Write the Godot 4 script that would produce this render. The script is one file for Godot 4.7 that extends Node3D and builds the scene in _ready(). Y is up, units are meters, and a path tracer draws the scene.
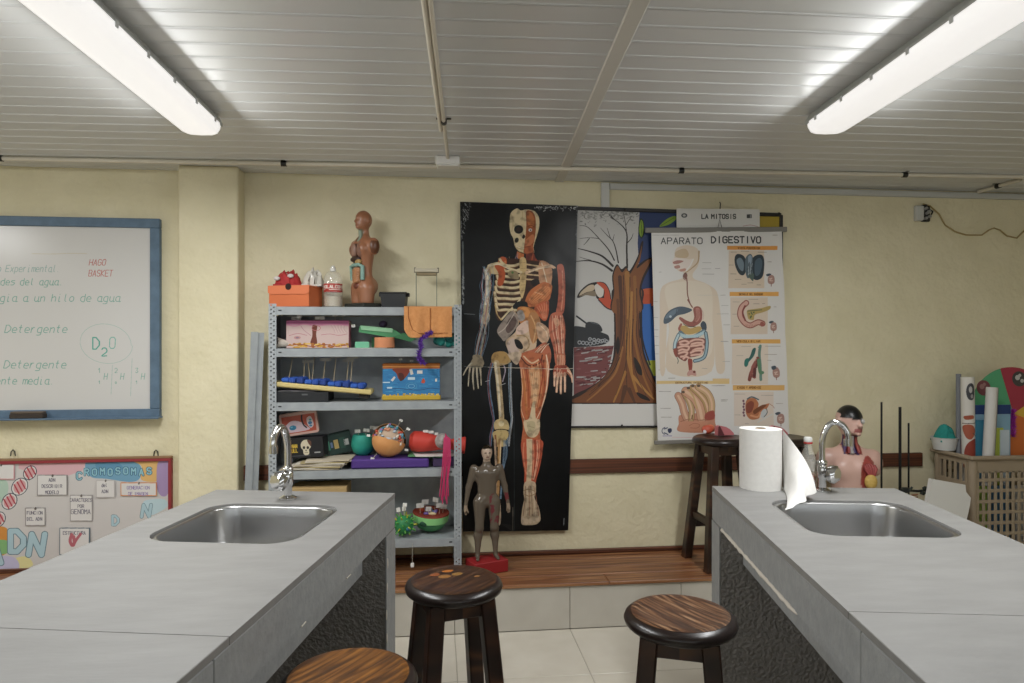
extends Node3D
# A school science room: two tiled sink counters, wooden stools, a steel shelf of models, wall charts.
const F := 683.0
const CAMP := Vector3(0.0, 1.5, 4.0)
const YAW := 0.10996
const CEIL := 2.455
const PLINTH := 0.243
var mats := {}
var taken := {}
var rng := RandomNumberGenerator.new()

# ---------- pixels of the photograph to points on a plane ----------
func ray(px: float, py: float) -> Vector3:
	var u := (px - 512.0) / F
	return Vector3(cos(YAW) * u + sin(YAW), (341.5 - py) / F, sin(YAW) * u - cos(YAW))

func onz(px: float, py: float, z := 0.0) -> Vector3:
	var d := ray(px, py)
	return CAMP + d * ((z - CAMP.z) / d.z)

func ony(px: float, py: float, y: float) -> Vector3:
	var d := ray(px, py)
	return CAMP + d * ((y - CAMP.y) / d.y)

# ---------- mesh helpers ----------
func ms(flat := true) -> SurfaceTool:
	var st := SurfaceTool.new()
	st.begin(Mesh.PRIMITIVE_TRIANGLES)
	st.set_smooth_group(-1 if flat else 0)
	return st

func tri(st: SurfaceTool, a: Vector3, b: Vector3, c: Vector3, out: Vector3) -> void:
	st.add_vertex(a)
	if (c - a).cross(b - a).dot(out) >= 0.0:
		st.add_vertex(b); st.add_vertex(c)
	else:
		st.add_vertex(c); st.add_vertex(b)

func quad(st: SurfaceTool, a: Vector3, b: Vector3, c: Vector3, d: Vector3, out: Vector3) -> void:
	tri(st, a, b, c, out)
	tri(st, a, c, d, out)

func box(st: SurfaceTool, c: Vector3, s: Vector3, bev := 0.0, rot := Basis()) -> void:
	st.set_smooth_group(-1)
	var h := s * 0.5
	var b := minf(bev, minf(h.x, minf(h.y, h.z)) * 0.9)
	var v := func(sg: Array, ax: int) -> Vector3:
		var p := Vector3(sg[0] * h.x, sg[1] * h.y, sg[2] * h.z)
		for i in 3:
			if i != ax:
				p[i] -= sg[i] * b
		return c + rot * p
	for ax in 3:
		var e := (ax + 1) % 3
		var f := (ax + 2) % 3
		for sa in [-1, 1]:
			var ps := []
			for q in [[-1, -1], [1, -1], [1, 1], [-1, 1]]:
				var sg := [0, 0, 0]
				sg[ax] = sa; sg[e] = q[0]; sg[f] = q[1]
				ps.append(v.call(sg, ax))
			var out := Vector3()
			out[ax] = sa
			quad(st, ps[0], ps[1], ps[2], ps[3], rot * out)
	if b <= 0.0:
		return
	for ax in 3:
		var e := (ax + 1) % 3
		var f := (ax + 2) % 3
		for se in [-1, 1]:
			for sf in [-1, 1]:
				var s1 := [0, 0, 0]
				var s2 := [0, 0, 0]
				s1[ax] = 1; s1[e] = se; s1[f] = sf
				s2[ax] = -1; s2[e] = se; s2[f] = sf
				var out := Vector3()
				out[e] = se; out[f] = sf
				quad(st, v.call(s1, e), v.call(s2, e), v.call(s2, f), v.call(s1, f), rot * out)
	for sx in [-1, 1]:
		for sy in [-1, 1]:
			for sz in [-1, 1]:
				var sg := [sx, sy, sz]
				tri(st, v.call(sg, 0), v.call(sg, 1), v.call(sg, 2), rot * Vector3(sx, sy, sz))

func frame_of(d: Vector3) -> Array:
	var up := Vector3.UP if absf(d.y) < 0.9 else Vector3.RIGHT
	var x := d.cross(up).normalized()
	return [x, x.cross(d).normalized()]

func tube(st: SurfaceTool, pts: Array, r, sides := 10, caps := true, squash := 1.0) -> void:
	var n := pts.size()
	var rings := []
	var prev := Vector3()
	for i in n:
		var d: Vector3 = (pts[mini(i + 1, n - 1)] - pts[maxi(i - 1, 0)]).normalized()
		var x: Vector3
		if i == 0:
			x = frame_of(d)[0]
		else:
			x = (prev - d * prev.dot(d)).normalized()
		prev = x
		var y := x.cross(d)
		var rr: float = r[i] if r is Array else r
		var ring := []
		for k in sides:
			var a := TAU * k / sides
			ring.append(pts[i] + (x * cos(a) + y * sin(a) * squash) * rr)
		rings.append(ring)
	st.set_smooth_group(0)
	for i in n - 1:
		for k in sides:
			var k2 := (k + 1) % sides
			var mid: Vector3 = (rings[i][k] + rings[i][k2]) * 0.5 - pts[i]
			quad(st, rings[i][k], rings[i][k2], rings[i + 1][k2], rings[i + 1][k], mid)
	if caps:
		st.set_smooth_group(-1)
		for e in [0, n - 1]:
			var out: Vector3 = pts[0] - pts[1] if e == 0 else pts[n - 1] - pts[n - 2]
			for k in sides:
				tri(st, pts[e], rings[e][k], rings[e][(k + 1) % sides], out)

# profile of (radius, height), turned round y; sharp corners stay sharp
func lathe(st: SurfaceTool, prof: Array, segs := 24, at := Vector3.ZERO, rot := Basis()) -> void:
	var g := 1
	for i in prof.size() - 1:
		var p: Vector2 = prof[i]
		var q: Vector2 = prof[i + 1]
		if i > 0:
			var o: Vector2 = prof[i - 1]
			if absf((p - o).angle_to(q - p)) > 0.75:
				g += 1
		st.set_smooth_group(g)
		var nrm2 := Vector2(q.y - p.y, -(q.x - p.x))
		for k in segs:
			var a := TAU * k / segs
			var b := TAU * (k + 1) / segs
			var ca := Vector3(cos(a), 0, sin(a))
			var cb := Vector3(cos(b), 0, sin(b))
			var m := (ca + cb).normalized()
			var out: Vector3 = rot * (m * nrm2.x + Vector3.UP * nrm2.y)
			var p1: Vector3 = at + rot * (ca * p.x + Vector3.UP * p.y)
			var p2: Vector3 = at + rot * (cb * p.x + Vector3.UP * p.y)
			var q1: Vector3 = at + rot * (ca * q.x + Vector3.UP * q.y)
			var q2: Vector3 = at + rot * (cb * q.x + Vector3.UP * q.y)
			if p.x > 1e-5:
				tri(st, p1, p2, q2, out)
			if q.x > 1e-5:
				tri(st, p1, q2, q1, out)

func ellipsoid(st: SurfaceTool, c: Vector3, r: Vector3, segs := 14, rot := Basis()) -> void:
	var rings := maxi(6, segs / 2)
	st.set_smooth_group(0)
	var pt := func(i: int, k: int) -> Vector3:
		var t := PI * i / rings
		var a := TAU * k / segs
		return c + rot * Vector3(r.x * sin(t) * cos(a), r.y * cos(t), r.z * sin(t) * sin(a))
	for i in rings:
		for k in segs:
			var a: Vector3 = pt.call(i, k)
			var b: Vector3 = pt.call(i, k + 1)
			var d: Vector3 = pt.call(i + 1, k)
			var e: Vector3 = pt.call(i + 1, k + 1)
			if i > 0:
				tri(st, a, b, e, a + e - 2.0 * c)
			if i < rings - 1:
				tri(st, a, e, d, a + e - 2.0 * c)

# polygon in local x,y pushed through z by depth (from z0 to z0 + depth), placed by xf
func prism(st: SurfaceTool, poly: PackedVector2Array, z0: float, depth: float, xf := Transform3D()) -> void:
	st.set_smooth_group(-1)
	var idx := Geometry2D.triangulate_polygon(poly)
	for zz in [z0, z0 + depth]:
		var out: Vector3 = xf.basis * Vector3(0, 0, 1 if zz == z0 + depth else -1)
		if depth < 0:
			out = -out
		for i in range(0, idx.size(), 3):
			var ps := []
			for j in 3:
				var p := poly[idx[i + j]]
				ps.append(xf * Vector3(p.x, p.y, zz))
			tri(st, ps[0], ps[1], ps[2], out)
	var ccw := not Geometry2D.is_polygon_clockwise(poly)
	for i in poly.size():
		var p := poly[i]
		var q := poly[(i + 1) % poly.size()]
		var n := Vector2(q.y - p.y, p.x - q.x)
		# is_polygon_clockwise assumes y down, so turn by the signed area instead
		var area := 0.0
		for j in poly.size():
			area += poly[j].cross(poly[(j + 1) % poly.size()])
		if area < 0.0:
			n = -n
		quad(st, xf * Vector3(p.x, p.y, z0), xf * Vector3(q.x, q.y, z0), xf * Vector3(q.x, q.y, z0 + depth), xf * Vector3(p.x, p.y, z0 + depth), xf.basis * Vector3(n.x, n.y, 0))

func round_rect(w: float, h: float, r: float, n := 6) -> PackedVector2Array:
	var out := PackedVector2Array()
	for q in 4:
		var cx := (w * 0.5 - r) * (1 if q in [0, 3] else -1)
		var cy := (h * 0.5 - r) * (1 if q in [0, 1] else -1)
		for i in n + 1:
			var a := PI * 0.5 * (q + float(i) / n)
			out.append(Vector2(cx + cos(a) * r, cy + sin(a) * r))
	return out

func done(st: SurfaceTool, m: Material) -> ArrayMesh:
	st.generate_normals()
	st.set_material(m)
	return st.commit()

func numbered(n: String) -> String:
	var c: int = taken.get(n, 0)
	taken[n] = c + 1
	return n if c == 0 else "%s_%03d" % [n, c]

func inst(mesh: Mesh, called: String, parent: Node = null) -> MeshInstance3D:
	var o := MeshInstance3D.new()
	o.mesh = mesh
	o.name = called if parent else numbered(called)
	(parent if parent else self).add_child(o, true)
	return o

func part(st: SurfaceTool, called: String, m: Material, parent: Node = null) -> MeshInstance3D:
	return inst(done(st, m), called, parent)

func tag(o: Node, label: String, category := "", group := "", kind := "") -> Node:
	if label: o.set_meta("label", label)
	if category: o.set_meta("category", category)
	if group: o.set_meta("group", group)
	if kind: o.set_meta("kind", kind)
	return o

func thing(called: String, label: String, category: String, at := Vector3.ZERO, turn := 0.0, group := "") -> Node3D:
	var o := Node3D.new()
	o.name = numbered(called)
	add_child(o)
	o.position = at
	o.rotation.y = turn
	tag(o, label, category, group)
	return o

func setting(called: String) -> Node3D:
	var o := Node3D.new()
	o.name = called
	add_child(o)
	o.set_meta("kind", "structure")
	return o

# ---------- materials ----------
func hexc(h: String) -> Color:
	return Color.html(h)

func mat(h: String, rough := 0.7, metal := 0.0) -> StandardMaterial3D:
	var key := "%s|%s|%s" % [h, rough, metal]
	if not mats.has(key):
		var m := StandardMaterial3D.new()
		m.albedo_color = hexc(h)
		m.roughness = rough
		m.metallic = metal
		mats[key] = m
	return mats[key]

func noise_tex(sd: int, freq: float, lo: String, hi: String, oct := 4, size := 512, stretch := 1.0) -> NoiseTexture2D:
	var n := FastNoiseLite.new()
	n.seed = sd
	n.noise_type = FastNoiseLite.TYPE_SIMPLEX_SMOOTH
	n.frequency = freq
	n.fractal_octaves = oct
	var t := NoiseTexture2D.new()
	t.width = size
	t.height = size
	t.seamless = true
	t.noise = n
	var g := Gradient.new()
	g.set_color(0, hexc(lo))
	g.set_color(1, hexc(hi))
	t.color_ramp = g
	return t

func bump_tex(sd: int, freq: float, strength: float, oct := 4, size := 512) -> NoiseTexture2D:
	var n := FastNoiseLite.new()
	n.seed = sd
	n.noise_type = FastNoiseLite.TYPE_SIMPLEX_SMOOTH
	n.frequency = freq
	n.fractal_octaves = oct
	var t := NoiseTexture2D.new()
	t.width = size
	t.height = size
	t.seamless = true
	t.noise = n
	t.as_normal_map = true
	t.bump_strength = strength
	return t

# noise-coloured surface mapped from three sides; scale = repeats per metre
func surf(tex: Texture2D, rough: float, scale: Vector3, nrm: Texture2D = null, nscale := 1.0, world := true) -> StandardMaterial3D:
	var m := StandardMaterial3D.new()
	m.albedo_texture = tex
	m.roughness = rough
	m.uv1_triplanar = true
	m.uv1_world_triplanar = world
	m.uv1_scale = scale
	if nrm:
		m.normal_enabled = true
		m.normal_texture = nrm
		m.normal_scale = nscale
	return m

# boards: grain drawn along the image's x axis
func grain_tex(sd: int, cols: Array, bands: float, size := 512, streak := 16.0) -> ImageTexture:
	var im := Image.create(size, size, false, Image.FORMAT_RGB8)
	var n := FastNoiseLite.new()
	n.seed = sd
	n.frequency = 0.01
	n.fractal_octaves = 3
	var fine := FastNoiseLite.new()
	fine.seed = sd + 7
	fine.frequency = 0.05
	fine.fractal_octaves = 3
	var g := Gradient.new()
	g.offsets = PackedFloat32Array()
	g.colors = PackedColorArray()
	for i in cols.size():
		g.add_point(float(i) / (cols.size() - 1), hexc(cols[i]))
	for y in size:
		for x in size:
			var w := n.get_noise_2d(x / streak * 2.0, y * 1.2)
			var v := 0.5 + 0.5 * sin((y / float(size) * bands + w * 2.2) * TAU)
			v = 0.55 * v + 0.45 * (0.5 + 0.9 * fine.get_noise_2d(x / streak, y))
			im.set_pixel(x, y, g.sample(clampf(v, 0.0, 1.0)))
	return ImageTexture.create_from_image(im)

# ---------- flat print: a small painter ----------
const GLYPH := {
	"A": "02 28 42;14 34", "B": "02 08 38 47 46 35 05;35 44 43 32 02", "C": "47 38 18 07 03 12 32 43", "D": "02 08 28 46 44 22 02", "E": "48 08 02 42;05 35", "F": "48 08 02;05 35",
	"G": "47 38 18 07 03 12 32 43 45 25", "H": "02 08;42 48;05 45", "I": "22 28", "J": "48 43 32 12 03", "K": "02 08;48 05 42", "L": "08 02 42", "M": "02 08 25 48 42", "N": "02 08 42 48",
	"O": "18 07 03 12 32 43 47 38 18", "P": "02 08 38 47 46 35 05", "Q": "18 07 03 12 32 43 47 38 18;23 41", "R": "02 08 38 47 46 35 05;25 42", "S": "47 38 18 07 06 15 35 44 43 32 12 03", "T": "08 48;28 22",
	"U": "08 03 12 32 43 48", "V": "08 22 48", "W": "08 12 25 32 48", "X": "02 48;08 42", "Y": "08 25 48;25 22", "Z": "08 48 02 42",
	"a": "36 16 05 03 12 32;36 32 42", "b": "08 02 22 33 35 26 05", "c": "36 16 05 03 12 32", "d": "38 32 12 03 05 16 36", "e": "04 34 35 26 16 05 03 12 32", "f": "38 28 17 12;05 25", "g": "36 16 05 03 12 32;36 31 20 00",
	"h": "08 02;05 26 35 32", "i": "16 12 22;18 18", "j": "16 11 00", "k": "08 02;36 04 32", "l": "18 13 22", "m": "06 02;05 16 25 22;25 36 45 42", "n": "06 02;05 26 35 32", "o": "16 05 03 12 22 33 35 26 16",
	"p": "06 00;06 26 35 33 22 02", "q": "36 16 05 03 12 32;36 30", "r": "06 02;04 16 26", "s": "36 16 05 34 33 22 02", "t": "18 13 22;06 26", "u": "06 03 12 22 33;36 32 42", "v": "06 22 36", "w": "06 12 25 32 46",
	"x": "06 32;02 36", "y": "06 22;36 10", "z": "06 36 02 32", "1": "06 28 22", "2": "07 18 38 47 45 02 42", "3": "08 48 25 44 43 32 12 03", "0": "18 07 03 12 32 43 47 38 18", ".": "12 12", "|": "29 20", "/": "02 48", ":": "13 13;15 15",
}

class Canvas:
	var im: Image
	var s := 1.0            # image pixels for a metre (or for a unit of a local canvas)
	var corner := Vector2() # wall x and y of the image's top left
	var host: Node
	var z := 0.0
	var wall := true
	var org := Vector2()
	var k := 1.0
	func frame(x: float, y: float, zoom: float) -> void:
		org = Vector2(x, y)
		k = 1.0 / zoom
	func at(x: float, y: float) -> Vector2:
		var p := org + Vector2(x, y) * k
		if not wall:
			return p * s
		var w: Vector3 = host.onz(p.x, p.y, z)
		return Vector2((w.x - corner.x) * s, (corner.y - w.y) * s)
	func unit() -> float:   # image pixels for a unit of the current frame
		return (at(100, 0) - at(0, 0)).length() / 100.0
	func pts(a: Array) -> PackedVector2Array:
		var out := PackedVector2Array()
		for i in range(0, a.size() - 1, 2):
			out.append(at(a[i], a[i + 1]))
		return out
	func smooth(p: PackedVector2Array, closed: bool, sub := 6) -> PackedVector2Array:
		var n := p.size()
		var out := PackedVector2Array()
		if n < 3:
			return p
		for i in (n if closed else n - 1):
			var a := p[(i - 1 + n) % n] if closed or i > 0 else p[0]
			var b := p[i]
			var c := p[(i + 1) % n]
			var d := p[(i + 2) % n] if closed or i + 2 < n else p[n - 1]
			for j in sub:
				out.append(b.cubic_interpolate(c, a, d, float(j) / sub))
		if not closed:
			out.append(p[n - 1])
		return out
	func fill(p: PackedVector2Array, c: Color) -> void:
		var lo := 1e9
		var hi := -1e9
		for q in p:
			lo = minf(lo, q.y)
			hi = maxf(hi, q.y)
		var n := p.size()
		for y in range(maxi(0, int(floor(lo))), mini(im.get_height() - 1, int(ceil(hi))) + 1):
			var yy := y + 0.5
			var xs: Array[float] = []
			for i in n:
				var a := p[i]
				var b := p[(i + 1) % n]
				if (a.y <= yy) != (b.y <= yy):
					xs.append(a.x + (b.x - a.x) * (yy - a.y) / (b.y - a.y))
			xs.sort()
			for i in range(0, xs.size() - 1, 2):
				var x0 := int(round(xs[i]))
				var x1 := int(round(xs[i + 1]))
				if x1 > x0:
					im.fill_rect(Rect2i(x0, y, x1 - x0, 1), c)
	func poly(a: Array, c: String) -> void:
		fill(pts(a), Color.html(c))
	func blob(a: Array, c: String) -> void:
		fill(smooth(pts(a), true), Color.html(c))
	func disc(p: Vector2, r: float, c: Color) -> void:
		if r < 0.8:
			im.fill_rect(Rect2i(int(p.x), int(p.y), 1, 1), c)
			return
		for y in range(int(floor(p.y - r)), int(ceil(p.y + r)) + 1):
			var d := r * r - (y + 0.5 - p.y) * (y + 0.5 - p.y)
			if d > 0.0:
				var h := sqrt(d)
				var x0 := int(round(p.x - h))
				im.fill_rect(Rect2i(x0, y, maxi(1, int(round(p.x + h)) - x0), 1), c)
	func stroke(p: PackedVector2Array, w0: float, w1: float, c: Color) -> void:
		var n := p.size()
		for i in n:
			var wa := lerpf(w0, w1, float(i) / maxi(1, n - 1)) * 0.5
			disc(p[i], wa, c)
			if i + 1 < n:
				var wb := lerpf(w0, w1, float(i + 1) / maxi(1, n - 1)) * 0.5
				var d := (p[i + 1] - p[i])
				if d.length() > 0.01:
					var nn := d.normalized().orthogonal()
					fill(PackedVector2Array([p[i] + nn * wa, p[i + 1] + nn * wb, p[i + 1] - nn * wb, p[i] - nn * wa]), c)
	func line(a: Array, w: float, c: String, w_end := -1.0) -> void:
		stroke(pts(a), w * unit(), (w if w_end < 0 else w_end) * unit(), Color.html(c))
	func curve(a: Array, w: float, c: String, w_end := -1.0) -> void:
		stroke(smooth(pts(a), false), w * unit(), (w if w_end < 0 else w_end) * unit(), Color.html(c))
	func dot(x: float, y: float, r: float, c: String) -> void:
		disc(at(x, y), r * unit(), Color.html(c))
	func oval(x: float, y: float, rx: float, ry: float, c: String, turn := 0.0) -> void:
		var a := []
		for i in 20:
			var v := Vector2(cos(TAU * i / 20) * rx, sin(TAU * i / 20) * ry).rotated(turn)
			a.append_array([x + v.x, y + v.y])
		poly(a, c)
	func ring(x: float, y: float, rx: float, ry: float, w: float, c: String) -> void:
		var a := []
		for i in 25:
			a.append_array([x + cos(TAU * i / 24) * rx, y + sin(TAU * i / 24) * ry])
		line(a, w, c)
	func rect(x: float, y: float, w: float, h: float, c: String) -> void:
		poly([x, y, x + w, y, x + w, y + h, x, y + h], c)
	# uneven ink: dark flecks laid over the whole print
	func mottle(sd: int, freq: float, amount: float) -> void:
		var n := FastNoiseLite.new()
		n.seed = sd
		n.frequency = freq * 3.0
		n.fractal_octaves = 3
		var w := im.get_width() / 3
		var h := im.get_height() / 3
		var data := PackedByteArray()
		data.resize(w * h * 4)
		for y in h:
			for x in w:
				data[(y * w + x) * 4 + 3] = int(clampf(n.get_noise_2d(x, y) * 1.6, 0.0, 1.0) * amount * 255.0)
		var o := Image.create_from_data(w, h, false, Image.FORMAT_RGBA8, data)
		o.resize(im.get_width(), im.get_height(), Image.INTERPOLATE_BILINEAR)
		im.convert(Image.FORMAT_RGBA8)
		im.blend_rect(o, Rect2i(0, 0, o.get_width(), o.get_height()), Vector2i.ZERO)
		im.convert(Image.FORMAT_RGB8)
	# stroke letters: x,y is the left end of the base line, h the height of a capital
	func text(t: String, x: float, y: float, h: float, w: float, c: String, slant := 0.0, squeeze := 0.75, rise := 0.0) -> float:
		var u := h / 6.0
		for ch in t:
			var g: String = GLYPH.get(ch, "")
			var adv := 4.0 if ch == " " else 5.6 if ch == ch.to_upper() else 4.8
			for run in g.split(";", false):
				var a := []
				for q in run.split(" ", false):
					var gx := float(q[0]) * squeeze + (float(q[1]) - 2.0) * slant
					var gy := float(q[1]) - 2.0
					a.append_array([x + gx * u, y - gy * u])
				if ch == ch.to_lower() and a.size() > 4:
					curve(a, w, c)
				else:
					line(a, w, c)
			x += adv * u * squeeze
			y -= rise * adv * u * squeeze
		return x

# a canvas over the wall rectangle that spans the given photo pixels
func wall_canvas(x0: float, y0: float, x1: float, y1: float, z: float, per_m: float, back: String) -> Canvas:
	var c := Canvas.new()
	var a := onz(x0, y0, z)
	var b := onz(x1, y1, z)
	c.host = self
	c.z = z
	c.s = per_m
	c.corner = Vector2(a.x, a.y)
	c.im = Image.create(int((b.x - a.x) * per_m), int((a.y - b.y) * per_m), false, Image.FORMAT_RGB8)
	c.im.fill(hexc(back))
	return c

func flat_canvas(w: float, h: float, per: float, back: String) -> Canvas:
	var c := Canvas.new()
	c.wall = false
	c.s = per
	c.im = Image.create(int(w * per), int(h * per), false, Image.FORMAT_RGB8)
	c.im.fill(hexc(back))
	return c

func print_mat(c: Canvas, rough := 0.55) -> StandardMaterial3D:
	var m := StandardMaterial3D.new()
	m.albedo_texture = ImageTexture.create_from_image(c.im)
	m.roughness = rough
	m.texture_repeat = false
	return m

# a sheet in the wall's plane whose outline runs through photo pixels [tl, tr, br, bl], printed with the canvas by wall position
func sheet(c: Canvas, q: Array, z: float, thick: float, nx := 10, ny := 10, wave := 0.0, roll := 0.0) -> ArrayMesh:
	var st := ms(false)
	var p := []
	for v in q:
		p.append(onz(v.x, v.y, c.z))
	var n := FastNoiseLite.new()
	n.frequency = 2.2
	n.seed = 5
	var vert := func(i: int, j: int, off: float) -> void:
		var u := float(i) / nx
		var v := float(j) / ny
		var w: Vector3 = p[0].lerp(p[1], u).lerp(p[3].lerp(p[2], u), v)
		var zz := z + off + wave * (n.get_noise_2d(w.x * 1.3, w.y) + 0.5)
		if roll != 0.0:
			zz += roll * v * v
		st.set_uv(Vector2((w.x - c.corner.x) * c.s / c.im.get_width(), (c.corner.y - w.y) * c.s / c.im.get_height()))
		st.add_vertex(Vector3(w.x, w.y, zz))
	for j in ny:
		for i in nx:
			for t in [[0, 0], [1, 0], [1, 1], [0, 0], [1, 1], [0, 1]]:
				vert.call(i + t[0], j + t[1], thick)
	st.set_smooth_group(1)
	for e in nx:
		for jj in [0, ny]:
			for t in [[0, 0.0], [1, 0.0], [1, thick], [0, 0.0], [1, thick], [0, thick]]:
				vert.call(e + t[0], jj, t[1])
	for e in ny:
		for ii in [0, nx]:
			for t in [[0, 0.0], [1, 0.0], [1, thick], [0, 0.0], [1, thick], [0, thick]]:
				vert.call(ii, e + t[0], t[1])
	st.generate_normals()
	return st.commit()

func hang(mesh: ArrayMesh, m: Material, called: String, parent: Node = null) -> MeshInstance3D:
	mesh.surface_set_material(0, m)
	return inst(mesh, called, parent)

# a flat printed rectangle (local): centre, right and up half-axes
func decal(c: Vector3, rx: Vector3, uy: Vector3, out: Vector3, st: SurfaceTool, u0 := 0.0, u1 := 1.0, v0 := 0.0, v1 := 1.0) -> void:
	st.set_smooth_group(-1)
	var ps := [c - rx + uy, c + rx + uy, c + rx - uy, c - rx - uy]
	var uv := [Vector2(u0, v0), Vector2(u1, v0), Vector2(u1, v1), Vector2(u0, v1)]
	var order := [0, 1, 2, 0, 2, 3]
	if (ps[2] - ps[0]).cross(ps[1] - ps[0]).dot(out) < 0.0:
		order = [0, 2, 1, 0, 3, 2]
	for i in order:
		st.set_uv(uv[i])
		st.add_vertex(ps[i])

# ---------- rounded bodies: distance field meshed as surface nets ----------
# prim: ["c", a, b, ra, rb, k] tapered capsule, ["e", centre, radii, k, basis] ellipsoid, ["-e", ...] cut away
func body(prims: Array, lo: Vector3, hi: Vector3, cell: float, colour: Callable) -> ArrayMesh:
	var nx := int(ceil((hi.x - lo.x) / cell)) + 1
	var ny := int(ceil((hi.y - lo.y) / cell)) + 1
	var nz := int(ceil((hi.z - lo.z) / cell)) + 1
	var f := PackedFloat32Array()
	f.resize(nx * ny * nz)
	f.fill(1.0)
	for p in prims:
		var cap: bool = p[0] == "c"
		var k: float = p[5] if cap else p[3]
		var m := k + cell * 3.0
		var a: Vector3
		var b: Vector3
		var inv := Basis()
		if cap:
			var rm := Vector3.ONE * (maxf(p[3], p[4]) + m)
			a = p[1].min(p[2]) - rm
			b = p[1].max(p[2]) + rm
		else:
			var rm2: float = maxf(p[2].x, maxf(p[2].y, p[2].z)) + m
			a = p[1] - Vector3.ONE * rm2
			b = p[1] + Vector3.ONE * rm2
			if p.size() > 4:
				inv = p[4].inverse()
		var i0 := Vector3i(((a - lo) / cell).floor()).clamp(Vector3i.ZERO, Vector3i(nx - 1, ny - 1, nz - 1))
		var i1 := Vector3i(((b - lo) / cell).ceil()).clamp(Vector3i.ZERO, Vector3i(nx - 1, ny - 1, nz - 1))
		var cut: bool = p[0] == "-e"
		for z in range(i0.z, i1.z + 1):
			for y in range(i0.y, i1.y + 1):
				var at := (z * ny + y) * nx
				for x in range(i0.x, i1.x + 1):
					var q := lo + Vector3(x, y, z) * cell
					var d: float
					if cap:
						var ab: Vector3 = p[2] - p[1]
						var t := clampf((q - p[1]).dot(ab) / maxf(ab.length_squared(), 1e-9), 0.0, 1.0)
						d = q.distance_to(p[1] + ab * t) - lerpf(p[3], p[4], t)
					else:
						var l: Vector3 = inv * (q - p[1])
						var k0: float = (l / p[2]).length()
						var k1: float = (l / (p[2] * p[2])).length()
						d = k0 * (k0 - 1.0) / maxf(k1, 1e-6)
					var o := f[at + x]
					if cut:
						var h := clampf(0.5 - 0.5 * (o + d) / k, 0.0, 1.0)
						f[at + x] = lerpf(o, -d, h) + k * h * (1.0 - h)
					else:
						var h := clampf(0.5 + 0.5 * (d - o) / k, 0.0, 1.0)
						f[at + x] = lerpf(d, o, h) - k * h * (1.0 - h)
	var ids := PackedInt32Array()
	ids.resize(nx * ny * nz)
	ids.fill(-1)
	var vs := PackedVector3Array()
	var ns := PackedVector3Array()
	var cs := PackedColorArray()
	var off := [0, 1, nx, nx + 1, nx * ny, nx * ny + 1, nx * ny + nx, nx * ny + nx + 1]
	var edges := [[0, 1], [2, 3], [4, 5], [6, 7], [0, 2], [1, 3], [4, 6], [5, 7], [0, 4], [1, 5], [2, 6], [3, 7]]
	for z in nz - 1:
		for y in ny - 1:
			for x in nx - 1:
				var at := (z * ny + y) * nx + x
				var v := []
				var inside := 0
				for o in off:
					var d: float = f[at + o]
					v.append(d)
					if d < 0.0:
						inside += 1
				if inside == 0 or inside == 8:
					continue
				var sum := Vector3()
				var cnt := 0
				for e in edges:
					var a: float = v[e[0]]
					var b: float = v[e[1]]
					if (a < 0.0) != (b < 0.0):
						var t := a / (a - b)
						var pa := Vector3(e[0] & 1, (e[0] >> 1) & 1, e[0] >> 2)
						var pb := Vector3(e[1] & 1, (e[1] >> 1) & 1, e[1] >> 2)
						sum += pa.lerp(pb, t)
						cnt += 1
				var pos := lo + (Vector3(x, y, z) + sum / cnt) * cell
				ids[at] = vs.size()
				vs.append(pos)
				var nn := Vector3(v[1] + v[3] + v[5] + v[7] - v[0] - v[2] - v[4] - v[6], v[2] + v[3] + v[6] + v[7] - v[0] - v[1] - v[4] - v[5], v[4] + v[5] + v[6] + v[7] - v[0] - v[1] - v[2] - v[3]).normalized()
				ns.append(nn)
				cs.append(colour.call(pos, nn))
	var idx := PackedInt32Array()
	var sx := 1
	var sy := nx
	var sz := nx * ny
	for z in range(1, nz - 1):
		for y in range(1, ny - 1):
			for x in range(1, nx - 1):
				var at := (z * ny + y) * nx + x
				var a := f[at] < 0.0
				for d in 3:
					var st: int = [sx, sy, sz][d]
					if a == (f[at + st] < 0.0):
						continue
					var u: int = [sy, sz, sx][d]
					var w: int = [sz, sx, sy][d]
					var q := [ids[at], ids[at - u], ids[at - u - w], ids[at - w]]
					if q.min() < 0:
						continue
					if a:
						idx.append_array([q[0], q[2], q[1], q[0], q[3], q[2]])
					else:
						idx.append_array([q[0], q[1], q[2], q[0], q[2], q[3]])
	var arr := []
	arr.resize(Mesh.ARRAY_MAX)
	arr[Mesh.ARRAY_VERTEX] = vs
	arr[Mesh.ARRAY_NORMAL] = ns
	arr[Mesh.ARRAY_COLOR] = cs
	arr[Mesh.ARRAY_INDEX] = idx
	var mesh := ArrayMesh.new()
	mesh.add_surface_from_arrays(Mesh.PRIMITIVE_TRIANGLES, arr)
	return mesh

func tinted(rough: float) -> StandardMaterial3D:
	var m := StandardMaterial3D.new()
	m.vertex_color_use_as_albedo = true
	m.roughness = rough
	return m

func lin(h: String) -> Color:
	return hexc(h).srgb_to_linear()

var M := {}

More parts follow.
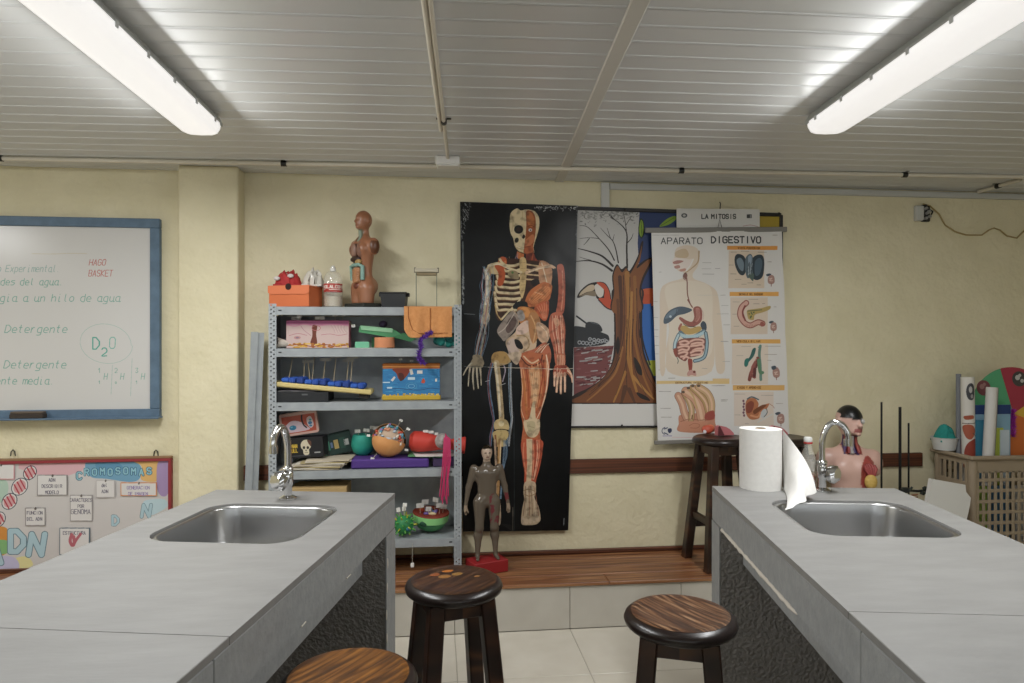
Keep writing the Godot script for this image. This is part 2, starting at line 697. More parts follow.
func _ready() -> void:
	rng.seed = 11
	# --- camera, environment, lamps, exposure ---
	var cam := Camera3D.new()
	cam.name = "camera"
	cam.fov = 2.0 * rad_to_deg(atan(341.5 / F))
	cam.near = 0.05
	add_child(cam)
	cam.position = CAMP
	cam.rotation.y = -YAW
	cam.current = true
	var we := WorldEnvironment.new()
	var env := Environment.new()
	env.background_mode = Environment.BG_COLOR
	env.background_color = Color(0.96, 0.985, 1.0)
	env.background_energy_multiplier = 2.1
	env.tonemap_mode = Environment.TONE_MAPPER_LINEAR
	env.tonemap_exposure = 1.03
	env.sdfgi_enabled = true
	env.ssao_enabled = true
	env.ssil_enabled = true
	we.environment = env
	add_child(we)
	make_materials()
	fixtures()
	room()
	ceiling_pipes()
	counters()
	stools()
	wall_things()
	shelf_unit()
	shelf_models()
	far_side()

func make_materials() -> void:
	M.wall = surf(noise_tex(3, 0.008, "d2c9a8", "dcd3b4", 5), 0.6, Vector3.ONE * 0.7, bump_tex(9, 0.05, 4.0, 5), 0.3)
	M.ceiling = mat("cacbca", 0.3)
	M.tile_floor = surf(noise_tex(31, 0.02, "bdb6a8", "c8c2b5", 4, 256), 0.3, Vector3.ONE * 0.9)
	M.grout = mat("a59e92", 0.9)
	M.counter = surf(noise_tex(21, 0.012, "7b7a78", "868583", 5), 0.5, Vector3(0.6, 0.6, 2.2), bump_tex(23, 0.06, 1.0, 4), 0.25)
	M.counter_side = surf(noise_tex(22, 0.02, "878989", "979898", 5), 0.6, Vector3(1.5, 1.5, 1.5), bump_tex(24, 0.05, 3.0, 4), 0.4)
	M.render = surf(noise_tex(25, 0.03, "77746f", "88847f", 5), 0.85, Vector3(1.5, 1.5, 1.5), bump_tex(26, 0.06, 6.0, 4), 0.8)
	M.steel = mat("b0b0b0", 0.28, 1.0)
	M.chrome = mat("d8d8d8", 0.12, 1.0)
	M.shelf = surf(noise_tex(41, 0.02, "8f9497", "9da2a4", 4, 256), 0.5, Vector3.ONE * 2.0)
	M.shelf_back = M.shelf
	M.board = surf(grain_tex(51, ["4f2d1b", "6d4128", "8a5c3a", "a37a55"], 5.0), 0.42, Vector3(0.55, 2.0, 1.7))
	M.rail = surf(grain_tex(52, ["3a1d12", "55301d", "6b3d26"], 9.0, 256), 0.5, Vector3(0.6, 3.0, 3.0))
	M.leg_wood = surf(grain_tex(53, ["170d08", "281710", "3c2416", "5a3a20"], 8.0, 256), 0.36, Vector3(3.0, 0.7, 3.0), null, 1.0, false)
	M.perforated = perforated()
	M.black_wood = mat("1d1310", 0.3)
	M.pvc = mat("cfc8b8", 0.45)
	M.trunk = mat("b9b9b4", 0.5)
	M.white_plastic = mat("d6d4cf", 0.4)
	M.dark_metal = mat("3a3a38", 0.4, 0.8)
	M.black = mat("141414", 0.45)
	M.paper = mat("dcdad4", 0.85)

func batten(at: Vector3, turn: float, length: float, label: String) -> void:
	var t := thing("ceiling_light", label, "ceiling light", at, turn, "fluorescent batten fittings on the ceiling")
	# body: a shallow grey tray; the run goes along local z, the far end at z = 0
	var prof := PackedVector2Array([Vector2(-0.062, 0.0), Vector2(0.062, 0.0), Vector2(0.08, -0.03), Vector2(0.08, -0.046), Vector2(-0.08, -0.046), Vector2(-0.08, -0.03)])
	var st := ms()
	prism(st, prof, 0.0, length)
	part(st, "housing", mat("b9bbb8", 0.5), t)
	# diffuser: rounded trough with rounded-off ends
	var glow := StandardMaterial3D.new()
	glow.albedo_color = Color(0.85, 0.85, 0.85)
	glow.roughness = 0.4
	glow.emission_enabled = true
	glow.emission = Color(0.985, 0.975, 0.965)
	glow.emission_energy_multiplier = 0.70
	var d := ms(false)
	var rings := []
	for e in [[-0.012, 0.55, 0.25], [-0.006, 0.8, 0.6], [0.012, 0.94, 0.9], [0.04, 1.0, 1.0], [length - 0.04, 1.0, 1.0], [length - 0.012, 0.94, 0.9], [length + 0.006, 0.8, 0.6], [length + 0.012, 0.55, 0.25]]:
		var ring := []
		for q in [[-0.081, -0.04], [-0.079, -0.06], [-0.066, -0.082], [-0.045, -0.09], [0.0, -0.092], [0.045, -0.09], [0.066, -0.082], [0.079, -0.06], [0.081, -0.04]]:
			ring.append(Vector3(q[0] * e[1], -0.04 + (q[1] + 0.04) * e[2], e[0]))
		rings.append(ring)
	for i in rings.size() - 1:
		for j in 8:
			quad(d, rings[i][j], rings[i][j + 1], rings[i + 1][j + 1], rings[i + 1][j], rings[i][j] + rings[i][j + 1] + Vector3(0, 0.07, 0) * 2.0)
	for e in [0, rings.size() - 1]:
		for j in 8:
			tri(d, Vector3(0, -0.04, rings[e][0].z), rings[e][j], rings[e][j + 1], Vector3(0, 0, -1 if e == 0 else 1))
	part(d, "diffuser", glow, t)
	for k in int(length / 0.2):
		for s in [-1, 1]:
			var c := ms()
			box(c, Vector3(s * 0.0825, -0.043, 0.1 + 0.21 * k), Vector3(0.006, 0.022, 0.016), 0.002)
			part(c, "clip", mat("c9cbca", 0.4), t)
	for L in [[Vector3(0, -0.1, length * 0.5), 0.0, 0.13, 1.0], [Vector3(-0.088, -0.088, length * 0.5), -1.0, 0.05, 0.2], [Vector3(0.088, -0.088, length * 0.5), 1.0, 0.05, 0.2]]:
		var a := AreaLight3D.new()
		a.name = "tube_light"
		a.area_size = Vector2(L[2], length - 0.06)
		a.light_color = Color(0.995, 1.0, 1.0)
		a.light_energy = 3.0 * L[3]
		a.area_range = 12.0
		a.shadow_enabled = true
		t.add_child(a, true)
		a.position = L[0]
		var down := Vector3(L[1] * 0.9, -1.0 if L[1] == 0.0 else -0.7, 0).normalized()
		a.basis = Basis(Vector3(0, 0, 1).cross(down).normalized(), Vector3(0, 0, 1), -down)

func fixtures() -> void:
	# the two in view run from their far ends past the camera; a third shows as a glint on the whiteboard
	var lf := ony(203, 137, CEIL - 0.09)
	var ln := ony(40, 0, CEIL - 0.09)
	var rf := ony(824, 136, CEIL - 0.09)
	var rn := ony(1018, 12, CEIL - 0.09)
	var la := atan2(ln.x - lf.x, ln.z - lf.z)
	var ra := atan2(rn.x - rf.x, rn.z - rf.z)
	batten(Vector3(lf.x, CEIL, lf.z), la, 1.55, "glowing fluorescent batten on the ceiling above the whiteboard side")
	batten(Vector3(rf.x, CEIL, rf.z), ra, 1.55, "glowing fluorescent batten on the ceiling above the torso model side")
	batten(Vector3(lf.x - 2.6, CEIL, lf.z), la, 1.55, "fluorescent batten over the bay beyond the whiteboard, chart wall end")

func slab(called: String, c: Vector3, s: Vector3, m: Material) -> void:
	var st := ms()
	box(st, c, s)
	var o := part(st, called, m)
	o.set_meta("kind", "structure")

func room() -> void:
	var x0 := -5.0
	var x1 := 4.4
	var z1 := 6.4
	var mx := (x0 + x1) * 0.5
	slab("wall_back", Vector3(mx, CEIL * 0.5, -0.1), Vector3(x1 - x0 + 0.4, CEIL, 0.2), M.wall)
	slab("wall_left", Vector3(x0 - 0.1, CEIL * 0.5, z1 * 0.5), Vector3(0.2, CEIL, z1), M.wall)
	slab("wall_right", Vector3(x1 + 0.1, CEIL * 0.5, z1 * 0.5), Vector3(0.2, CEIL, z1), M.wall)
	rear_wall(x0, x1, z1)
	# pillar
	var pa := onz(178, 300, 0.13)
	var pb := onz(238, 300, 0.13)
	var st := ms()
	box(st, Vector3((pa.x + pb.x) * 0.5, CEIL * 0.5, 0.065), Vector3(pb.x - pa.x, CEIL, 0.13), 0.006)
	part(st, "wall_pillar", M.wall).set_meta("kind", "structure")
	# floor: tiles on a bed of grout
	var fl := setting("floor")
	st = ms()
	box(st, Vector3(mx, -0.053, z1 * 0.5), Vector3(x1 - x0 + 0.4, 0.1, z1 + 0.4))
	part(st, "grout_bed", M.grout, fl)
	var jx := onz(570, 612, 0.49).x
	st = ms()
	box(st, Vector3(0, -0.005, 0), Vector3(0.596, 0.01, 0.486), 0.0015)
	var tile := done(st, M.tile_floor)
	var i0 := int(floor((x0 - jx) / 0.6))
	for i in range(i0, i0 + 14):
		for j in 12:
			var cx := jx + 0.6 * i + 0.3
			var o := inst(tile, "tile", fl)
			o.position = Vector3(cx, 0, 0.49 + 0.49 * j + 0.245)
	# step along the back wall: tiled face, boarded top
	var pl := setting("plinth")
	st = ms()
	box(st, Vector3(mx, 0.112, 0.238), Vector3(x1 - x0, 0.224, 0.474))
	part(st, "core", M.grout, pl)
	st = ms()
	box(st, Vector3(0, 0.1125, 0.482), Vector3(0.597, 0.222, 0.016), 0.0015)
	var face := done(st, surf(noise_tex(33, 0.02, "b7b1a6", "c2bdb2", 4, 256), 0.35, Vector3.ONE * 0.9))
	for i in range(i0, i0 + 13):
		var o := inst(face, "face_tile", pl)
		o.position.x = jx + 0.6 * i + 0.3
	var deep := [0.118, 0.132, 0.125, 0.128]
	var zz := 0.0
	var seam := [0.35, 1.6, -0.4, 0.9]
	for i in 4:
		var cuts := [x0, seam[i] - 1.9, seam[i], seam[i] + 2.1, x1]
		for j in 4:
			st = ms()
			box(st, Vector3((cuts[j] + cuts[j + 1]) * 0.5, PLINTH - 0.009 - 0.0008 * ((i + j) % 3), zz + deep[i] * 0.5), Vector3(cuts[j + 1] - cuts[j] - 0.003, 0.018, deep[i] - 0.005), 0.003)
			part(st, "board", M.board, pl)
		zz += deep[i]
	st = ms()
	box(st, Vector3(mx, PLINTH + 0.012, 0.012), Vector3(x1 - x0, 0.024, 0.022), 0.004)
	part(st, "trim_1", M.rail).set_meta("kind", "structure")
	# rail on the wall
	var ra := onz(240, 470, 0.012)
	var rb := onz(922, 459, 0.012)
	var yr := onz(620, 465.5, 0.012).y
	st = ms()
	box(st, Vector3((ra.x + rb.x) * 0.5, yr, 0.011), Vector3(rb.x - ra.x, 0.085, 0.022), 0.004)
	part(st, "trim_2", M.rail).set_meta("kind", "structure")
	# ceiling: narrow boards, run at a slight turn to the wall, and a jointing strip
	var ce := setting("ceiling")
	st = ms()
	box(st, Vector3(mx, CEIL + 0.07, z1 * 0.5), Vector3(x1 - x0 + 0.4, 0.1, z1 + 0.4))
	part(st, "deck", M.ceiling, ce)
	var sa := ony(640, 0, CEIL)
	var sb := ony(563, 172, CEIL)
	var turn := 0.042
	var pm: StandardMaterial3D = M.ceiling
	for side in 2:
		for k in 62:
			var z := -0.12 + 0.108 * k
			var sx := sb.x + (sa.x - sb.x) * (z - sb.z) / (sa.z - sb.z)
			var a: float = x0 - 0.15 if side == 0 else sx + 0.004
			var b: float = sx - 0.004 if side == 0 else x1 + 0.15
			st = ms()
			var ang := -turn if side == 0 else -turn * 0.7
			var mid := Vector3((a + b) * 0.5, CEIL + 0.01, z + ((a + b) * 0.5 - sx) * tan(-ang))
			if mid.z > z1 + 0.15 or mid.z < -0.17:
				continue
			plank(st, mid, (b - a) / cos(ang), 0.1075, ang)
			part(st, "plank", pm, ce)
	var dirs := (sa - sb).normalized()
	var far_end := sb + dirs * ((-0.0 - sb.z) / dirs.z)
	var near_end := sb + dirs * ((z1 - sb.z) / dirs.z)
	st = ms()
	var mid2 := (far_end + near_end) * 0.5
	box(st, Vector3(mid2.x, CEIL - 0.004, mid2.z), Vector3(0.055, 0.012, far_end.distance_to(near_end)), 0.004, Basis(Vector3.UP, atan2(dirs.x, dirs.z)))
	part(st, "joint_strip", mat("c6c3bb", 0.4), ce)

# the wall behind the camera, with a row of windows
func rear_wall(x0: float, x1: float, z: float) -> void:
	var w := setting("wall_front")
	var lo := 1.05
	var hi := 2.2
	var st := ms()
	box(st, Vector3((x0 + x1) * 0.5, lo * 0.5, z + 0.1), Vector3(x1 - x0 + 0.4, lo, 0.2))
	part(st, "sill_wall", M.wall, w)
	st = ms()
	box(st, Vector3((x0 + x1) * 0.5, (hi + CEIL) * 0.5, z + 0.1), Vector3(x1 - x0 + 0.4, CEIL - hi, 0.2))
	part(st, "lintel", M.wall, w)
	var n := 4
	var pitch := (x1 - x0) / n
	var glass := StandardMaterial3D.new()
	glass.transparency = BaseMaterial3D.TRANSPARENCY_ALPHA
	glass.albedo_color = Color(1, 1, 1, 0.06)
	glass.roughness = 0.02
	for i in n + 1:
		var a: float = x0 - 0.2 if i == 0 else x0 + pitch * i - 0.25
		var b: float = x1 + 0.2 if i == n else x0 + pitch * i + 0.25
		st = ms()
		box(st, Vector3((a + b) * 0.5, (lo + hi) * 0.5, z + 0.1), Vector3(b - a, hi - lo, 0.2))
		part(st, "pier", M.wall, w)
		if i == n:
			continue
		var c := x0 + pitch * (i + 0.5)
		var wd := pitch - 0.5
		var o := setting("window_%d" % (i + 1))
		st = ms()
		for e in [-1, 0, 1]:
			box(st, Vector3(c + e * (wd * 0.5 - 0.02), (lo + hi) * 0.5, z + 0.1), Vector3(0.04, hi - lo - 0.001, 0.05))
		for y in [lo + 0.021, hi - 0.021]:
			box(st, Vector3(c, y, z + 0.1), Vector3(wd - 0.001, 0.04, 0.05))
		part(st, "window_frame", M.white_plastic, o)
		for e in [-1, 1]:
			st = ms()
			box(st, Vector3(c + e * wd * 0.25, (lo + hi) * 0.5, z + 0.1), Vector3(wd * 0.5 - 0.04, hi - lo - 0.08, 0.005))
			part(st, "pane", glass, o)

# one ceiling board: flat face with small coves at both long edges
func plank(st: SurfaceTool, c: Vector3, length: float, w: float, ang: float) -> void:
	var xf := Transform3D(Basis(Vector3.UP, ang) * Basis(Vector3(0, 0, -1), Vector3(0, 1, 0), Vector3(1, 0, 0)), c)
	var h := w * 0.5
	prism(st, PackedVector2Array([Vector2(-h, 0.008), Vector2(-h, -0.004), Vector2(-h + 0.004, -0.0095), Vector2(-h + 0.009, -0.01), Vector2(h - 0.012, -0.01), Vector2(h - 0.0095, -0.0125), Vector2(h - 0.0055, -0.0125), Vector2(h - 0.003, -0.009), Vector2(h - 0.001, -0.002), Vector2(h, 0.0), Vector2(h, 0.008)]), -length * 0.5, length, xf)

func clamp_on(t: Node3D, p: Vector3, along: Vector3, r: float) -> void:
	var st := ms()
	var rot := Basis(Vector3.UP, atan2(along.x, along.z))
	tube(st, [p - along * 0.014, p + along * 0.014], r + 0.004, 12)
	box(st, p + Vector3(0, r + 0.002, 0) + rot * Vector3(0.022, 0, 0), Vector3(0.02, 0.003, 0.018), 0.0, rot)
	box(st, p + Vector3(0, r + 0.002, 0) + rot * Vector3(-0.022, 0, 0), Vector3(0.02, 0.003, 0.018), 0.0, rot)
	part(st, "saddle_clip", M.dark_metal, t)

func ceiling_pipes() -> void:
	var r := 0.0115
	var y := CEIL - r - 0.003
	# along the back wall
	var a := ony(0, 158.5, y)
	var b := ony(1024, 177, y)
	var d := (b - a).normalized()
	var p0 := a - d * 0.85
	var p1 := b + d * 0.4
	var t := thing("conduit", "long cream conduit pipe along the ceiling parallel to the chart wall", "pipe", Vector3.ZERO)
	var st := ms(false)
	tube(st, [p0, p1], r, 14)
	part(st, "pipe", M.pvc, t)
	for px in [18.0, 280.0, 685.0, 915.0]:
		var f: float = px / 1024.0
		var q := a
		for k in 40:  # walk to the point whose picture column is px
			var g := a.lerp(b, k / 39.0)
			var rel := g - CAMP
			var cx := rel.x * cos(YAW) + rel.z * sin(YAW)
			var cz := rel.x * sin(YAW) - rel.z * cos(YAW)
			if 512.0 + F * cx / cz <= px + 10.0:
				q = g
		clamp_on(t, q, d, r)
	# pair of pipes coming from the room to the junction box
	var j := ony(448, 160, y)
	var c0 := ony(430, 0, y)
	var e := (c0 - j).normalized()
	t = thing("conduit", "cream conduit pair running across ceiling boards into the white junction box", "pipe", Vector3.ZERO)
	st = ms(false)
	var side := e.cross(Vector3.UP) * 0.009
	tube(st, [j, j + e * 5.6], 0.0085, 12)
	part(st, "pipe", M.pvc, t)
	st = ms(false)
	tube(st, [j + side * 1.9 + e * 0.5, j + side * 1.9 + e * 5.6], 0.0085, 12)
	part(st, "pipe", M.pvc, t)
	clamp_on(t, j + e * 0.62, e, 0.0095)
	clamp_on(t, j + e * 2.4, e, 0.0095)
	var jb := thing("junction_box", "small white plastic junction box where ceiling conduits meet", "junction box", Vector3(j.x, CEIL, j.z), atan2(e.x, e.z))
	st = ms()
	box(st, Vector3(0, -0.024, 0), Vector3(0.125, 0.046, 0.085), 0.006)
	part(st, "box", M.white_plastic, jb)
	st = ms()
	box(st, Vector3(0, -0.05, 0), Vector3(0.115, 0.006, 0.076), 0.003)
	part(st, "lid", M.white_plastic, jb)
	# short pipe at the right
	t = thing("conduit", "short cream conduit pipe slanting to the wall trunking near corner", "pipe", Vector3.ZERO)
	var s0 := ony(974, 193, y - 0.0)
	s0.z = maxf(s0.z, 0.06)
	var s1 := ony(1024, 178.5, y)
	st = ms(false)
	tube(st, [s0, s0 + (s1 - s0) * 0.93], r, 12)
	part(st, "pipe", M.pvc, t)
	clamp_on(t, s0.lerp(s1, 0.45), (s1 - s0).normalized(), r)
	# trunking on the wall, under the ceiling
	var w0 := onz(610, 182, 0.02)
	var w1 := onz(1045, 196, 0.02)
	t = thing("cable_trunking", "grey plastic cable trunking along wall top with a short drop", "trunking", Vector3.ZERO)
	st = ms()
	box(st, Vector3((w0.x + w1.x) * 0.5, CEIL - 0.03, 0.012), Vector3(w1.x - w0.x, 0.036, 0.024), 0.003)
	part(st, "run", M.trunk, t)
	var v0 := onz(605.5, 190, 0.02)
	st = ms()
	box(st, Vector3(v0.x, CEIL - 0.087, 0.01), Vector3(0.05, 0.16, 0.02), 0.003)
	part(st, "drop", mat("c6c6c2", 0.5), t)
	# open socket box with a loose wire
	var sb := onz(920, 214, 0.0)
	t = thing("socket_box", "open electrical box with bare terminals high on the yellow wall", "electrical box", sb)
	st = ms()
	box(st, Vector3(-0.02, 0, 0.016), Vector3(0.05, 0.095, 0.032), 0.004)
	part(st, "cover", mat("b9b9b4", 0.5), t)
	st = ms()
	box(st, Vector3(0.028, 0.0, 0.01), Vector3(0.06, 0.1, 0.02), 0.006)
	part(st, "back_plate", mat("302f2c", 0.7), t)
	for q in [[0.02, 0.03], [0.04, 0.012], [0.045, -0.02], [0.018, -0.032], [0.028, 0.0]]:
		st = ms(false)
		tube(st, [Vector3(q[0], q[1], 0.018), Vector3(q[0] + 0.004, q[1] + 0.002, 0.034)], 0.009, 8)
		part(st, "terminal", mat("a7a7a3", 0.4, 0.3), t)
	for q in [[-0.01, 0.045, 0.03, 0.052], [0.05, 0.025, 0.062, -0.005], [-0.01, -0.045, 0.03, -0.05]]:
		st = ms(false)
		tube(st, [Vector3(q[0], q[1], 0.02), Vector3((q[0] + q[2]) * 0.5, (q[1] + q[3]) * 0.5, 0.04), Vector3(q[2], q[3], 0.02)], 0.005, 6)
		part(st, "lead", M.black, t)
	var wire := []
	for q in [[923, 204], [930, 206], [939, 214], [945, 225], [955, 231.5], [966, 235], [982, 235], [989, 230], [994, 228], [1000, 230], [1007, 236], [1017, 238], [1024, 231], [1040, 222]]:
		wire.append(onz(q[0], q[1], 0.012))
	st = ms(false)
	tube(st, wire, 0.0045, 6)
	tag(part(st, "loose_wire", mat("a58f5e", 0.6)), "thin tan wire trailing from the open electrical box along wall", "wire")

# strip of faces between a hole outline and a rectangle round it, as a slab
func holed_slab(st: SurfaceTool, x0: float, x1: float, z0: float, z1: float, hole: PackedVector2Array, hc: Vector2, y: float, th: float) -> void:
	var angs := []
	for p in hole:
		angs.append(p.angle())
	for c in [Vector2(x0, z0), Vector2(x1, z0), Vector2(x1, z1), Vector2(x0, z1)]:
		angs.append((c - hc).angle())
	angs.sort()
	var inner := []
	var outer := []
	for a in angs:
		var d := Vector2(cos(a), sin(a))
		var tx := INF
		if absf(d.x) > 1e-6:
			tx = ((x1 if d.x > 0 else x0) - hc.x) / d.x
		var tz := INF
		if absf(d.y) > 1e-6:
			tz = ((z1 if d.y > 0 else z0) - hc.y) / d.y
		outer.append(hc + d * minf(tx, tz))
		var best := 0.0
		for i in hole.size():
			var hit = Geometry2D.segment_intersects_segment(Vector2.ZERO, d * 5.0, hole[i], hole[(i + 1) % hole.size()])
			if hit != null:
				best = maxf(best, hit.length())
		if best == 0.0:
			for p in hole:
				if absf(angle_difference(p.angle(), a)) < 1e-3:
					best = p.length()
		inner.append(hc + d * best)
	var n := angs.size()
	for i in n:
		var j := (i + 1) % n
		var a: Vector2 = inner[i]
		var b: Vector2 = inner[j]
		var c: Vector2 = outer[j]
		var d: Vector2 = outer[i]
		quad(st, Vector3(a.x, y, a.y), Vector3(b.x, y, b.y), Vector3(c.x, y, c.y), Vector3(d.x, y, d.y), Vector3.UP)
		quad(st, Vector3(a.x, y, a.y), Vector3(b.x, y, b.y), Vector3(b.x, y - th, b.y), Vector3(a.x, y - th, a.y), Vector3(hc.x - a.x, 0, hc.y - a.y))
		quad(st, Vector3(d.x, y, d.y), Vector3(c.x, y, c.y), Vector3(c.x, y - th, c.y), Vector3(d.x, y - th, d.y), Vector3(d.x - hc.x, 0, d.y - hc.y))

func counters() -> void:
	counter(-1.0, [395, 493], [176, 683], [145, 538, 212, 502, 336, 507, 303, 547], [288, 499], "whiteboard", "beside the whiteboard")
	counter(1.0, [712, 486], [926, 683], [768, 500, 890, 502, 955, 536, 835, 536], [822, 491], "torso", "beside the torso model")

func counter(s: float, far: Array, near: Array, sink_px: Array, tap_px: Array, which: String, where: String) -> void:
	var H := 0.9
	var W := 0.735
	var L := 2.75
	var a := ony(far[0], far[1], H)
	var b := ony(near[0], near[1], H)
	var turn := atan2(b.x - a.x, b.z - a.z)
	var at := Vector3(a.x, 0, a.z)
	var inv := Transform3D(Basis(Vector3.UP, turn), at).affine_inverse()
	var t := thing("counter", "grey tiled laboratory counter with an inset steel sink, " + where, "counter", at, turn, "tiled sink counters")
	var sc := Vector2()
	for i in 4:
		var q := inv * ony(sink_px[i * 2], sink_px[i * 2 + 1], H)
		sc += Vector2(q.x, q.z) * 0.25
	var SX := 0.47
	var SZ := 0.47
	var cut := 1.32
	# top slabs
	var st := ms()
	var xa := minf(0.0, s * W)
	var xb := maxf(0.0, s * W)
	holed_slab(st, xa, xb, 0.0, cut - 0.0005, round_rect(SX + 0.012, SZ + 0.012, 0.095, 8), sc, H, 0.018)
	part(st, "top_slab", M.counter, t)
	st = ms()
	box(st, Vector3(s * W * 0.5, H - 0.009, (cut + 0.0005 + L) * 0.5), Vector3(W, 0.018, L - cut - 0.0005), 0.0015)
	part(st, "top_slab", M.counter, t)
	# outer apron, in two lengths
	for seg in [[0.002, 1.38], [1.383, L]]:
		st = ms()
		box(st, Vector3(s * 0.0075, H - 0.019 - 0.058, (seg[0] + seg[1]) * 0.5), Vector3(0.015, 0.116, seg[1] - seg[0]), 0.002)
		part(st, "apron_slab", M.counter_side, t)
		st = ms()
		box(st, Vector3(s * (W - 0.0075), H - 0.019 - 0.058, (seg[0] + seg[1]) * 0.5), Vector3(0.015, 0.116, seg[1] - seg[0]), 0.002)
		part(st, "apron_slab", M.counter_side, t)
	st = ms()
	box(st, Vector3(s * W * 0.5, H - 0.077, 0.0075), Vector3(W - 0.034, 0.116, 0.015), 0.002)
	part(st, "apron_slab", M.counter_side, t)
	# bed under the top, open round the bowl
	for seg in [[0.016, 0.085], [W - 0.085, W - 0.016]]:
		st = ms()
		box(st, Vector3(s * (seg[0] + seg[1]) * 0.5, H - 0.077, L * 0.5 + 0.01), Vector3(seg[1] - seg[0], 0.114, L - 0.04))
		part(st, "bed", M.render, t)
	# inner apron, set back and lower
	st = ms()
	box(st, Vector3(s * 0.1, H - 0.16, L * 0.5 + 0.06), Vector3(0.02, 0.24, L - 0.15), 0.002)
	part(st, "inner_apron", M.counter_side, t)
	# end walls and the wall along the middle
	for z in [0.065, L - 0.08]:
		st = ms()
		box(st, Vector3(s * W * 0.5, (H - 0.136) * 0.5, z), Vector3(W - 0.004, H - 0.137, 0.126))
		part(st, "end_wall", M.render, t)
	for e in [0.0015, W - 0.0015]:
		st = ms()
		box(st, Vector3(s * e, (H - 0.137) * 0.5, 0.065), Vector3(0.006, H - 0.14, 0.128), 0.001)
		part(st, "end_facing", M.counter_side, t)
	st = ms()
	box(st, Vector3(s * (W - 0.09), (H - 0.14) * 0.5, L * 0.5), Vector3(0.08, H - 0.142, L - 0.3))
	part(st, "long_wall", M.render, t)
	# plaster showing along the lower edge of the apron
	var n := FastNoiseLite.new()
	n.seed = 4
	n.frequency = 9.0
	var runs := [[0.16, 1.0]] if s > 0 else [[0.55, 0.59], [0.92, 0.95]]
	for run in runs:
		var pts := []
		var rr := []
		var steps := int((run[1] - run[0]) / 0.02)
		for i in steps + 1:
			var z: float = run[0] + (run[1] - run[0]) * i / steps
			pts.append(Vector3(-s * 0.0005, H - 0.1345 + 0.003 * n.get_noise_1d(z * 2.0), z))
			rr.append((0.0065 + 0.005 * n.get_noise_1d(z * 1.7 + 30.0)) * (0.3 if i == 0 or i == steps else 1.0))
		st = ms(false)
		tube(st, pts, rr, 6)
		part(st, "chipped_edge", mat("cfc7bb", 0.95), t)
	if s < 0:
		for q in [[0.11, 0.66], [0.118, 0.57], [0.125, 0.47], [0.12, 0.38], [0.124, 0.3]]:
			st = ms(false)
			ellipsoid(st, Vector3(-s * 0.002, q[1], q[0] + 0.008), Vector3(0.003, 0.02, 0.006), 8)
			part(st, "chipped_edge", mat("cfc7bb", 0.95), t)
	# sink
	var base := Transform3D(Basis(Vector3.UP, turn), at)
	var sw := base * Vector3(sc.x, H, sc.y)
	var sk := thing("sink", "square stainless steel sink bowl set in the grey counter " + where, "sink", sw, turn, "steel sinks")
	st = ms(false)
	var loops := [[SX + 0.04, 0.105, -0.0185], [SX + 0.03, 0.1, -0.0188], [SX + 0.008, 0.095, -0.009], [SX - 0.002, 0.092, -0.0085], [SX - 0.012, 0.09, -0.0055], [SX - 0.02, 0.087, -0.0065], [SX - 0.024, 0.085, -0.012]]
	loft(st, loops)
	part(st, "rim", M.steel, sk)
	st = ms(false)
	loft(st, [[SX - 0.024, 0.085, -0.012], [SX - 0.027, 0.084, -0.02], [SX - 0.034, 0.082, -0.05], [SX - 0.045, 0.08, -0.11], [SX - 0.06, 0.075, -0.14], [SX - 0.09, 0.06, -0.157], [SX - 0.13, 0.045, -0.163], [0.12, 0.055, -0.167], [0.07, 0.034, -0.168]])
	var bowl := part(st, "bowl", M.steel, sk)
	st = ms(false)
	lathe(st, [Vector2(0.036, -0.166), Vector2(0.03, -0.165), Vector2(0.028, -0.172), Vector2(0.0, -0.173)], 16)
	part(st, "drain", M.chrome, sk)
	# tap
	var tp := ony(tap_px[0], tap_px[1], H)
	var to := sw - tp
	var tt := thing("tap", "chrome swan-neck tap with round handle on counter " + where, "tap", tp, 0.0, "chrome taps")
	tap(tt, (Vector3(-0.45, 0, 0.85) if s < 0 else Vector3(0.9, 0, 0.45)).normalized(), s)

func loft(st: SurfaceTool, loops: Array) -> void:
	st.set_smooth_group(0)
	var prev := PackedVector2Array()
	var py := 0.0
	for l in loops:
		var rr := round_rect(l[0], l[0], minf(l[1], l[0] * 0.49), 8)
		if prev.size():
			var n := rr.size()
			for i in n:
				var j := (i + 1) % n
				quad(st, Vector3(prev[i].x, py, prev[i].y), Vector3(prev[j].x, py, prev[j].y), Vector3(rr[j].x, l[2], rr[j].y), Vector3(rr[i].x, l[2], rr[i].y), Vector3(-rr[i].x, 0.2, -rr[i].y))
		prev = rr
		py = l[2]

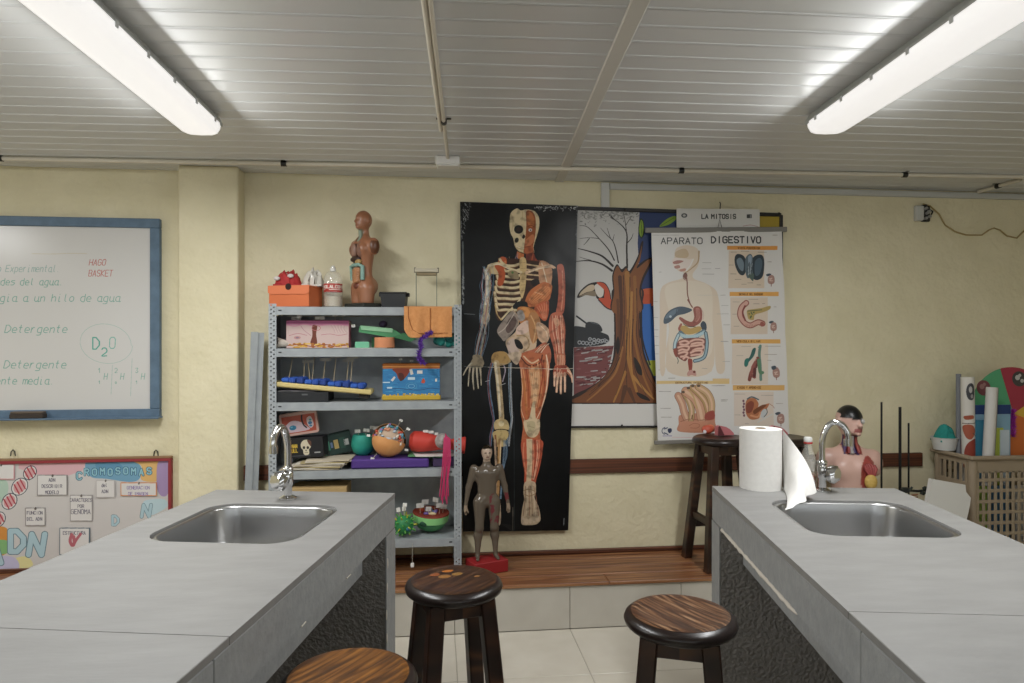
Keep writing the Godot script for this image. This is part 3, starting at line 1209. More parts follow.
func tap(t: Node3D, to: Vector3, s: float) -> void:
	var st := ms(false)
	lathe(st, [Vector2(0.0, 0.0), Vector2(0.033, 0.0), Vector2(0.033, 0.006), Vector2(0.024, 0.012), Vector2(0.0155, 0.016), Vector2(0.0155, 0.05), Vector2(0.02, 0.056), Vector2(0.02, 0.1), Vector2(0.016, 0.106), Vector2(0.0, 0.107)], 20)
	part(st, "base", M.chrome, t)
	# handle: valve stub towards the sink side with a faceted round knob
	var side := Vector3(-0.55 if s < 0 else 0.45, 0, 0.83).normalized()
	var hv := ms(false)
	tube(hv, [Vector3(0, 0.075, 0), Vector3(0, 0.075, 0) + side * 0.03], 0.012, 12)
	part(hv, "valve", M.chrome, t)
	var kn := ms()
	var rot := Basis(frame_of(side)[0], side, frame_of(side)[0].cross(side))
	lathe(kn, [Vector2(0.0, 0.024), Vector2(0.02, 0.024), Vector2(0.036, 0.036), Vector2(0.037, 0.054), Vector2(0.026, 0.066), Vector2(0.0, 0.068)], 9, Vector3(0, 0.075, 0), rot)
	part(kn, "handle", M.chrome, t)
	var nk := ms(false)
	var pts := []
	var rad := 0.041 if s < 0 else 0.048
	for i in 6:
		pts.append(Vector3(0, 0.1 + 0.08 * i / 5.0, 0))
	for i in range(1, 15):
		var a := PI * 1.02 * i / 14.0
		pts.append(Vector3(0, 0.18 + sin(a) * 0.098 if a < PI * 0.5 else 0.278 - (1.0 - sin(a)) * 0.066, 0) + to * (rad - cos(a) * rad))
	pts.append(pts[-1] + Vector3(0, -0.012, 0) + to * -0.002)
	tube(nk, pts, 0.0135 if s < 0 else 0.0118, 14)
	part(nk, "neck", M.chrome, t)
	var c := ms(false)
	tube(c, [Vector3(0, 0.104, 0), Vector3(0, 0.107, 0), Vector3(0, 0.121, 0), Vector3(0, 0.124, 0)], [0.015, 0.0195, 0.0195, 0.015], 12)
	part(c, "collar", M.chrome, t)
	var e := ms(false)
	var end: Vector3 = pts[-1]
	tube(e, [end + Vector3(0, 0.016, 0), end + Vector3(0, -0.01, 0)], 0.0165, 14)
	part(e, "aerator", M.chrome, t)

func stool(at: Vector3, turn: float, label: String, top: Material, grain := 0.0, hgt := 0.75) -> Node3D:
	var t := thing("stool", label, "stool", at, turn, "round wooden stools")
	var R := 0.155
	var th := 0.045
	var st := ms(false)
	lathe(st, [Vector2(R - 0.026, hgt - 0.002), Vector2(R - 0.014, hgt - 0.006), Vector2(R - 0.004, hgt - 0.014), Vector2(R, hgt - 0.024), Vector2(R - 0.003, hgt - 0.034), Vector2(R - 0.012, hgt - th + 0.003), Vector2(R - 0.024, hgt - th), Vector2(0.0, hgt - th)], 48)
	part(st, "seat_edge", M.black_wood, t)
	st = ms(false)
	lathe(st, [Vector2(0, hgt - 0.0045), Vector2(0.06, hgt - 0.004), Vector2(0.11, hgt - 0.0025), Vector2(R - 0.034, hgt - 0.0008), Vector2(R - 0.02, hgt - 0.003)].map(func(v): return v), 48)
	part(st, "seat_top", top, t).rotation.y = grain
	for k in 4:
		var d := Vector3(1, 0, 0).rotated(Vector3.UP, PI * 0.25 + PI * 0.5 * k)
		var a := d * 0.112 + Vector3(0, hgt - th, 0)
		var b := d * 0.195
		st = ms()
		post(st, b, a, 0.024, d)
		part(st, "leg", M.leg_wood, t)
	for k in 4:
		var d := Vector3(1, 0, 0).rotated(Vector3.UP, PI * 0.5 * k)
		var rot := Basis(Vector3.UP, PI * 0.5 * k)
		st = ms()
		box(st, d * 0.083 + Vector3(0, hgt - th - 0.026, 0), Vector3(0.02, 0.05, 0.13), 0.002, rot)
		part(st, "apron", M.leg_wood, t)
		var y := 0.2 if k % 2 else 0.26
		var off: float = lerpf(0.138, 0.079, y / (hgt - th))
		st = ms()
		box(st, d * off + Vector3(0, y, 0), Vector3(0.02, 0.04, off * 2.0 - 0.04), 0.003, rot)
		part(st, "stretcher", M.leg_wood, t)
	return t

# square bar between two points, one side facing along d
func post(st: SurfaceTool, a: Vector3, b: Vector3, h: float, d: Vector3) -> void:
	var x := d.rotated(Vector3.UP, PI * 0.25)
	var z := d.rotated(Vector3.UP, -PI * 0.25)
	var c := h * 0.18
	var ring := []
	for q in [[-h + c, -h], [h - c, -h], [h, -h + c], [h, h - c], [h - c, h], [-h + c, h], [-h, h - c], [-h, -h + c]]:
		ring.append(x * q[0] + z * q[1])
	for i in 8:
		var j := (i + 1) % 8
		quad(st, a + ring[i], a + ring[j], b + ring[j], b + ring[i], ring[i] + ring[j])
		tri(st, a, a + ring[i], a + ring[j], Vector3.DOWN)
		tri(st, b, b + ring[i], b + ring[j], Vector3.UP)

func seat_mat(sd: int, cols: Array, bands: float) -> StandardMaterial3D:
	var m := surf(grain_tex(sd, cols, bands, 512, 22.0), 0.34, Vector3.ONE * 2.7, null, 1.0, false)
	m.uv1_offset = Vector3(0.5, 0.5, 0.5)
	return m

func stools() -> void:
	var y := 0.75
	var p := ony(454, 578, y)
	var s := stool(Vector3(p.x, 0, p.z), deg_to_rad(15.0), "dark brown wooden stool with orange paint splashes, in front of shelf", seat_mat(61, ["1e120c", "2d1a10", "3f2717", "5a3b22"], 9.0), 0.6)
	for q in [[-0.02, -0.085, 0.022, "9a5a1d"], [0.012, -0.05, 0.016, "7d5a2a"], [-0.065, -0.05, 0.02, "7d4420"], [-0.03, -0.03, 0.018, "82592c"], [0.075, -0.02, 0.01, "7a5228"]]:
		var st := ms(false)
		lathe(st, [Vector2(0, 0.0012), Vector2(q[2] * 0.8, 0.001), Vector2(q[2], 0.0)], 10, Vector3(q[0], y - 0.0042, q[1]).rotated(Vector3.UP, deg_to_rad(-15.0)), Basis.from_scale(Vector3(1.2, 1, 0.9)))
		part(st, "paint_splash", mat(q[3], 0.5), s)
	p = ony(680, 611, y)
	stool(Vector3(p.x, 0, p.z), deg_to_rad(-21), "worn streaky dark brown wooden stool beside the torso-side counter", seat_mat(62, ["24140c", "3a2214", "4b2f1d", "6b4a30", "94765a"], 8.0), -0.75)
	p = ony(349, 673, y)
	stool(Vector3(p.x, 0, p.z), deg_to_rad(35), "golden brown wooden stool tucked against the whiteboard-side counter", seat_mat(63, ["38200c", "53310f", "6e4419", "8a5a26"], 5.0), 0.3)
	p = ony(720, 436, 0.72 + PLINTH)
	stool(Vector3(p.x, PLINTH, p.z), deg_to_rad(5), "dark wooden stool on the boarded step holding an orange model piece", seat_mat(64, ["170e0a", "2a1910", "3b2417"], 6.0), 0.0, 0.72)
	p = ony(774, 436.5, 0.72 + PLINTH)
	stool(Vector3(p.x + 0.05, PLINTH, p.z - 0.02), deg_to_rad(9), "dark wooden stool on the boarded step behind the paper roll", seat_mat(65, ["170e0a", "2a1910", "3b2417"], 6.0), 0.0, 0.72)

# ---------- things on the wall ----------
func bar(st: SurfaceTool, a: Vector3, b: Vector3, h: float, d: float, bev := 0.002) -> void:
	# box from a to b (in a plane z = const), h across, d deep
	var dir := (b - a).normalized()
	var up := Vector3(0, 0, 1).cross(dir)
	box(st, (a + b) * 0.5, Vector3(a.distance_to(b), h, d), bev, Basis(dir, up, Vector3(0, 0, 1)))

func wall_things() -> void:
	whiteboard()
	chromosome_board()
	skeleton_chart()
	mural()
	mitosis_chart()
	digestive_chart()
	leaning_bars()

func whiteboard() -> void:
	var t := thing("whiteboard", "wall whiteboard in a blue-grey frame with green marker notes", "whiteboard", Vector3.ZERO)
	var z := 0.02
	var tr := onz(160.5, 219, z)
	var br := onz(160.5, 418, z)
	var x0 := tr.x - 1.62
	var fw := 0.052
	var st := ms()
	box(st, Vector3((x0 + tr.x) * 0.5, (tr.y + br.y) * 0.5, 0.008), Vector3(tr.x - x0 - 0.02, tr.y - br.y - 0.02, 0.014))
	part(st, "backing", mat("6b6a66", 0.8), t)
	var fm := surf(noise_tex(71, 0.02, "4f6478", "5f768b", 4, 256), 0.5, Vector3.ONE * 2.0)
	for e in [[Vector3(x0, tr.y - fw * 0.5, 0.017), Vector3(tr.x, tr.y - fw * 0.5, 0.017)], [Vector3(x0, br.y + fw * 0.5, 0.017), Vector3(tr.x, br.y + fw * 0.5, 0.017)], [Vector3(tr.x - fw * 0.5, br.y + fw, 0.017), Vector3(tr.x - fw * 0.5, tr.y - fw, 0.017)], [Vector3(x0 + fw * 0.5, br.y + fw, 0.017), Vector3(x0 + fw * 0.5, tr.y - fw, 0.017)]]:
		st = ms()
		bar(st, e[0], e[1], fw, 0.034, 0.004)
		part(st, "frame_rail", fm, t)
	st = ms()
	bar(st, Vector3(x0 + 0.01, br.y + 0.006, 0.05), Vector3(tr.x + 0.012, br.y + 0.006, 0.05), 0.01, 0.07, 0.003)
	part(st, "pen_ledge", fm, t)
	var c := wall_canvas(-110, 222, 156, 416, 0.018, 900, "c9c7c4")
	c.frame(0, 225, 6.206)
	var g := "7fa79a"
	c.text("o Experimental.", -14, 290, 40, 4.5, "93aaa4", 0.22, 0.82)
	c.text("HAGO", 553, 250, 36, 4.5, "b5716a", 0.2, 0.8)
	c.text("BASKET", 550, 318, 38, 4.5, "b5716a", 0.15, 0.72)
	c.text("dades del agua.", -58, 372, 40, 5, g, 0.2, 0.98)
	c.text("eorgia a un hilo de agua", -110, 474, 44, 5, g, 0.2, 1.06)
	c.curve([200, 178, 330, 180, 430, 176, 540, 178], 5, "c3bba9")
	c.frame(0, 310, 5.939)
	c.text("Detergente", 28, 134, 44, 5, g, 0.25, 1.06)
	c.text("Detergente", 22, 345, 44, 5, g, 0.25, 1.06)
	c.text("siente media.", -90, 440, 42, 5, g, 0.2, 0.98)
	c.text("D", 552, 232, 68, 8, "5fa393", 0.0, 0.85)
	c.text("2", 606, 272, 46, 7, "5fa393", 0.0, 0.9)
	c.text("O", 650, 228, 66, 6, "7fb0a4", 0.05, 0.75)
	var a := []
	for i in 26:
		a.append_array([630 + cos(TAU * i / 25.0) * (158 - i * 0.3), 200 + sin(TAU * i / 25.0 + 0.1) * 118])
	c.line(a, 2.4, "93b3aa")
	for q in [[585, "1", "H"], [683, "2", "H"], [806, "3", "H"]]:
		c.text(q[1], q[0], 372, 26, 3.6, g)
		c.text(q[2], q[0] + 32, 412, 36, 4.2, g, 0.15)
		c.text("1" if q[1] != "2" else "o", q[0] + 2, 438, 18, 3.4, g)
	c.line([668, 330, 660, 500], 3, "9db5ae")
	c.line([785, 288, 776, 510], 3, "9db5ae")
	var m := print_mat(c, 0.22)
	hang(sheet(c, [Vector2(-104, 225), Vector2(153, 226.5), Vector2(153, 411), Vector2(-104, 418)], 0.016, 0.003, 4, 4), m, "writing_surface", t)
	# board rubber on the ledge
	var e := onz(28, 413, 0.06)
	var r := thing("board_eraser", "dark brown felt board eraser lying on the whiteboard ledge", "eraser", Vector3(e.x, br.y + 0.011, 0.058))
	st = ms()
	box(st, Vector3(0, 0.0125, 0), Vector3(0.17, 0.025, 0.045), 0.004)
	part(st, "felt", mat("3a322c", 0.95), r)
	st = ms()
	box(st, Vector3(0, 0.031, 0), Vector3(0.165, 0.012, 0.04), 0.004)
	part(st, "grip", mat("574b41", 0.6), r)

func chromosome_board() -> void:
	var t := thing("poster_board", "hand-made chromosome poster board in a red frame below the whiteboard", "poster board", Vector3.ZERO)
	var z := 0.016
	var c := wall_canvas(-80, 455, 176, 694, z, 800, "c6c2bf")
	c.frame(0, 440, 4.878)
	c.poly([90, 95, 430, 95, 400, 150, 330, 175, 180, 168, 90, 140], "cfa7ac")
	c.blob([425, 105, 600, 100, 680, 120, 685, 180, 640, 205, 520, 190, 440, 178], "6e9ab4")
	c.blob([470, 110, 560, 105, 600, 140, 540, 160, 480, 150], "5b8cab")
	c.blob([650, 100, 770, 98, 785, 140, 770, 200, 690, 195, 690, 130], "d3ab6c")
	c.blob([770, 110, 820, 105, 822, 250, 790, 275, 765, 230], "a08ab0")
	c.blob([-200, 200, 0, 190, 40, 230, 10, 300, -100, 340, -250, 300], "a9c0b0")
	c.blob([-50, 440, 30, 430, 50, 520, 20, 560, -60, 570], "c9893f")
	c.blob([-80, 500, 30, 490, 45, 545, -10, 560, -90, 560], "7fae72")
	c.blob([75, 580, 130, 570, 160, 610, 100, 630], "d6cf96")
	c.blob([-120, 580, 60, 570, 80, 640, -100, 650], "b9b5cf")
	c.blob([700, 300, 800, 290, 810, 330, 720, 370], "b5ccd3")
	# strand of paired loops, upper right to lower left
	for q in [[-110, 470, 40], [-60, 430, 42], [-10, 388, 40], [45, 300, 42], [95, 228, 45], [145, 160, 36]]:
		c.oval(q[0], q[1], q[2], q[2] * 0.8, "d4d0cd", -0.9)
		c.oval(q[0], q[1], q[2] * 0.78, q[2] * 0.6, "c79a9b", -0.9)
		for k in [-0.5, 0.0, 0.5]:
			c.line([q[0] - 12 + k * 30, q[1] - 22 - k * 25, q[0] + 12 + k * 30, q[1] + 22 - k * 25], 7, "a83f48")
		var a := []
		for i in 21:
			var v := Vector2(cos(TAU * i / 20) * q[2], sin(TAU * i / 20) * q[2] * 0.8).rotated(-0.9)
			a.append_array([q[0] + v.x, q[1] + v.y])
		c.line(a, 4, "3d4450")
	var x := 375.0
	var ys := [192, 172, 172, 168, 172, 166, 166, 168, 172, 166]
	var word := "CROMOSOMAS"
	for i in 10:
		c.text(word[i], x, ys[i], 30 if i else 34, 13, "2f5d73", 0.0, 0.95)
		c.text(word[i], x, ys[i], 30 if i else 34, 7, "8db9c4", 0.0, 0.95)
		x += 38
	for q in [["D", 50, 545, 100], ["N", 138, 560, 100], ["A", -60, 600, 100], ["D", 548, 415, 44], ["N", 690, 375, 58]]:
		c.text(q[0], q[1], q[2], q[3], q[3] * 0.34, "5d7783", 0.16 if q[0] == "N" else 0.0, 0.95)
		c.text(q[0], q[1], q[2], q[3], q[3] * 0.26, "a7c2cb", 0.16 if q[0] == "N" else 0.0, 0.95)
	var cards := [[-60, 118, 72, 192, "c98f94"], [183, 170, 330, 270, "8f8a88"], [470, 195, 562, 280, "b9b4b2"], [590, 207, 766, 272, "cf8653"], [342, 268, 452, 396, "9a9592"], [124, 330, 222, 418, "8f8a88"], [292, 428, 440, 560, "5b6a74"]]
	var words := [["", ""], ["ADN", "DESCRIBIR", "MODELO"], ["del", "ADN"], ["GENERACION", "DE IMAGEN"], ["CARACTERES", "POR", "GENOMA"], ["FUNCION", "DEL ADN"], ["ESTRUCTURA"]]
	for i in cards.size():
		var q: Array = cards[i]
		c.poly([q[0], q[1], q[2], q[1], q[2], q[3], q[0], q[3]], q[4])
		c.poly([q[0] + 4, q[1] + 3, q[2] - 4, q[1] + 3, q[2] - 4, q[3] - 4, q[0] + 4, q[3] - 4], "d2cfcc")
		var w: Array = words[i]
		for k in w.size():
			var hh: float = 15.0 if i != 4 or k != 2 else 22.0
			var len: float = w[k].length() * hh / 6.0 * 5.6 * 0.8
			c.text(w[k], (q[0] + q[2]) * 0.5 - len * 0.5, q[1] + 32 + k * 30.0, hh, 3.0, "6d6a75" if i != 3 else "8d7fa8", 0.0, 0.8)
	c.curve([352, 460, 345, 490, 355, 512, 365, 500, 362, 470], 16, "b0626b")
	c.curve([395, 458, 372, 490, 362, 512], 14, "b0626b")
	var m := print_mat(c, 0.75)
	hang(sheet(c, [Vector2(-74, 459), Vector2(168, 459), Vector2(168, 688), Vector2(-74, 688)], 0.008, 0.006, 4, 4), m, "painted_sheet", t)
	for i in cards.size():
		var q: Array = cards[i]
		var f := func(a, b): return Vector2(a / 4.878, 440 + b / 4.878)
		var cd := hang(sheet(c, [f.call(q[0], q[1]), f.call(q[2], q[1] + 2), f.call(q[2], q[3]), f.call(q[0], q[3])], 0.0155, 0.0015, 3, 3, 0.006), m, "card", t)
		if i != 6:
			var pst := ms(false)
			var pp := onz((q[0] + q[2]) * 0.5 / 4.878, 440 + (q[1] + 4) / 4.878, 0.02)
			ellipsoid(pst, pp, Vector3(0.005, 0.008, 0.006), 8)
			part(pst, "pin", mat("77726c", 0.4, 0.5), cd)
	var tr := onz(172, 458, z)
	var x0 := onz(-78, 458, z).x
	var yb := onz(172, 690, z).y
	var red := mat("8c2f35", 0.5)
	for e in [[Vector3(x0, tr.y - 0.008, 0.014), Vector3(tr.x, tr.y - 0.008, 0.014), red, 0.016], [Vector3(x0, tr.y + 0.006, 0.014), Vector3(tr.x, tr.y + 0.006, 0.014), mat("8a6a4b", 0.6), 0.012], [Vector3(tr.x - 0.009, yb, 0.014), Vector3(tr.x - 0.009, tr.y - 0.016, 0.014), red, 0.018], [Vector3(x0 + 0.009, yb, 0.014), Vector3(x0 + 0.009, tr.y - 0.016, 0.014), red, 0.018], [Vector3(x0, yb, 0.014), Vector3(tr.x, yb, 0.014), red, 0.018]]:
		var st := ms()
		bar(st, e[0], e[1], e[3], 0.028, 0.003)
		part(st, "frame_strip", e[2], t)
	for px in [13.0, 156.0]:
		var h := onz(px, 456, 0.01)
		var st := ms(false)
		tube(st, [h + Vector3(-0.012, 0, 0), h + Vector3(-0.009, 0.024, 0), h + Vector3(0, 0.034, 0), h + Vector3(0.009, 0.024, 0), h + Vector3(0.012, 0, 0)], 0.003, 6)
		part(st, "wire_hook", M.dark_metal, t)

func skeleton_chart() -> void:
	var c := wall_canvas(457, 198, 581, 534, 0.02, 1000, "0a0b0c")
	var B := "cdbb96"
	var B2 := "a98f66"
	var R := "a9492c"
	var R2 := "c4714c"
	var P := "c99b80"
	# ---- sheen-free worn print: scuffs along the edges
	var r := RandomNumberGenerator.new()
	r.seed = 8
	c.frame(455, 195, 7.592)
	for i in 90:
		var x := r.randf_range(600, 930)
		var y := 95 + r.randf_range(-14, 30) * r.randf()
		c.line([x, y, x + r.randf_range(-14, 14), y + r.randf_range(-5, 12)], r.randf_range(2, 6), ["9a9a98", "77787a", "c2c2c0"][i % 3])
	for i in 60:
		var y := r.randf_range(50, 330) 
		var x := 45 + r.randf_range(0, 90) * (1.0 - y / 340.0)
		c.line([x, y, x + r.randf_range(-6, 20), y + r.randf_range(5, 26)], r.randf_range(1.5, 4), ["7d7f80", "56595a", "a5a6a6"][i % 3])
	for i in 70:
		var y := r.randf_range(100, 700)
		c.line([932 + r.randf_range(-16, 10), y, 930 + r.randf_range(-16, 10), y + r.randf_range(4, 20)], r.randf_range(2, 5), ["5d6062", "8f9192", "3c4042"][i % 3])
	c.line([58, 360, 62, 683], 12, "5c6062")
	c.frame(455, 275, 7.592)
	for i in 50:
		var y := r.randf_range(0, 220)
		c.line([60 + r.randf_range(-8, 8), y, 62 + r.randf_range(-8, 8), y + 10], 5, ["8d9090", "6a6e70"][i % 2])
	c.line([70, 295, 150, 300], 4, "6f7476")
	c.frame(455, 195, 7.592)
	# ---- skull
	c.blob([415, 190, 425, 135, 468, 104, 500, 120, 540, 112, 600, 124, 634, 170, 638, 235, 620, 310, 606, 352, 594, 400, 598, 440, 556, 452, 515, 442, 478, 425, 452, 388, 440, 330, 422, 295, 413, 240], B)
	c.blob([540, 125, 585, 128, 608, 170, 612, 250, 606, 310, 600, 350, 590, 395, 596, 440, 556, 450, 520, 440, 524, 390, 535, 300, 540, 220], "8f4e2a")
	c.blob([545, 135, 580, 140, 600, 190, 595, 240, 560, 235, 545, 190], "b06a3c")
	c.blob([548, 330, 590, 300, 600, 345, 575, 380, 535, 395, 530, 350], "b5704a")
	c.blob([540, 395, 585, 385, 590, 430, 550, 445, 525, 430], "a55a36")
	c.line([530, 397, 570, 392], 6, "7c3a22")
	c.oval(482, 263, 35, 33, "14100c")
	c.oval(482, 263, 16, 18, "2a1b12")
	c.oval(570, 268, 14, 12, "c7c2c0")
	c.dot(572, 269, 6, "5a3a22")
	c.curve([550, 240, 575, 232, 600, 245], 5, "6b3117")
	c.blob([520, 300, 532, 318, 518, 335, 508, 322], "1c130d")
	c.oval(467, 345, 15, 20, "18120d", 0.3)
	c.curve([505, 118, 512, 150, 506, 200], 3, B2)
	c.curve([425, 150, 440, 200, 430, 280], 6, "b8a47c")
	c.line([470, 395, 520, 410], 7, "ddcfb2")
	c.line([470, 402, 520, 417], 2, "7f6b4a")
	for i in 7:
		c.line([472 + i * 7, 388 + i * 2, 473 + i * 7, 414 + i * 2], 1.5, "8d7a58")
	c.curve([455, 385, 480, 425, 520, 440], 5, "a9956c")
	# ---- neck and collar bones
	c.poly([470, 430, 522, 450, 520, 500, 490, 500, 466, 470], "b56b3e")
	c.poly([535, 450, 596, 440, 612, 490, 690, 530, 620, 560, 560, 560, 540, 520], "6f2f20")
	c.line([590, 450, 570, 560], 10, "9a4a2c")
	c.line([612, 490, 600, 560], 10, "8b3a26")
	c.line([640, 500, 700, 540], 8, "7c3a28")
	c.blob([500, 500, 530, 500, 545, 560, 525, 590, 505, 560], "6d665f")
	for i in 26:
		var x := r.randf_range(360, 480)
		var y := 430 + (480 - x) * 0.4 + r.randf_range(0, 90)
		c.curve([x, y, x + r.randf_range(-20, 10), y + 25, x + r.randf_range(-25, 15), y + 50], 2.4, ["8a94a5", "a34a3c", "9d8f7e", "6c7f9c"][i % 4])
	# ---- torso ground: chest cage over black
	c.frame(455, 275, 7.592)
	c.blob([330, -110, 500, -120, 560, -110, 640, -100, 720, -60, 735, 60, 715, 200, 700, 330, 640, 345, 560, 250, 480, 190, 440, 240, 350, 345, 305, 300, 310, 160, 330, 40], "3a2014")
	c.blob([330, -120, 390, -120, 375, 20, 345, 60, 318, 40], "a9512e")
	c.curve([380, -100, 360, -20, 335, 40], 16, "c27548")
	for i in 9:
		var y := -88.0 + i * 42.0
		var l := 352.0 - i * 6.5 + maxf(0, (i - 6) * 12.0)
		c.curve([492, y + 6 + i * 1.5, 440, y + 22, 385, y + 18, l, y - 6 + i * 3.0, l - 14, y - 30], 25, "7d6040")
		c.curve([492, y + 4 + i * 1.5, 440, y + 19, 385, y + 15, l + 2, y - 8 + i * 3.0, l - 12, y - 30], 18, B)
	c.curve([350, 340, 400, 285, 450, 235, 490, 190], 14, B)
	c.curve([305, 230, 320, 300, 352, 342], 10, "b79a68")
	c.blob([490, -120, 535, -120, 540, 0, 528, 120, 505, 180, 488, 100, 492, 0], "c4a877")
	for i in 6:
		c.line([497, -90 + i * 42, 532, -92 + i * 42], 3, "8e7049")
	# right chest: ribs under muscle, breast muscle
	for i in 4:
		c.curve([535, -80 + i * 38, 600, -70 + i * 36, 660, -60 + i * 34], 12, "c3a780")
	c.blob([570, 50, 625, 30, 640, 70, 600, 95], "20130d")
	c.blob([640, -100, 722, -70, 740, 60, 700, 110, 640, 60], "b98a68")
	c.curve([655, -90, 680, 0, 700, 80], 7, "d9c9ae")
	c.blob([532, 205, 560, 130, 620, 80, 680, 55, 735, 85, 738, 140, 705, 195, 640, 230, 570, 245], "b5683c")
	c.blob([560, 190, 600, 130, 660, 90, 720, 95, 715, 140, 660, 195, 590, 225], "c98150")
	for i in 6:
		c.curve([545 + i * 8, 225, 610 + i * 12, 150 + i * 10, 690 + i * 6, 75 + i * 14], 3, "8e4a28")
	c.line([600, 130, 660, 150], 3, "ddb98e")
	c.blob([600, 250, 700, 195, 712, 260, 690, 345, 650, 330], "b45a38")
	for i in 5:
		c.curve([620 + i * 18, 245 - i * 10, 650 + i * 10, 290, 665 + i * 6, 330], 4, "d08a66")
	# ---- opened belly: tissue folds
	c.blob([435, 245, 470, 205, 540, 205, 545, 250, 480, 262], "0c0d0d")
	c.blob([470, 260, 520, 240, 600, 265, 640, 330, 640, 400, 560, 420, 490, 360], "b27442")
	c.blob([500, 255, 545, 250, 570, 300, 530, 320], "c98a4e")
	c.blob([318, 425, 360, 350, 430, 275, 470, 300, 482, 365, 450, 420, 380, 500, 350, 480], "8d7f74")
	c.blob([385, 420, 400, 350, 440, 310, 465, 340, 455, 390, 410, 440], "5c4a44")
	c.curve([330, 440, 380, 400, 450, 290], 8, "b5a598")
	c.curve([440, 270, 480, 320, 478, 375], 9, "a89078")
	c.blob([470, 280, 510, 270, 530, 330, 490, 350], "9c938c")
	c.blob([385, 500, 450, 440, 480, 390, 560, 345, 600, 380, 620, 480, 600, 570, 530, 600, 480, 650, 430, 640, 400, 570], "c4a98c")
	c.blob([470, 395, 545, 345, 565, 400, 540, 440, 470, 450], "d0b3a2")
	c.blob([395, 520, 440, 480, 470, 540, 490, 600, 460, 660, 430, 650, 405, 590], "bfa99b")
	c.blob([450, 490, 490, 500, 515, 545, 500, 565, 465, 545], "140f0c")
	c.curve([470, 460, 540, 470, 560, 540, 520, 580], 9, "a3865f")
	c.blob([560, 300, 615, 290, 650, 370, 640, 450, 590, 520, 560, 430], "a9764a")
	c.curve([575, 310, 610, 400, 590, 520], 10, "c79b6c")
	c.blob([620, 360, 680, 380, 720, 440, 690, 520, 640, 500, 620, 440], "c6a183")
	c.curve([640, 380, 690, 430, 700, 480], 6, "e0c9ae")
	c.blob([618, 490, 650, 510, 640, 530, 622, 520], "120d0b")
	c.blob([500, 600, 600, 560, 680, 510, 720, 560, 725, 640, 690, 683, 500, 683], "b06347")
	for i in 7:
		c.curve([520 + i * 20, 640 - i * 6, 590 + i * 16, 600 - i * 10, 650 + i * 10, 540 - i * 3], 6, ["ddc3a8", "c58d6c", "8d4630"][i % 3])
	c.blob([275, 640, 300, 595, 360, 580, 400, 600, 420, 660, 340, 690, 290, 690], B2)
	c.blob([300, 610, 350, 590, 385, 610, 370, 650, 310, 660], "c0a06c")
	# ---- bone arm with its vessels
	c.frame(455, 195, 7.592)
	c.blob([238, 560, 262, 525, 310, 520, 350, 545, 330, 600, 270, 600, 240, 600], "c0a880")
	c.blob([300, 540, 350, 530, 380, 600, 360, 683, 320, 683, 330, 600], "a9512e")
	c.curve([255, 540, 330, 522, 420, 562, 500, 588], 20, B)
	c.curve([270, 538, 330, 528, 410, 566], 5, "e2d6bb")
	c.curve([540, 590, 640, 555, 715, 540, 752, 556], 22, "c9a98a")
	c.curve([560, 585, 640, 560, 715, 548], 6, "e2d0b4")
	c.blob([420, 575, 470, 585, 480, 640, 420, 630, 400, 600], "8b7a5c")
	c.dot(435, 590, 9, "4c6a3c")
	c.frame(455, 275, 7.592)
	c.curve([243, -30, 250, 100, 238, 210, 232, 300], 44, "a89c80", 36)
	c.curve([238, -30, 246, 100, 232, 220], 20, "d5cbb4")
	c.blob([200, 310, 232, 280, 262, 300, 258, 350, 222, 372, 196, 350], "a9987c")
	c.curve([215, 350, 190, 450, 165, 560, 160, 630], 16, "b8aa8c", 13)
	c.curve([240, 350, 222, 450, 200, 560, 195, 640], 15, "a5967a", 12)
	for i in 14:
		var o := r.randf_range(-18, 18)
		var cc: String = ["7e93a8", "a34a42", "93a7b5", "5f7d95", "b9aeb0"][i % 5]
		c.curve([215 + o + (i % 2) * 55, -60 + r.randf_range(-30, 60), 200 + o * 0.8 + (i % 3) * 40, 80, 205 + o + (i % 2) * 50, 220, 195 + o + (i % 2) * 45, 330, 178 + o * 0.8 + (i % 3) * 30, 470, 150 + o * 0.5 + (i % 3) * 22, 630], 2.6, cc)
	c.blob([130, 640, 160, 618, 205, 630, 215, 683, 120, 683], "9f8f74")
	c.frame(455, 355, 7.592)
	c.blob([140, 0, 200, 5, 212, 60, 205, 95, 130, 95, 108, 80, 130, 40], "a39378")
	for f in [[115, 90, 106, 150, 100, 235, 11], [140, 95, 135, 170, 142, 262, 12], [165, 98, 168, 170, 176, 252, 12], [190, 95, 196, 160, 198, 228, 11], [125, 60, 90, 100, 62, 152, 11]]:
		c.curve([f[0], f[1], f[2], f[3], f[4], f[5]], f[6] * 1.5, "b7aa90", f[6] * 0.7)
		c.curve([f[0] - 2, f[1], f[2] - 2, f[3], f[4], f[5] - 6], f[6] * 0.5, "d8cfba", 3)
	# ---- muscle arm
	c.frame(455, 195, 7.592)
	c.blob([755, 570, 800, 560, 815, 620, 790, 683, 730, 683], "0c0d0e")
	c.frame(455, 275, 7.592)
	c.blob([740, -40, 800, -20, 790, 120, 795, 200, 770, 270, 720, 285, 712, 220, 735, 100], "0b0c0d")
	for i in 6:
		c.dot(760 + (i % 3) * 16, 180 + i * 16, 14, "0b0c0d")
	c.blob([772, -66, 798, -84, 822, -62, 832, 20, 834, 120, 828, 260, 805, 300, 765, 290, 776, 220, 784, 120, 778, 0], "a85a44")
	c.curve([812, -30, 818, 120, 805, 270], 7, "c98a70")
	c.blob([715, 330, 740, 290, 800, 285, 828, 350, 835, 430, 830, 560, 832, 683, 765, 683, 745, 560, 712, 430], "b3644a")
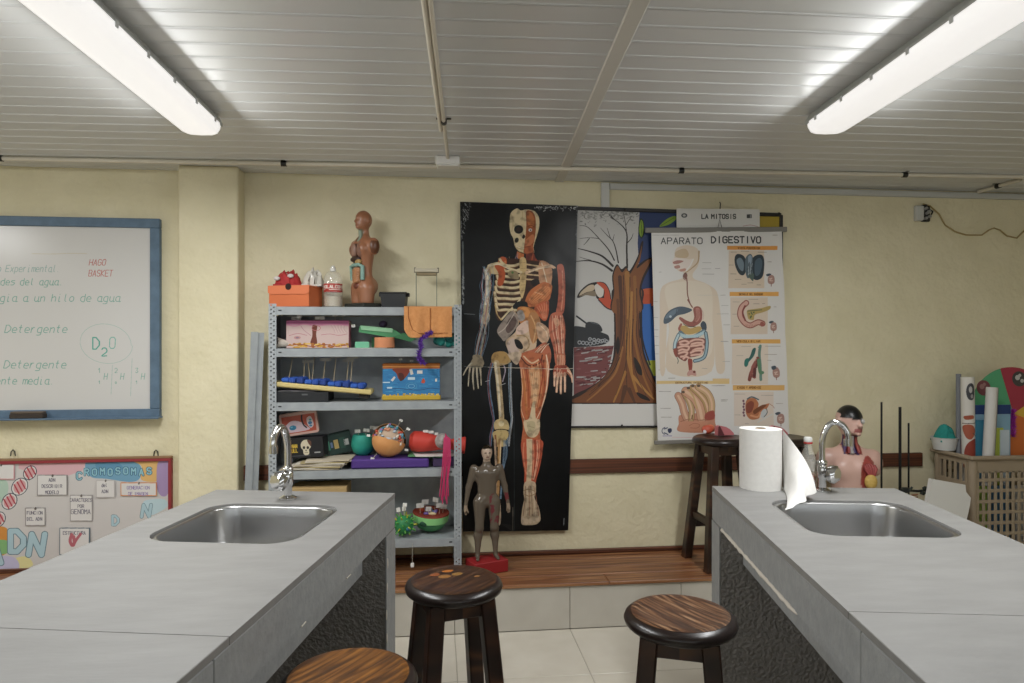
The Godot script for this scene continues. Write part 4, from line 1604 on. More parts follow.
	for i in 7:
		c.curve([738 + i * 12, 310, 740 + i * 13, 420, 765 + i * 9, 540, 772 + i * 9, 680], 4.5, ["d9a88c", "8f3d2a", "e0c4aa"][i % 3])
	c.blob([745, 330, 785, 335, 790, 380, 760, 385], "c99678")
	c.frame(455, 355, 7.592)
	c.blob([765, -5, 832, -5, 830, 60, 848, 105, 890, 150, 880, 175, 845, 135, 838, 160, 750, 160, 748, 100, 765, 60], "b3674c")
	for i in 5:
		c.curve([775 + i * 12, 0, 778 + i * 12, 80], 4, "dcb698")
	c.blob([758, 85, 845, 80, 840, 130, 752, 140], "9a4632")
	for f in [[757, 135, 752, 180, 752, 232, 15], [782, 140, 774, 200, 768, 278, 16], [804, 140, 800, 210, 800, 290, 16], [830, 138, 832, 200, 832, 276, 15], [852, 100, 880, 150, 890, 205, 14]]:
		c.curve([f[0], f[1], f[2], f[3], f[4], f[5]], f[6] * 1.35, "cf9f83", f[6])
		c.curve([f[0] - 1, f[1] + 20, f[2], f[3], f[4] - 1, f[5]], f[6] * 0.55, "e0c2a6", 5)
	for i in 12:
		var x := r.randf_range(755, 840)
		c.line([x, 100 + r.randf_range(-10, 30), x + r.randf_range(-10, 10), 125 + r.randf_range(0, 40)], 3, ["7d2f22", "d9b193"][i % 2])
	# ---- hips and muscle leg
	c.blob([490, -10, 690, -10, 715, 40, 710, 180, 690, 300, 660, 400, 640, 500, 645, 620, 652, 690, 512, 690, 515, 540, 498, 430, 505, 250, 495, 120], "b06341")
	c.blob([400, -10, 500, -20, 480, 60, 455, 70, 420, 30], "c0aa92")
	c.curve([500, 20, 560, 80, 640, 60, 660, 0], 10, "5a2a1a")
	c.curve([520, 10, 580, 60, 640, 30], 12, "d3b08e")
	for i in 9:
		c.curve([515 + i * 22, 110 - i * 10, 535 + i * 20, 250, 545 + i * 14, 400], 9, ["c98a5c", "8f4327", "d3a07a"][i % 3], 4)
	c.curve([690, 0, 705, 100, 690, 260, 655, 400, 615, 490], 8, "e0c9b0", 5)
	c.curve([500, 110, 510, 260, 500, 400, 530, 500], 7, "d3ac8a", 5)
	c.blob([560, 130, 600, 90, 640, 110, 640, 260, 610, 380, 585, 380, 575, 250], "c9946a")
	for i in 4:
		c.curve([575 + i * 18, 130, 590 + i * 10, 250, 592 + i * 6, 370], 3, "e0c5a0")
	c.curve([640, 30, 665, 120, 640, 300], 14, "96402a", 6)
	c.curve([512, 180, 530, 320, 545, 470], 16, "b5703f", 5)
	c.blob([585, 370, 605, 370, 612, 480, 640, 490, 640, 570, 610, 620, 560, 620, 530, 570, 520, 500, 560, 480], "cdb795")
	c.blob([545, 510, 600, 505, 605, 560, 560, 580], "b5a583")
	c.line([560, 540, 600, 550], 4, "8f7f5c")
	c.frame(455, 440, 7.192)
	c.blob([485, 0, 620, 0, 628, 70, 610, 180, 585, 270, 570, 310, 500, 310, 498, 230, 480, 110], "b4563c")
	c.poly([512, -10, 555, -10, 555, 160, 545, 310, 510, 310, 516, 160], "c9b08f")
	for i in 5:
		c.curve([560 + i * 14, 0, 565 + i * 12, 120, 555 + i * 4, 280], 5, ["d69a7c", "8f3826", "e0c0a2"][i % 3])
	c.curve([495, 20, 490, 110, 510, 240], 9, "c97d5e")
	c.blob([502, 300, 572, 300, 580, 370, 570, 410, 600, 480, 613, 560, 600, 590, 570, 605, 500, 608, 474, 590, 480, 500, 495, 420, 490, 370], "bda88c")
	for i in 6:
		c.curve([505 + i * 12, 330, 502 + i * 16, 420, 488 + i * 22, 540], 4, ["7d5a42", "d8c8ac", "9a6a50"][i % 3])
	c.curve([495, 360, 530, 350, 570, 365], 5, "8a7250")
	c.curve([498, 385, 530, 400, 572, 385], 5, "8a7250")
	for i in 5:
		c.oval(487 + i * 26, 582 - absf(i - 1) * 6, 13, 22, "c7b49a")
	# ---- bone leg with its vessels
	c.frame(455, 355, 7.592)
	for i in 18:
		var o := r.randf_range(-12, 12)
		var rt := i % 2
		var x0 := 262.0 if rt == 0 else 400.0
		c.curve([x0 + o + 20, 60, x0 + o - 6 + rt * 22, 180, x0 + o + rt * 20, 300, x0 + 20 + o + rt * 6, 420, x0 + 30 + o * 0.6, 500, x0 + 10 + o, 620, x0 + 8 + o * 0.5, 690], 2.8, ["7189a3", "93a9b8", "9a4a45", "8d98a3", "5d7c99", "b5b2ae"][i % 6])
	c.blob([275, 20, 300, -20, 370, -25, 410, 20, 395, 60, 330, 60, 290, 60], "a98650")
	c.curve([312, 60, 328, 180, 340, 320, 350, 440, 352, 500], 44, "b9a17a", 40)
	c.curve([306, 60, 320, 180, 334, 320, 344, 460], 18, "d8ccb0", 16)
	c.curve([370, 80, 380, 120, 360, 200], 9, "a79aa5")
	c.blob([295, 520, 320, 488, 385, 490, 408, 530, 400, 570, 310, 572], "c4ad7c")
	c.dot(350, 520, 22, "d8c8a0")
	c.curve([300, 568, 350, 562, 405, 570], 7, "33271a")
	c.blob([285, 590, 320, 572, 395, 575, 405, 610, 380, 660, 385, 690, 310, 690, 295, 640], "bfa772")
	c.curve([305, 610, 312, 690], 14, "8a5a3c")
	c.frame(455, 440, 7.192)
	c.curve([285, 0, 290, 100, 296, 250, 300, 420], 16, "b59a80", 12)
	c.curve([322, 0, 316, 120, 312, 260, 306, 440], 26, "b98f5f", 18)
	c.curve([330, 0, 324, 120, 318, 240], 8, "dcc49a")
	for i in 6:
		c.curve([350 + i * 4, 0, 345 + i * 6, 100, 338 + i * 2, 220, 322 + i * 2, 420], 2.6, ["7189a3", "93a9b8", "5d7c99"][i % 3])
	c.blob([298, 430, 322, 430, 330, 540, 325, 600, 305, 608, 296, 560], "b9a58c")
	# ---- folds
	c.line([423, -200, 425, 655], 3, "3a4446")
	c.line([415, 480, 414, 660], 3, "8d877b")
	for i in 6:
		c.line([330 + i * 12, 600 + i * 8, 410, 610 + i * 7], 2, "3c3a36")
	c.frame(455, 355, 7.592)
	c.line([70, 86, 250, 90], 3, "5c6365")
	c.line([250, 92, 490, 98, 760, 106, 930, 100], 4, "c4b7a4")
	c.line([705, 112, 740, 108], 4, "c9c3b8")
	c.line([230, 200, 262, 192], 4, "b9bcbc")
	c.line([345, 228, 380, 215], 4, "c9c9c6")
	c.frame(455, 440, 7.192)
	c.line([782, 560, 780, 610], 4, "9ba0a2")
	c.mottle(17, 0.018, 0.28)
	var m := print_mat(c, 0.33)
	m.metallic_specular = 0.38
	var s := hang(sheet(c, [Vector2(460, 202), Vector2(577.5, 206), Vector2(568, 530), Vector2(463, 531)], 0.026, 0.0012, 14, 36, 0.008), m, "anatomy_chart")
	tag(s, "tall black chart of a human figure, half skeleton and half muscles", "wall chart")

func mural() -> void:
	var t := thing("painted_panel", "painted panel of a brown tree with a toucan and a tank", "painting", Vector3.ZERO)
	var c := wall_canvas(560, 204, 786, 430, 0.012, 900, "b6b4b1")
	c.frame(570, 195, 6.208)
	c.poly([-20, 90, 1400, 90, 1400, 1400, -20, 1400], "b9b7b4")
	# dark night half
	c.poly([432, 100, 1330, 100, 1330, 1300, 440, 1300, 440, 600, 420, 300], "20335f")
	c.poly([820, 100, 1330, 100, 1330, 300, 1000, 300], "a9912f")
	# smoke at the top left
	var r := RandomNumberGenerator.new()
	r.seed = 3
	for i in 160:
		var x := r.randf_range(70, 420)
		var y := 105 + r.randf() * r.randf() * 90
		c.line([x, y, x + r.randf_range(-16, 16), y + r.randf_range(-6, 10)], r.randf_range(3, 9), ["8e8d8a", "7c7b78", "a09f9c"][i % 3])
	# wings behind the trunk
	c.blob([440, 600, 480, 580, 520, 590, 520, 680, 470, 690, 445, 680], "b5532c")
	# bare branches
	var br := "1c1512"
	c.curve([355, 450, 352, 330, 350, 230, 300, 170, 250, 140], 12, br, 3)
	c.curve([352, 300, 380, 270, 392, 240], 6, br, 2)
	c.curve([350, 220, 340, 150, 330, 105], 5, br, 2)
	c.curve([345, 190, 370, 150, 385, 130], 4, br, 2)
	c.curve([265, 145, 240, 120], 5, br, 2)
	c.curve([285, 160, 255, 130], 5, br, 2)
	c.curve([300, 420, 285, 340, 265, 285, 230, 250, 190, 205], 8, br, 2)
	c.curve([265, 285, 275, 245], 4, br, 2)
	c.curve([250, 265, 230, 205], 4, br, 2)
	c.curve([275, 405, 240, 340, 180, 270, 110, 200, 60, 190], 8, br, 2)
	c.curve([180, 270, 120, 265, 60, 270], 4, br, 2)
	c.curve([120, 270, 100, 295, 85, 310], 5, br, 2)
	c.curve([265, 440, 200, 380, 120, 350, 50, 332], 14, br, 4)
	c.curve([260, 470, 200, 430, 120, 408, 40, 412], 14, br, 4)
	c.curve([130, 405, 90, 395, 60, 385], 4, br, 2)
	# toucan
	c.blob([50, 640, 60, 600, 110, 555, 165, 540, 215, 545, 245, 590, 258, 650, 262, 700, 230, 700, 200, 660, 165, 640, 150, 600], br)
	c.blob([58, 625, 75, 595, 120, 560, 150, 560, 148, 590, 100, 605], "b8a68d")
	c.blob([58, 632, 100, 608, 150, 595, 165, 620, 150, 630, 100, 622], "7d6f5c")
	c.blob([155, 560, 190, 550, 208, 580, 205, 625, 180, 635, 158, 600], "c9c2ba")
	c.blob([165, 545, 210, 548, 240, 590, 252, 650, 255, 690, 235, 690, 212, 640, 212, 590], "b5492c")
	c.frame(570, 300, 5.254)
	c.blob([150, -5, 180, -10, 220, 0, 228, 50, 195, 40], "b5492c")
	c.curve([150, 0, 190, 40, 228, 55], 6, br)
	# tank on dark red ground
	c.poly([20, 250, 230, 240, 200, 380, 60, 500, 20, 500], "6d3a3a")
	for i in 70:
		var y := r.randf_range(245, 460)
		var x := r.randf_range(25, 215 - maxf(0, y - 340) * 0.9)
		c.line([x, y, x + r.randf_range(15, 45), y - r.randf_range(0, 8)], r.randf_range(4, 9), ["8d8c8a", "57262a", "7b4a48", "9b9a98", "4b2024"][i % 5])
	c.blob([10, 150, 60, 140, 180, 175, 205, 195, 200, 222, 150, 240, 30, 248, 10, 240], "23262a")
	c.blob([80, 140, 95, 115, 150, 125, 168, 165, 100, 165], "23262a")
	c.line([35, 85, 85, 122], 9, "23262a")
	c.line([110, 118, 150, 128], 5, "4b5056")
	for i in 8:
		c.oval(50 + i * 19, 232 - absf(i - 3) * 3 - i, 11, 11, "8f9194")
		c.oval(50 + i * 19, 232 - absf(i - 3) * 3 - i, 6, 6, "23262a")
	for i in 5:
		c.oval(105 + i * 22, 205 + i * 3, 10, 9, "9b9da0")
		c.oval(105 + i * 22, 205 + i * 3, 5, 4, "23262a")
	# bright blue leaves right of the trunk
	c.poly([370, 20, 425, 15, 460, 320, 395, 325, 378, 200], "2c5fa3")
	c.poly([370, -30, 420, -30, 422, 20, 372, 22], "b04a26")
	c.poly([405, 318, 470, 315, 480, 390, 440, 400], "9aa035")
	c.curve([375, 20, 380, 200, 420, 340], 8, br)
	# trunk
	c.blob([228, -60, 380, -60, 372, 60, 378, 180, 392, 280, 430, 380, 470, 470, 480, 545, 15, 545, 20, 500, 100, 460, 180, 400, 222, 320, 232, 200, 230, 60], "241510")
	c.blob([236, -60, 372, -60, 364, 60, 370, 180, 385, 290, 425, 390, 465, 480, 470, 540, 25, 540, 60, 500, 130, 455, 200, 395, 235, 310, 242, 200, 238, 60], "6d4022")
	c.frame(570, 195, 6.208)
	c.blob([262, 500, 290, 430, 320, 460, 350, 440, 370, 470, 420, 380, 440, 300, 455, 290, 445, 360, 420, 430, 470, 400, 510, 390, 500, 440, 460, 520, 440, 600, 445, 720, 262, 720, 268, 600], "241510")
	c.blob([270, 500, 295, 440, 322, 480, 350, 455, 372, 490, 425, 390, 446, 310, 436, 400, 415, 455, 480, 405, 500, 410, 450, 510, 430, 600, 436, 730, 268, 730, 275, 600], "7a4a26")
	c.frame(570, 300, 5.254)
	for q in [["9a6a34", [300, -140, 310, 40, 300, 200, 310, 330, 350, 480], 26], ["8a5a2c", [340, -120, 345, 60, 340, 200, 380, 380, 430, 500], 18], ["4b2a18", [262, -120, 270, 60, 262, 220, 230, 340, 150, 450], 20], ["a3743c", [325, -40, 322, 120, 318, 260, 330, 420], 12], ["5d361d", [250, 0, 255, 160, 240, 300, 190, 400, 90, 480], 14], ["8f5f33", [275, 250, 240, 380, 160, 470, 90, 530], 14], ["9a6a34", [290, 380, 260, 460, 230, 535], 18], ["50301c", [290, 460, 270, 540], 26], ["50301c", [310, 470, 340, 540], 22], ["a3743c", [330, 400, 390, 470, 440, 520], 16]]:
		c.curve(q[1], q[2], q[0], q[2] * 0.5)
	for q in [[280, -130, 285, 80, 275, 230, 220, 380, 110, 480], [315, -120, 312, 60, 300, 210, 290, 350, 240, 500], [350, -60, 352, 80, 352, 200, 400, 380, 460, 480], [332, 100, 328, 240, 345, 380, 400, 500], [300, 100, 296, 250, 296, 400, 300, 460], [365, 60, 360, 160, 375, 280], [262, 300, 210, 400, 100, 500]]:
		c.curve(q, 3.5, "2d1a10", 2.0)
	c.blob([252, 190, 262, 240, 250, 285, 240, 240], "1c110c")
	c.blob([340, 300, 372, 350, 378, 395, 352, 380, 338, 330], "1c110c")
	c.blob([375, 140, 380, 180, 368, 200, 364, 160], "1c110c")
	c.blob([350, 485, 400, 505, 420, 530, 370, 515], "1c110c")
	# leaves on the night side
	c.frame(570, 195, 6.208)
	c.blob([425, 200, 438, 145, 458, 170, 462, 230, 445, 270, 428, 245], "1c2812")
	c.blob([430, 200, 440, 155, 454, 175, 456, 228, 444, 260, 432, 240], "7d9a2e")
	c.line([442, 165, 445, 255], 3, "3c5418")
	c.blob([555, 195, 600, 150, 650, 130, 660, 150, 610, 185], "7d9a2e")
	c.line([565, 190, 645, 142], 3, "3c5418")
	# white margin at the foot, black rails at the edges
	c.frame(570, 300, 5.254)
	c.poly([-30, 545, 1130, 545, 1130, 665, -30, 665], "c9c6c1")
	c.line([-30, 543, 1130, 543], 6, "1c1614")
	var m := print_mat(c, 0.6)
	hang(sheet(c, [Vector2(571, 208), Vector2(781, 215), Vector2(781, 426), Vector2(568, 427)], 0.006, 0.006, 6, 6), m, "painted_sheet", t)
	var tl := onz(570, 208, 0.014)
	var tr := onz(781, 215, 0.014)
	var bl := onz(568, 427, 0.014)
	var brc := onz(781, 426, 0.014)
	for e in [[tl, tr, 0.022], [bl, brc, 0.012], [tr, brc, 0.02]]:
		var st := ms()
		bar(st, e[0], e[1], e[2], 0.018, 0.003)
		part(st, "black_rail", mat("1d1b1a", 0.5), t)
	for px in [625.0, 779.0]:
		var h := onz(px, 210 if px < 700 else 214, 0.024)
		var st := ms(false)
		ellipsoid(st, h, Vector3(0.009, 0.011, 0.008), 8)
		part(st, "nail", M.dark_metal, t)
	for px in [622.0]:
		var h := onz(px, 425.5, 0.022)
		var st := ms(false)
		ellipsoid(st, h, Vector3(0.007, 0.007, 0.006), 8)
		part(st, "nail", M.dark_metal, t)

func mitosis_chart() -> void:
	var t := thing("wall_chart", "white chart headed LA MITOSIS, mostly hidden behind the digestive chart", "wall chart", Vector3.ZERO)
	var c := wall_canvas(672, 204, 764, 330, 0.034, 1000, "cfcdc8")
	c.frame(560, 190, 2.625)
	c.text("LA MITOSIS", 372, 75, 11, 2.6, "2c2c2c", 0.0, 0.92)
	c.oval(326, 67, 8, 6, "55585a")
	c.oval(326, 67, 4, 3, "b9b7b2")
	c.rect(490, 64, 13, 10, "3f4242")
	c.rect(498, 65, 4, 8, "85878a")
	c.curve([480, 95, 500, 92, 520, 97], 1.5, "b08a80")
	hang(sheet(c, [Vector2(676.5, 208.5), Vector2(759.5, 209.5), Vector2(760, 320), Vector2(677, 320)], 0.034, 0.0015, 4, 6), print_mat(c, 0.5), "printed_sheet", t)
	var h := onz(720, 207, 0.036)
	var st := ms(false)
	tube(st, [h + Vector3(0, -0.012, 0), h + Vector3(0.001, 0.02, 0.004), h + Vector3(-0.002, 0.03, 0)], 0.003, 6)
	part(st, "hook", M.dark_metal, t)

func digestive_chart() -> void:
	var t := thing("wall_chart", "white chart headed APARATO DIGESTIVO with coloured organ drawings", "wall chart", Vector3.ZERO)
	var z := 0.05
	var c := wall_canvas(645, 224, 798, 450, z, 1100, "cdcac6")
	var r := RandomNumberGenerator.new()
	r.seed = 21
	c.frame(645, 225, 7.589)
	c.line([50, 78, 255, 78], 3, "9c9a98")
	c.text("APARATO", 122, 143, 44, 7.5, "3b3b3b", 0.0, 1.12)
	c.text("DIGESTIVO", 500, 137, 46, 10, "26282a", 0.0, 1.0)
	# faint figure
	var skin := "cbbba8"
	c.blob([225, 200, 260, 165, 330, 155, 395, 180, 412, 240, 400, 310, 360, 370, 370, 410, 450, 440, 530, 490, 555, 560, 570, 700, 590, 900, 600, 1100, 540, 1110, 520, 900, 500, 720, 500, 1110, 170, 1110, 180, 800, 165, 720, 150, 1100, 110, 1100, 110, 700, 115, 500, 170, 440, 270, 410, 290, 380, 280, 350, 250, 350, 225, 300], skin)
	c.blob([150, 480, 280, 430, 400, 430, 500, 490, 505, 700, 480, 1000, 200, 1000, 185, 700], "d0c4b3")
	c.blob([230, 205, 300, 180, 330, 220, 310, 250, 235, 245], "b9a386")
	c.blob([205, 270, 240, 250, 330, 260, 360, 260, 320, 330, 280, 340, 220, 320], "d3c6bd")
	c.blob([212, 280, 250, 268, 290, 275, 250, 295, 215, 295], "9c6d62")
	c.blob([220, 315, 255, 305, 262, 325, 230, 332], "a37668")
	c.blob([260, 340, 300, 330, 310, 345, 270, 355], "b58573")
	c.curve([408, 200, 400, 280, 350, 330, 310, 360], 12, "a88f70", 6)
	c.curve([365, 260, 340, 310, 310, 345], 10, "d6d2cc")
	c.blob([285, 380, 305, 360, 318, 385, 305, 415, 288, 410], "6d463d")
	c.curve([308, 380, 316, 440, 318, 520, 335, 590, 355, 625], 9, "7b4d40")
	c.curve([290, 400, 305, 420], 6, "a3857a")
	# side captions
	for q in [[435, 287, 500], [430, 333, 498], [530, 331, 566], [435, 373, 520], [570, 533, 606], [575, 612, 628], [540, 675, 628], [590, 758, 636], [570, 882, 620], [570, 885, 628], [585, 1035, 640], [65, 582, 92], [105, 358, 122], [60, 702, 96], [65, 796, 98], [60, 914, 100], [60, 846, 98], [70, 978, 100], [100, 1099, 110], [175, 1162, 220], [430, 1088, 468], [540, 1218, 605]]:
		c.line([q[0], q[1], q[2], q[1]], 3.4, ["a3a09c", "8f8c8a", "99958f"][int(q[1]) % 3])
	c.line([395, 533, 560, 533], 2, "b5b2ae")
	# organs
	c.frame(645, 300, 7.589)
	c.blob([138, 165, 150, 120, 190, 75, 260, 50, 330, 62, 352, 80, 300, 105, 240, 120, 190, 165, 150, 182], "46535f")
	c.blob([150, 140, 180, 95, 240, 65, 235, 95, 190, 130], "5f6f7d")
	c.curve([240, 58, 228, 110], 4, "313c46")
	c.dot(190, 126, 9, "a9b4bd")
	c.line([320, 0, 352, 52], 9, "7b4d40")
	c.blob([362, 65, 395, 48, 425, 70, 428, 140, 405, 180, 350, 205, 300, 185, 255, 145, 265, 130, 310, 155, 350, 165, 368, 130], "8d544a")
	c.blob([378, 70, 400, 60, 412, 80, 412, 135, 390, 165, 370, 160, 385, 120], "b37d70")
	for i in 4:
		c.curve([380 + i * 10, 70, 384 + i * 8, 120, 360 + i * 4, 175], 2.5, "7a463e")
	c.curve([425, 70, 440, 110, 435, 150], 5, "c2a79c")
	c.blob([415, 190, 435, 160, 458, 180, 460, 225, 435, 235], "3d4652")
	c.blob([265, 200, 300, 195, 340, 215, 400, 200, 425, 215, 400, 245, 330, 262, 280, 250, 258, 235], "b3965c")
	c.curve([270, 185, 255, 215, 262, 235], 16, "9c5b4f")
	c.curve([285, 180, 320, 200, 380, 205], 5, "3f4c3c")
	# large bowel
	var pts := [265, 250, 310, 285, 370, 280, 440, 240]
	c.curve(pts, 34, "5f7480")
	for i in 16:
		var f := i / 15.0
		c.oval(258 + f * 185, 262 + sin(f * PI) * 26 - f * 16, 8, 15, "a9c0c6")
	c.curve([250, 265, 228, 320, 222, 370], 28, "5f7480")
	c.curve([250, 265, 228, 320, 222, 370], 15, "b0c4c9")
	c.curve([455, 250, 465, 330, 452, 420, 420, 450, 375, 462], 28, "4f626e")
	c.curve([455, 250, 465, 330, 452, 420, 420, 450, 375, 462], 13, "93aab3")
	c.blob([215, 370, 245, 370, 250, 420, 232, 432, 215, 400], "8a4a3e")
	c.curve([240, 435, 250, 460, 245, 480], 6, "55605c")
	# small bowel
	c.blob([240, 330, 280, 295, 440, 290, 448, 350, 430, 410, 380, 430, 330, 440, 300, 465, 245, 430, 238, 380], "7b4a42")
	for q in [[260, 320, 300, 310, 330, 325, 300, 340, 265, 335], [340, 315, 380, 300, 430, 305, 435, 325, 390, 325, 350, 335], [250, 360, 290, 350, 330, 355, 320, 380, 280, 375, 255, 385], [345, 350, 390, 345, 430, 340, 435, 365, 390, 370, 360, 385], [255, 405, 290, 395, 320, 400, 300, 425, 270, 430], [345, 400, 380, 385, 425, 385, 420, 410, 380, 415, 350, 420], [290, 445, 310, 430, 330, 440]]:
		c.curve(q, 17, "c79a8a")
		c.curve(q, 6, "d9b6a6")
	c.blob([325, 450, 355, 450, 358, 500, 350, 545, 335, 545, 328, 500], "8a4136")
	c.blob([318, 555, 345, 530, 380, 545, 385, 575, 350, 570, 325, 578], "b58a80")
	c.dot(372, 545, 10, "73382e")
	# small panels on the right
	c.frame(720, 200, 7.588)
	var heads := [[48, 350, 430, 380], [0, 0, 0, 0]]
	c.rect(48, 350, 384, 30, "cc8c41")
	c.rect(60, 385, 272, 285, "c9b8a4")
	c.text("VISTA POSTERIOR", 130, 374, 14, 4, "7a4f1f", 0.0, 0.9)
	c.frame(720, 285, 8.037)
	c.rect(74, 56, 392, 34, "cf9a50")
	c.rect(80, 100, 300, 295, "c9b9a8")
	c.text("DETALLE DEL DUODENO", 150, 82, 14, 4, "7a4f1f", 0.0, 0.8)
	c.rect(90, 436, 392, 34, "cf9f58")
	c.rect(92, 478, 290, 320, "cdbfb0")
	c.text("VESICULA BILIAR", 130, 460, 14, 4, "7a4f1f", 0.0, 1.0)
	c.frame(720, 360, 7.588)
	c.rect(96, 190, 390, 40, "cda263")
	c.rect(105, 240, 300, 260, "cdbfb2")
	c.text("CIEGO Y APENDICE", 130, 216, 14, 4, "7a4f1f", 0.0, 0.9)
	c.rect(-60, 140, 130, 26, "cdb184")
	# panel 1: liver from behind
	c.frame(720, 200, 7.588)
	c.blob([105, 440, 125, 412, 165, 420, 188, 450, 195, 520, 175, 570, 140, 560, 110, 500], "2b343b")
	c.blob([120, 460, 150, 440, 175, 480, 170, 540, 140, 520], "6d7c86")
	c.blob([245, 440, 290, 415, 325, 430, 333, 500, 320, 580, 280, 608, 245, 590, 240, 500], "2b363f")
	c.blob([262, 470, 300, 440, 318, 480, 300, 560, 262, 570], "4a5b68")
	c.blob([190, 440, 225, 410, 245, 440, 240, 520, 250, 600, 225, 590, 200, 590, 185, 520], "57646c")
	c.blob([210, 430, 235, 425, 232, 480, 212, 480], "8492a0")
	c.blob([205, 570, 250, 560, 248, 612, 235, 610], "4f5f58")
	for i in 10:
		c.line([195 + r.randf() * 40, 470 + r.randf() * 100, 205 + r.randf() * 40, 480 + r.randf() * 100], 4, ["23292d", "a3adb2"][i % 2])
	for q in [[65, 495, 95], [75, 562, 118], [110, 603, 155], [160, 640, 195], [205, 630, 245], [275, 645, 305], [358, 470, 388], [75, 397, 120], [155, 390, 215], [285, 397, 350], [395, 268, 430]]:
		c.line([q[0], q[1], q[2], q[1]], 4, "8d8378")
	small_gut(c, 380, 600, 1.0)
	# panel 2: duodenum and pancreas
	c.frame(720, 285, 8.037)
	c.curve([205, 145, 165, 185, 155, 250, 190, 305, 240, 325, 300, 300, 340, 310], 46, "8a5048")
	c.curve([205, 145, 165, 185, 155, 250, 190, 305, 240, 325, 300, 300, 340, 310], 30, "c39a8c")
	c.curve([195, 170, 175, 220, 195, 285], 14, "7b3a36")
	for i in 9:
		c.line([200 + i * 14, 315 + (i % 3) * 4, 204 + i * 14, 342 - absf(i - 3) * 5], 3, "8a5048")
	c.oval(335, 315, 18, 20, "94564d")
	c.blob([212, 205, 260, 195, 330, 185, 398, 168, 395, 195, 340, 220, 275, 240, 265, 280, 225, 275, 212, 240], "a9935c")
	for i in 16:
		c.dot(220 + r.randf() * 50, 205 + r.randf() * 60, 5, ["3a4a3a", "57684c", "8f8a4c"][i % 3])
	c.line([215, 210, 330, 200], 6, "4a5a44")
	for q in [[100, 137, 150], [105, 332, 145], [225, 116, 300], [260, 152, 310], [335, 150, 355], [95, 235, 128], [430, 176, 448]]:
		c.line([q[0], q[1], q[2], q[1]], 4, "948a80")
	small_gut(c, 425, 330, 1.0)
	# panel 3: gall bladder and ducts
	c.curve([320, 490, 312, 560, 320, 640, 325, 760], 22, "5f7d72")
	c.curve([320, 490, 305, 500], 8, "5f8a86")
	c.blob([260, 515, 285, 510, 270, 570, 230, 620, 215, 655, 196, 650, 198, 610, 235, 580], "2e5a56")
	c.blob([200, 600, 225, 590, 225, 640, 205, 655, 195, 635], "2f6b62")
	c.curve([300, 590, 285, 650, 250, 700, 235, 760], 28, "7b4038")
	c.curve([300, 600, 290, 660], 14, "5a2a2a")
	c.curve([290, 590, 250, 660], 8, "b98a80")
	for q in [[170, 494, 245], [130, 568, 185], [355, 558, 450], [375, 606, 405], [360, 492, 480]]:
		c.line([q[0], q[1], q[2], q[1]], 4, "a39a90")
	small_gut(c, 440, 690, 1.0)
	c.frame(720, 360, 7.588)
	c.curve([265, 20, 245, 60, 235, 110, 260, 130], 22, "8a5048")
	c.curve([262, 70, 258, 120], 24, "57292a")
	c.curve([290, 0, 300, 90, 320, 95], 22, "557a5c")
	c.line([240, 110, 235, 140], 5, "6b4038")
	# panel 4: caecum
	c.blob([190, 330, 210, 295, 260, 290, 290, 330, 280, 370, 320, 345, 370, 330, 350, 370, 300, 400, 290, 440, 230, 450, 195, 410], "a96a48")
	c.blob([195, 340, 230, 310, 255, 330, 235, 390, 200, 400], "7d3f30")
	c.blob([250, 380, 320, 340, 350, 345, 290, 390, 255, 410], "6f4028")
	c.curve([230, 420, 280, 430, 300, 400], 14, "c98f6a")
	c.curve([205, 295, 240, 280, 290, 300], 10, "4f5f68")
	c.blob([310, 390, 340, 370, 350, 410, 325, 440, 305, 430], "b9bcbc")
	c.curve([330, 430, 355, 400, 350, 370], 6, "4a5358")
	c.curve([280, 470, 340, 440, 395, 410], 8, "c4c4c0")
	c.curve([370, 330, 400, 350, 412, 365], 4, "a3705a")
	for i in 6:
		c.oval(175 + (i % 2) * 4, 310 + i * 22, 8, 10, "6d4a5a")
	for q in [[110, 258, 185], [310, 268, 400], [425, 330, 475], [110, 416, 150], [185, 482, 212]]:
		c.line([q[0], q[1], q[2], q[1]], 4, "a39a90")
	small_gut(c, 420, 95, 1.0)
	small_gut(c, 455, 440, 1.1)
	# the folds of the stomach lining: bottom left picture
	c.frame(645, 375, 9.107)
	c.rect(102, 52, 664, 28, "cdb27c")
	c.text("ESTRUCTURA INTESTINO", 275, 77, 14, 4, "7a5a2f", 0.0, 1.15)
	c.blob([305, 375, 340, 360, 420, 350, 540, 340, 620, 320, 630, 420, 620, 515, 312, 515, 304, 440], "b57f66")
	for q in [[[300, 190, 335, 260, 355, 340, 380, 400], 62, "b88a72"], [[355, 165, 395, 230, 420, 310, 415, 400], 50, "a98f64"], [[370, 150, 450, 210, 490, 290, 510, 390], 78, "bf9276"], [[432, 115, 490, 170, 545, 240, 570, 330], 54, "a98a5c"], [[485, 110, 560, 160, 600, 240, 600, 330], 56, "b89a72"]]:
		c.curve(q[0], q[1] + 8, "7a5340")
		c.curve(q[0], q[1], q[2])
		c.curve(q[0], q[1] * 0.35, "cfab90")
	c.curve([395, 130, 440, 200, 470, 300], 12, "b79a66")
	for q in [[345, 155], [393, 118], [432, 100], [485, 98]]:
		c.oval(q[0], q[1], 16, 12, "5c4a3c")
	c.blob([545, 350, 618, 322, 625, 395, 545, 408], "94473e")
	c.rect(312, 420, 250, 90, "bb846a")
	c.curve([320, 425, 400, 400, 500, 410, 560, 400], 5, "8a5a46")
	c.curve([400, 460, 440, 440, 490, 450, 470, 480, 410, 480], 4, "94604a")
	c.line([425, 365, 422, 395], 9, "5f3a22")
	for q in [[125, 150, 232], [140, 303, 230], [145, 383, 238], [690, 225, 750], [690, 236, 740], [605, 97, 715], [210, 28, 270]]:
		c.line([q[0], q[1], q[2], q[1]], 5, "948f88")
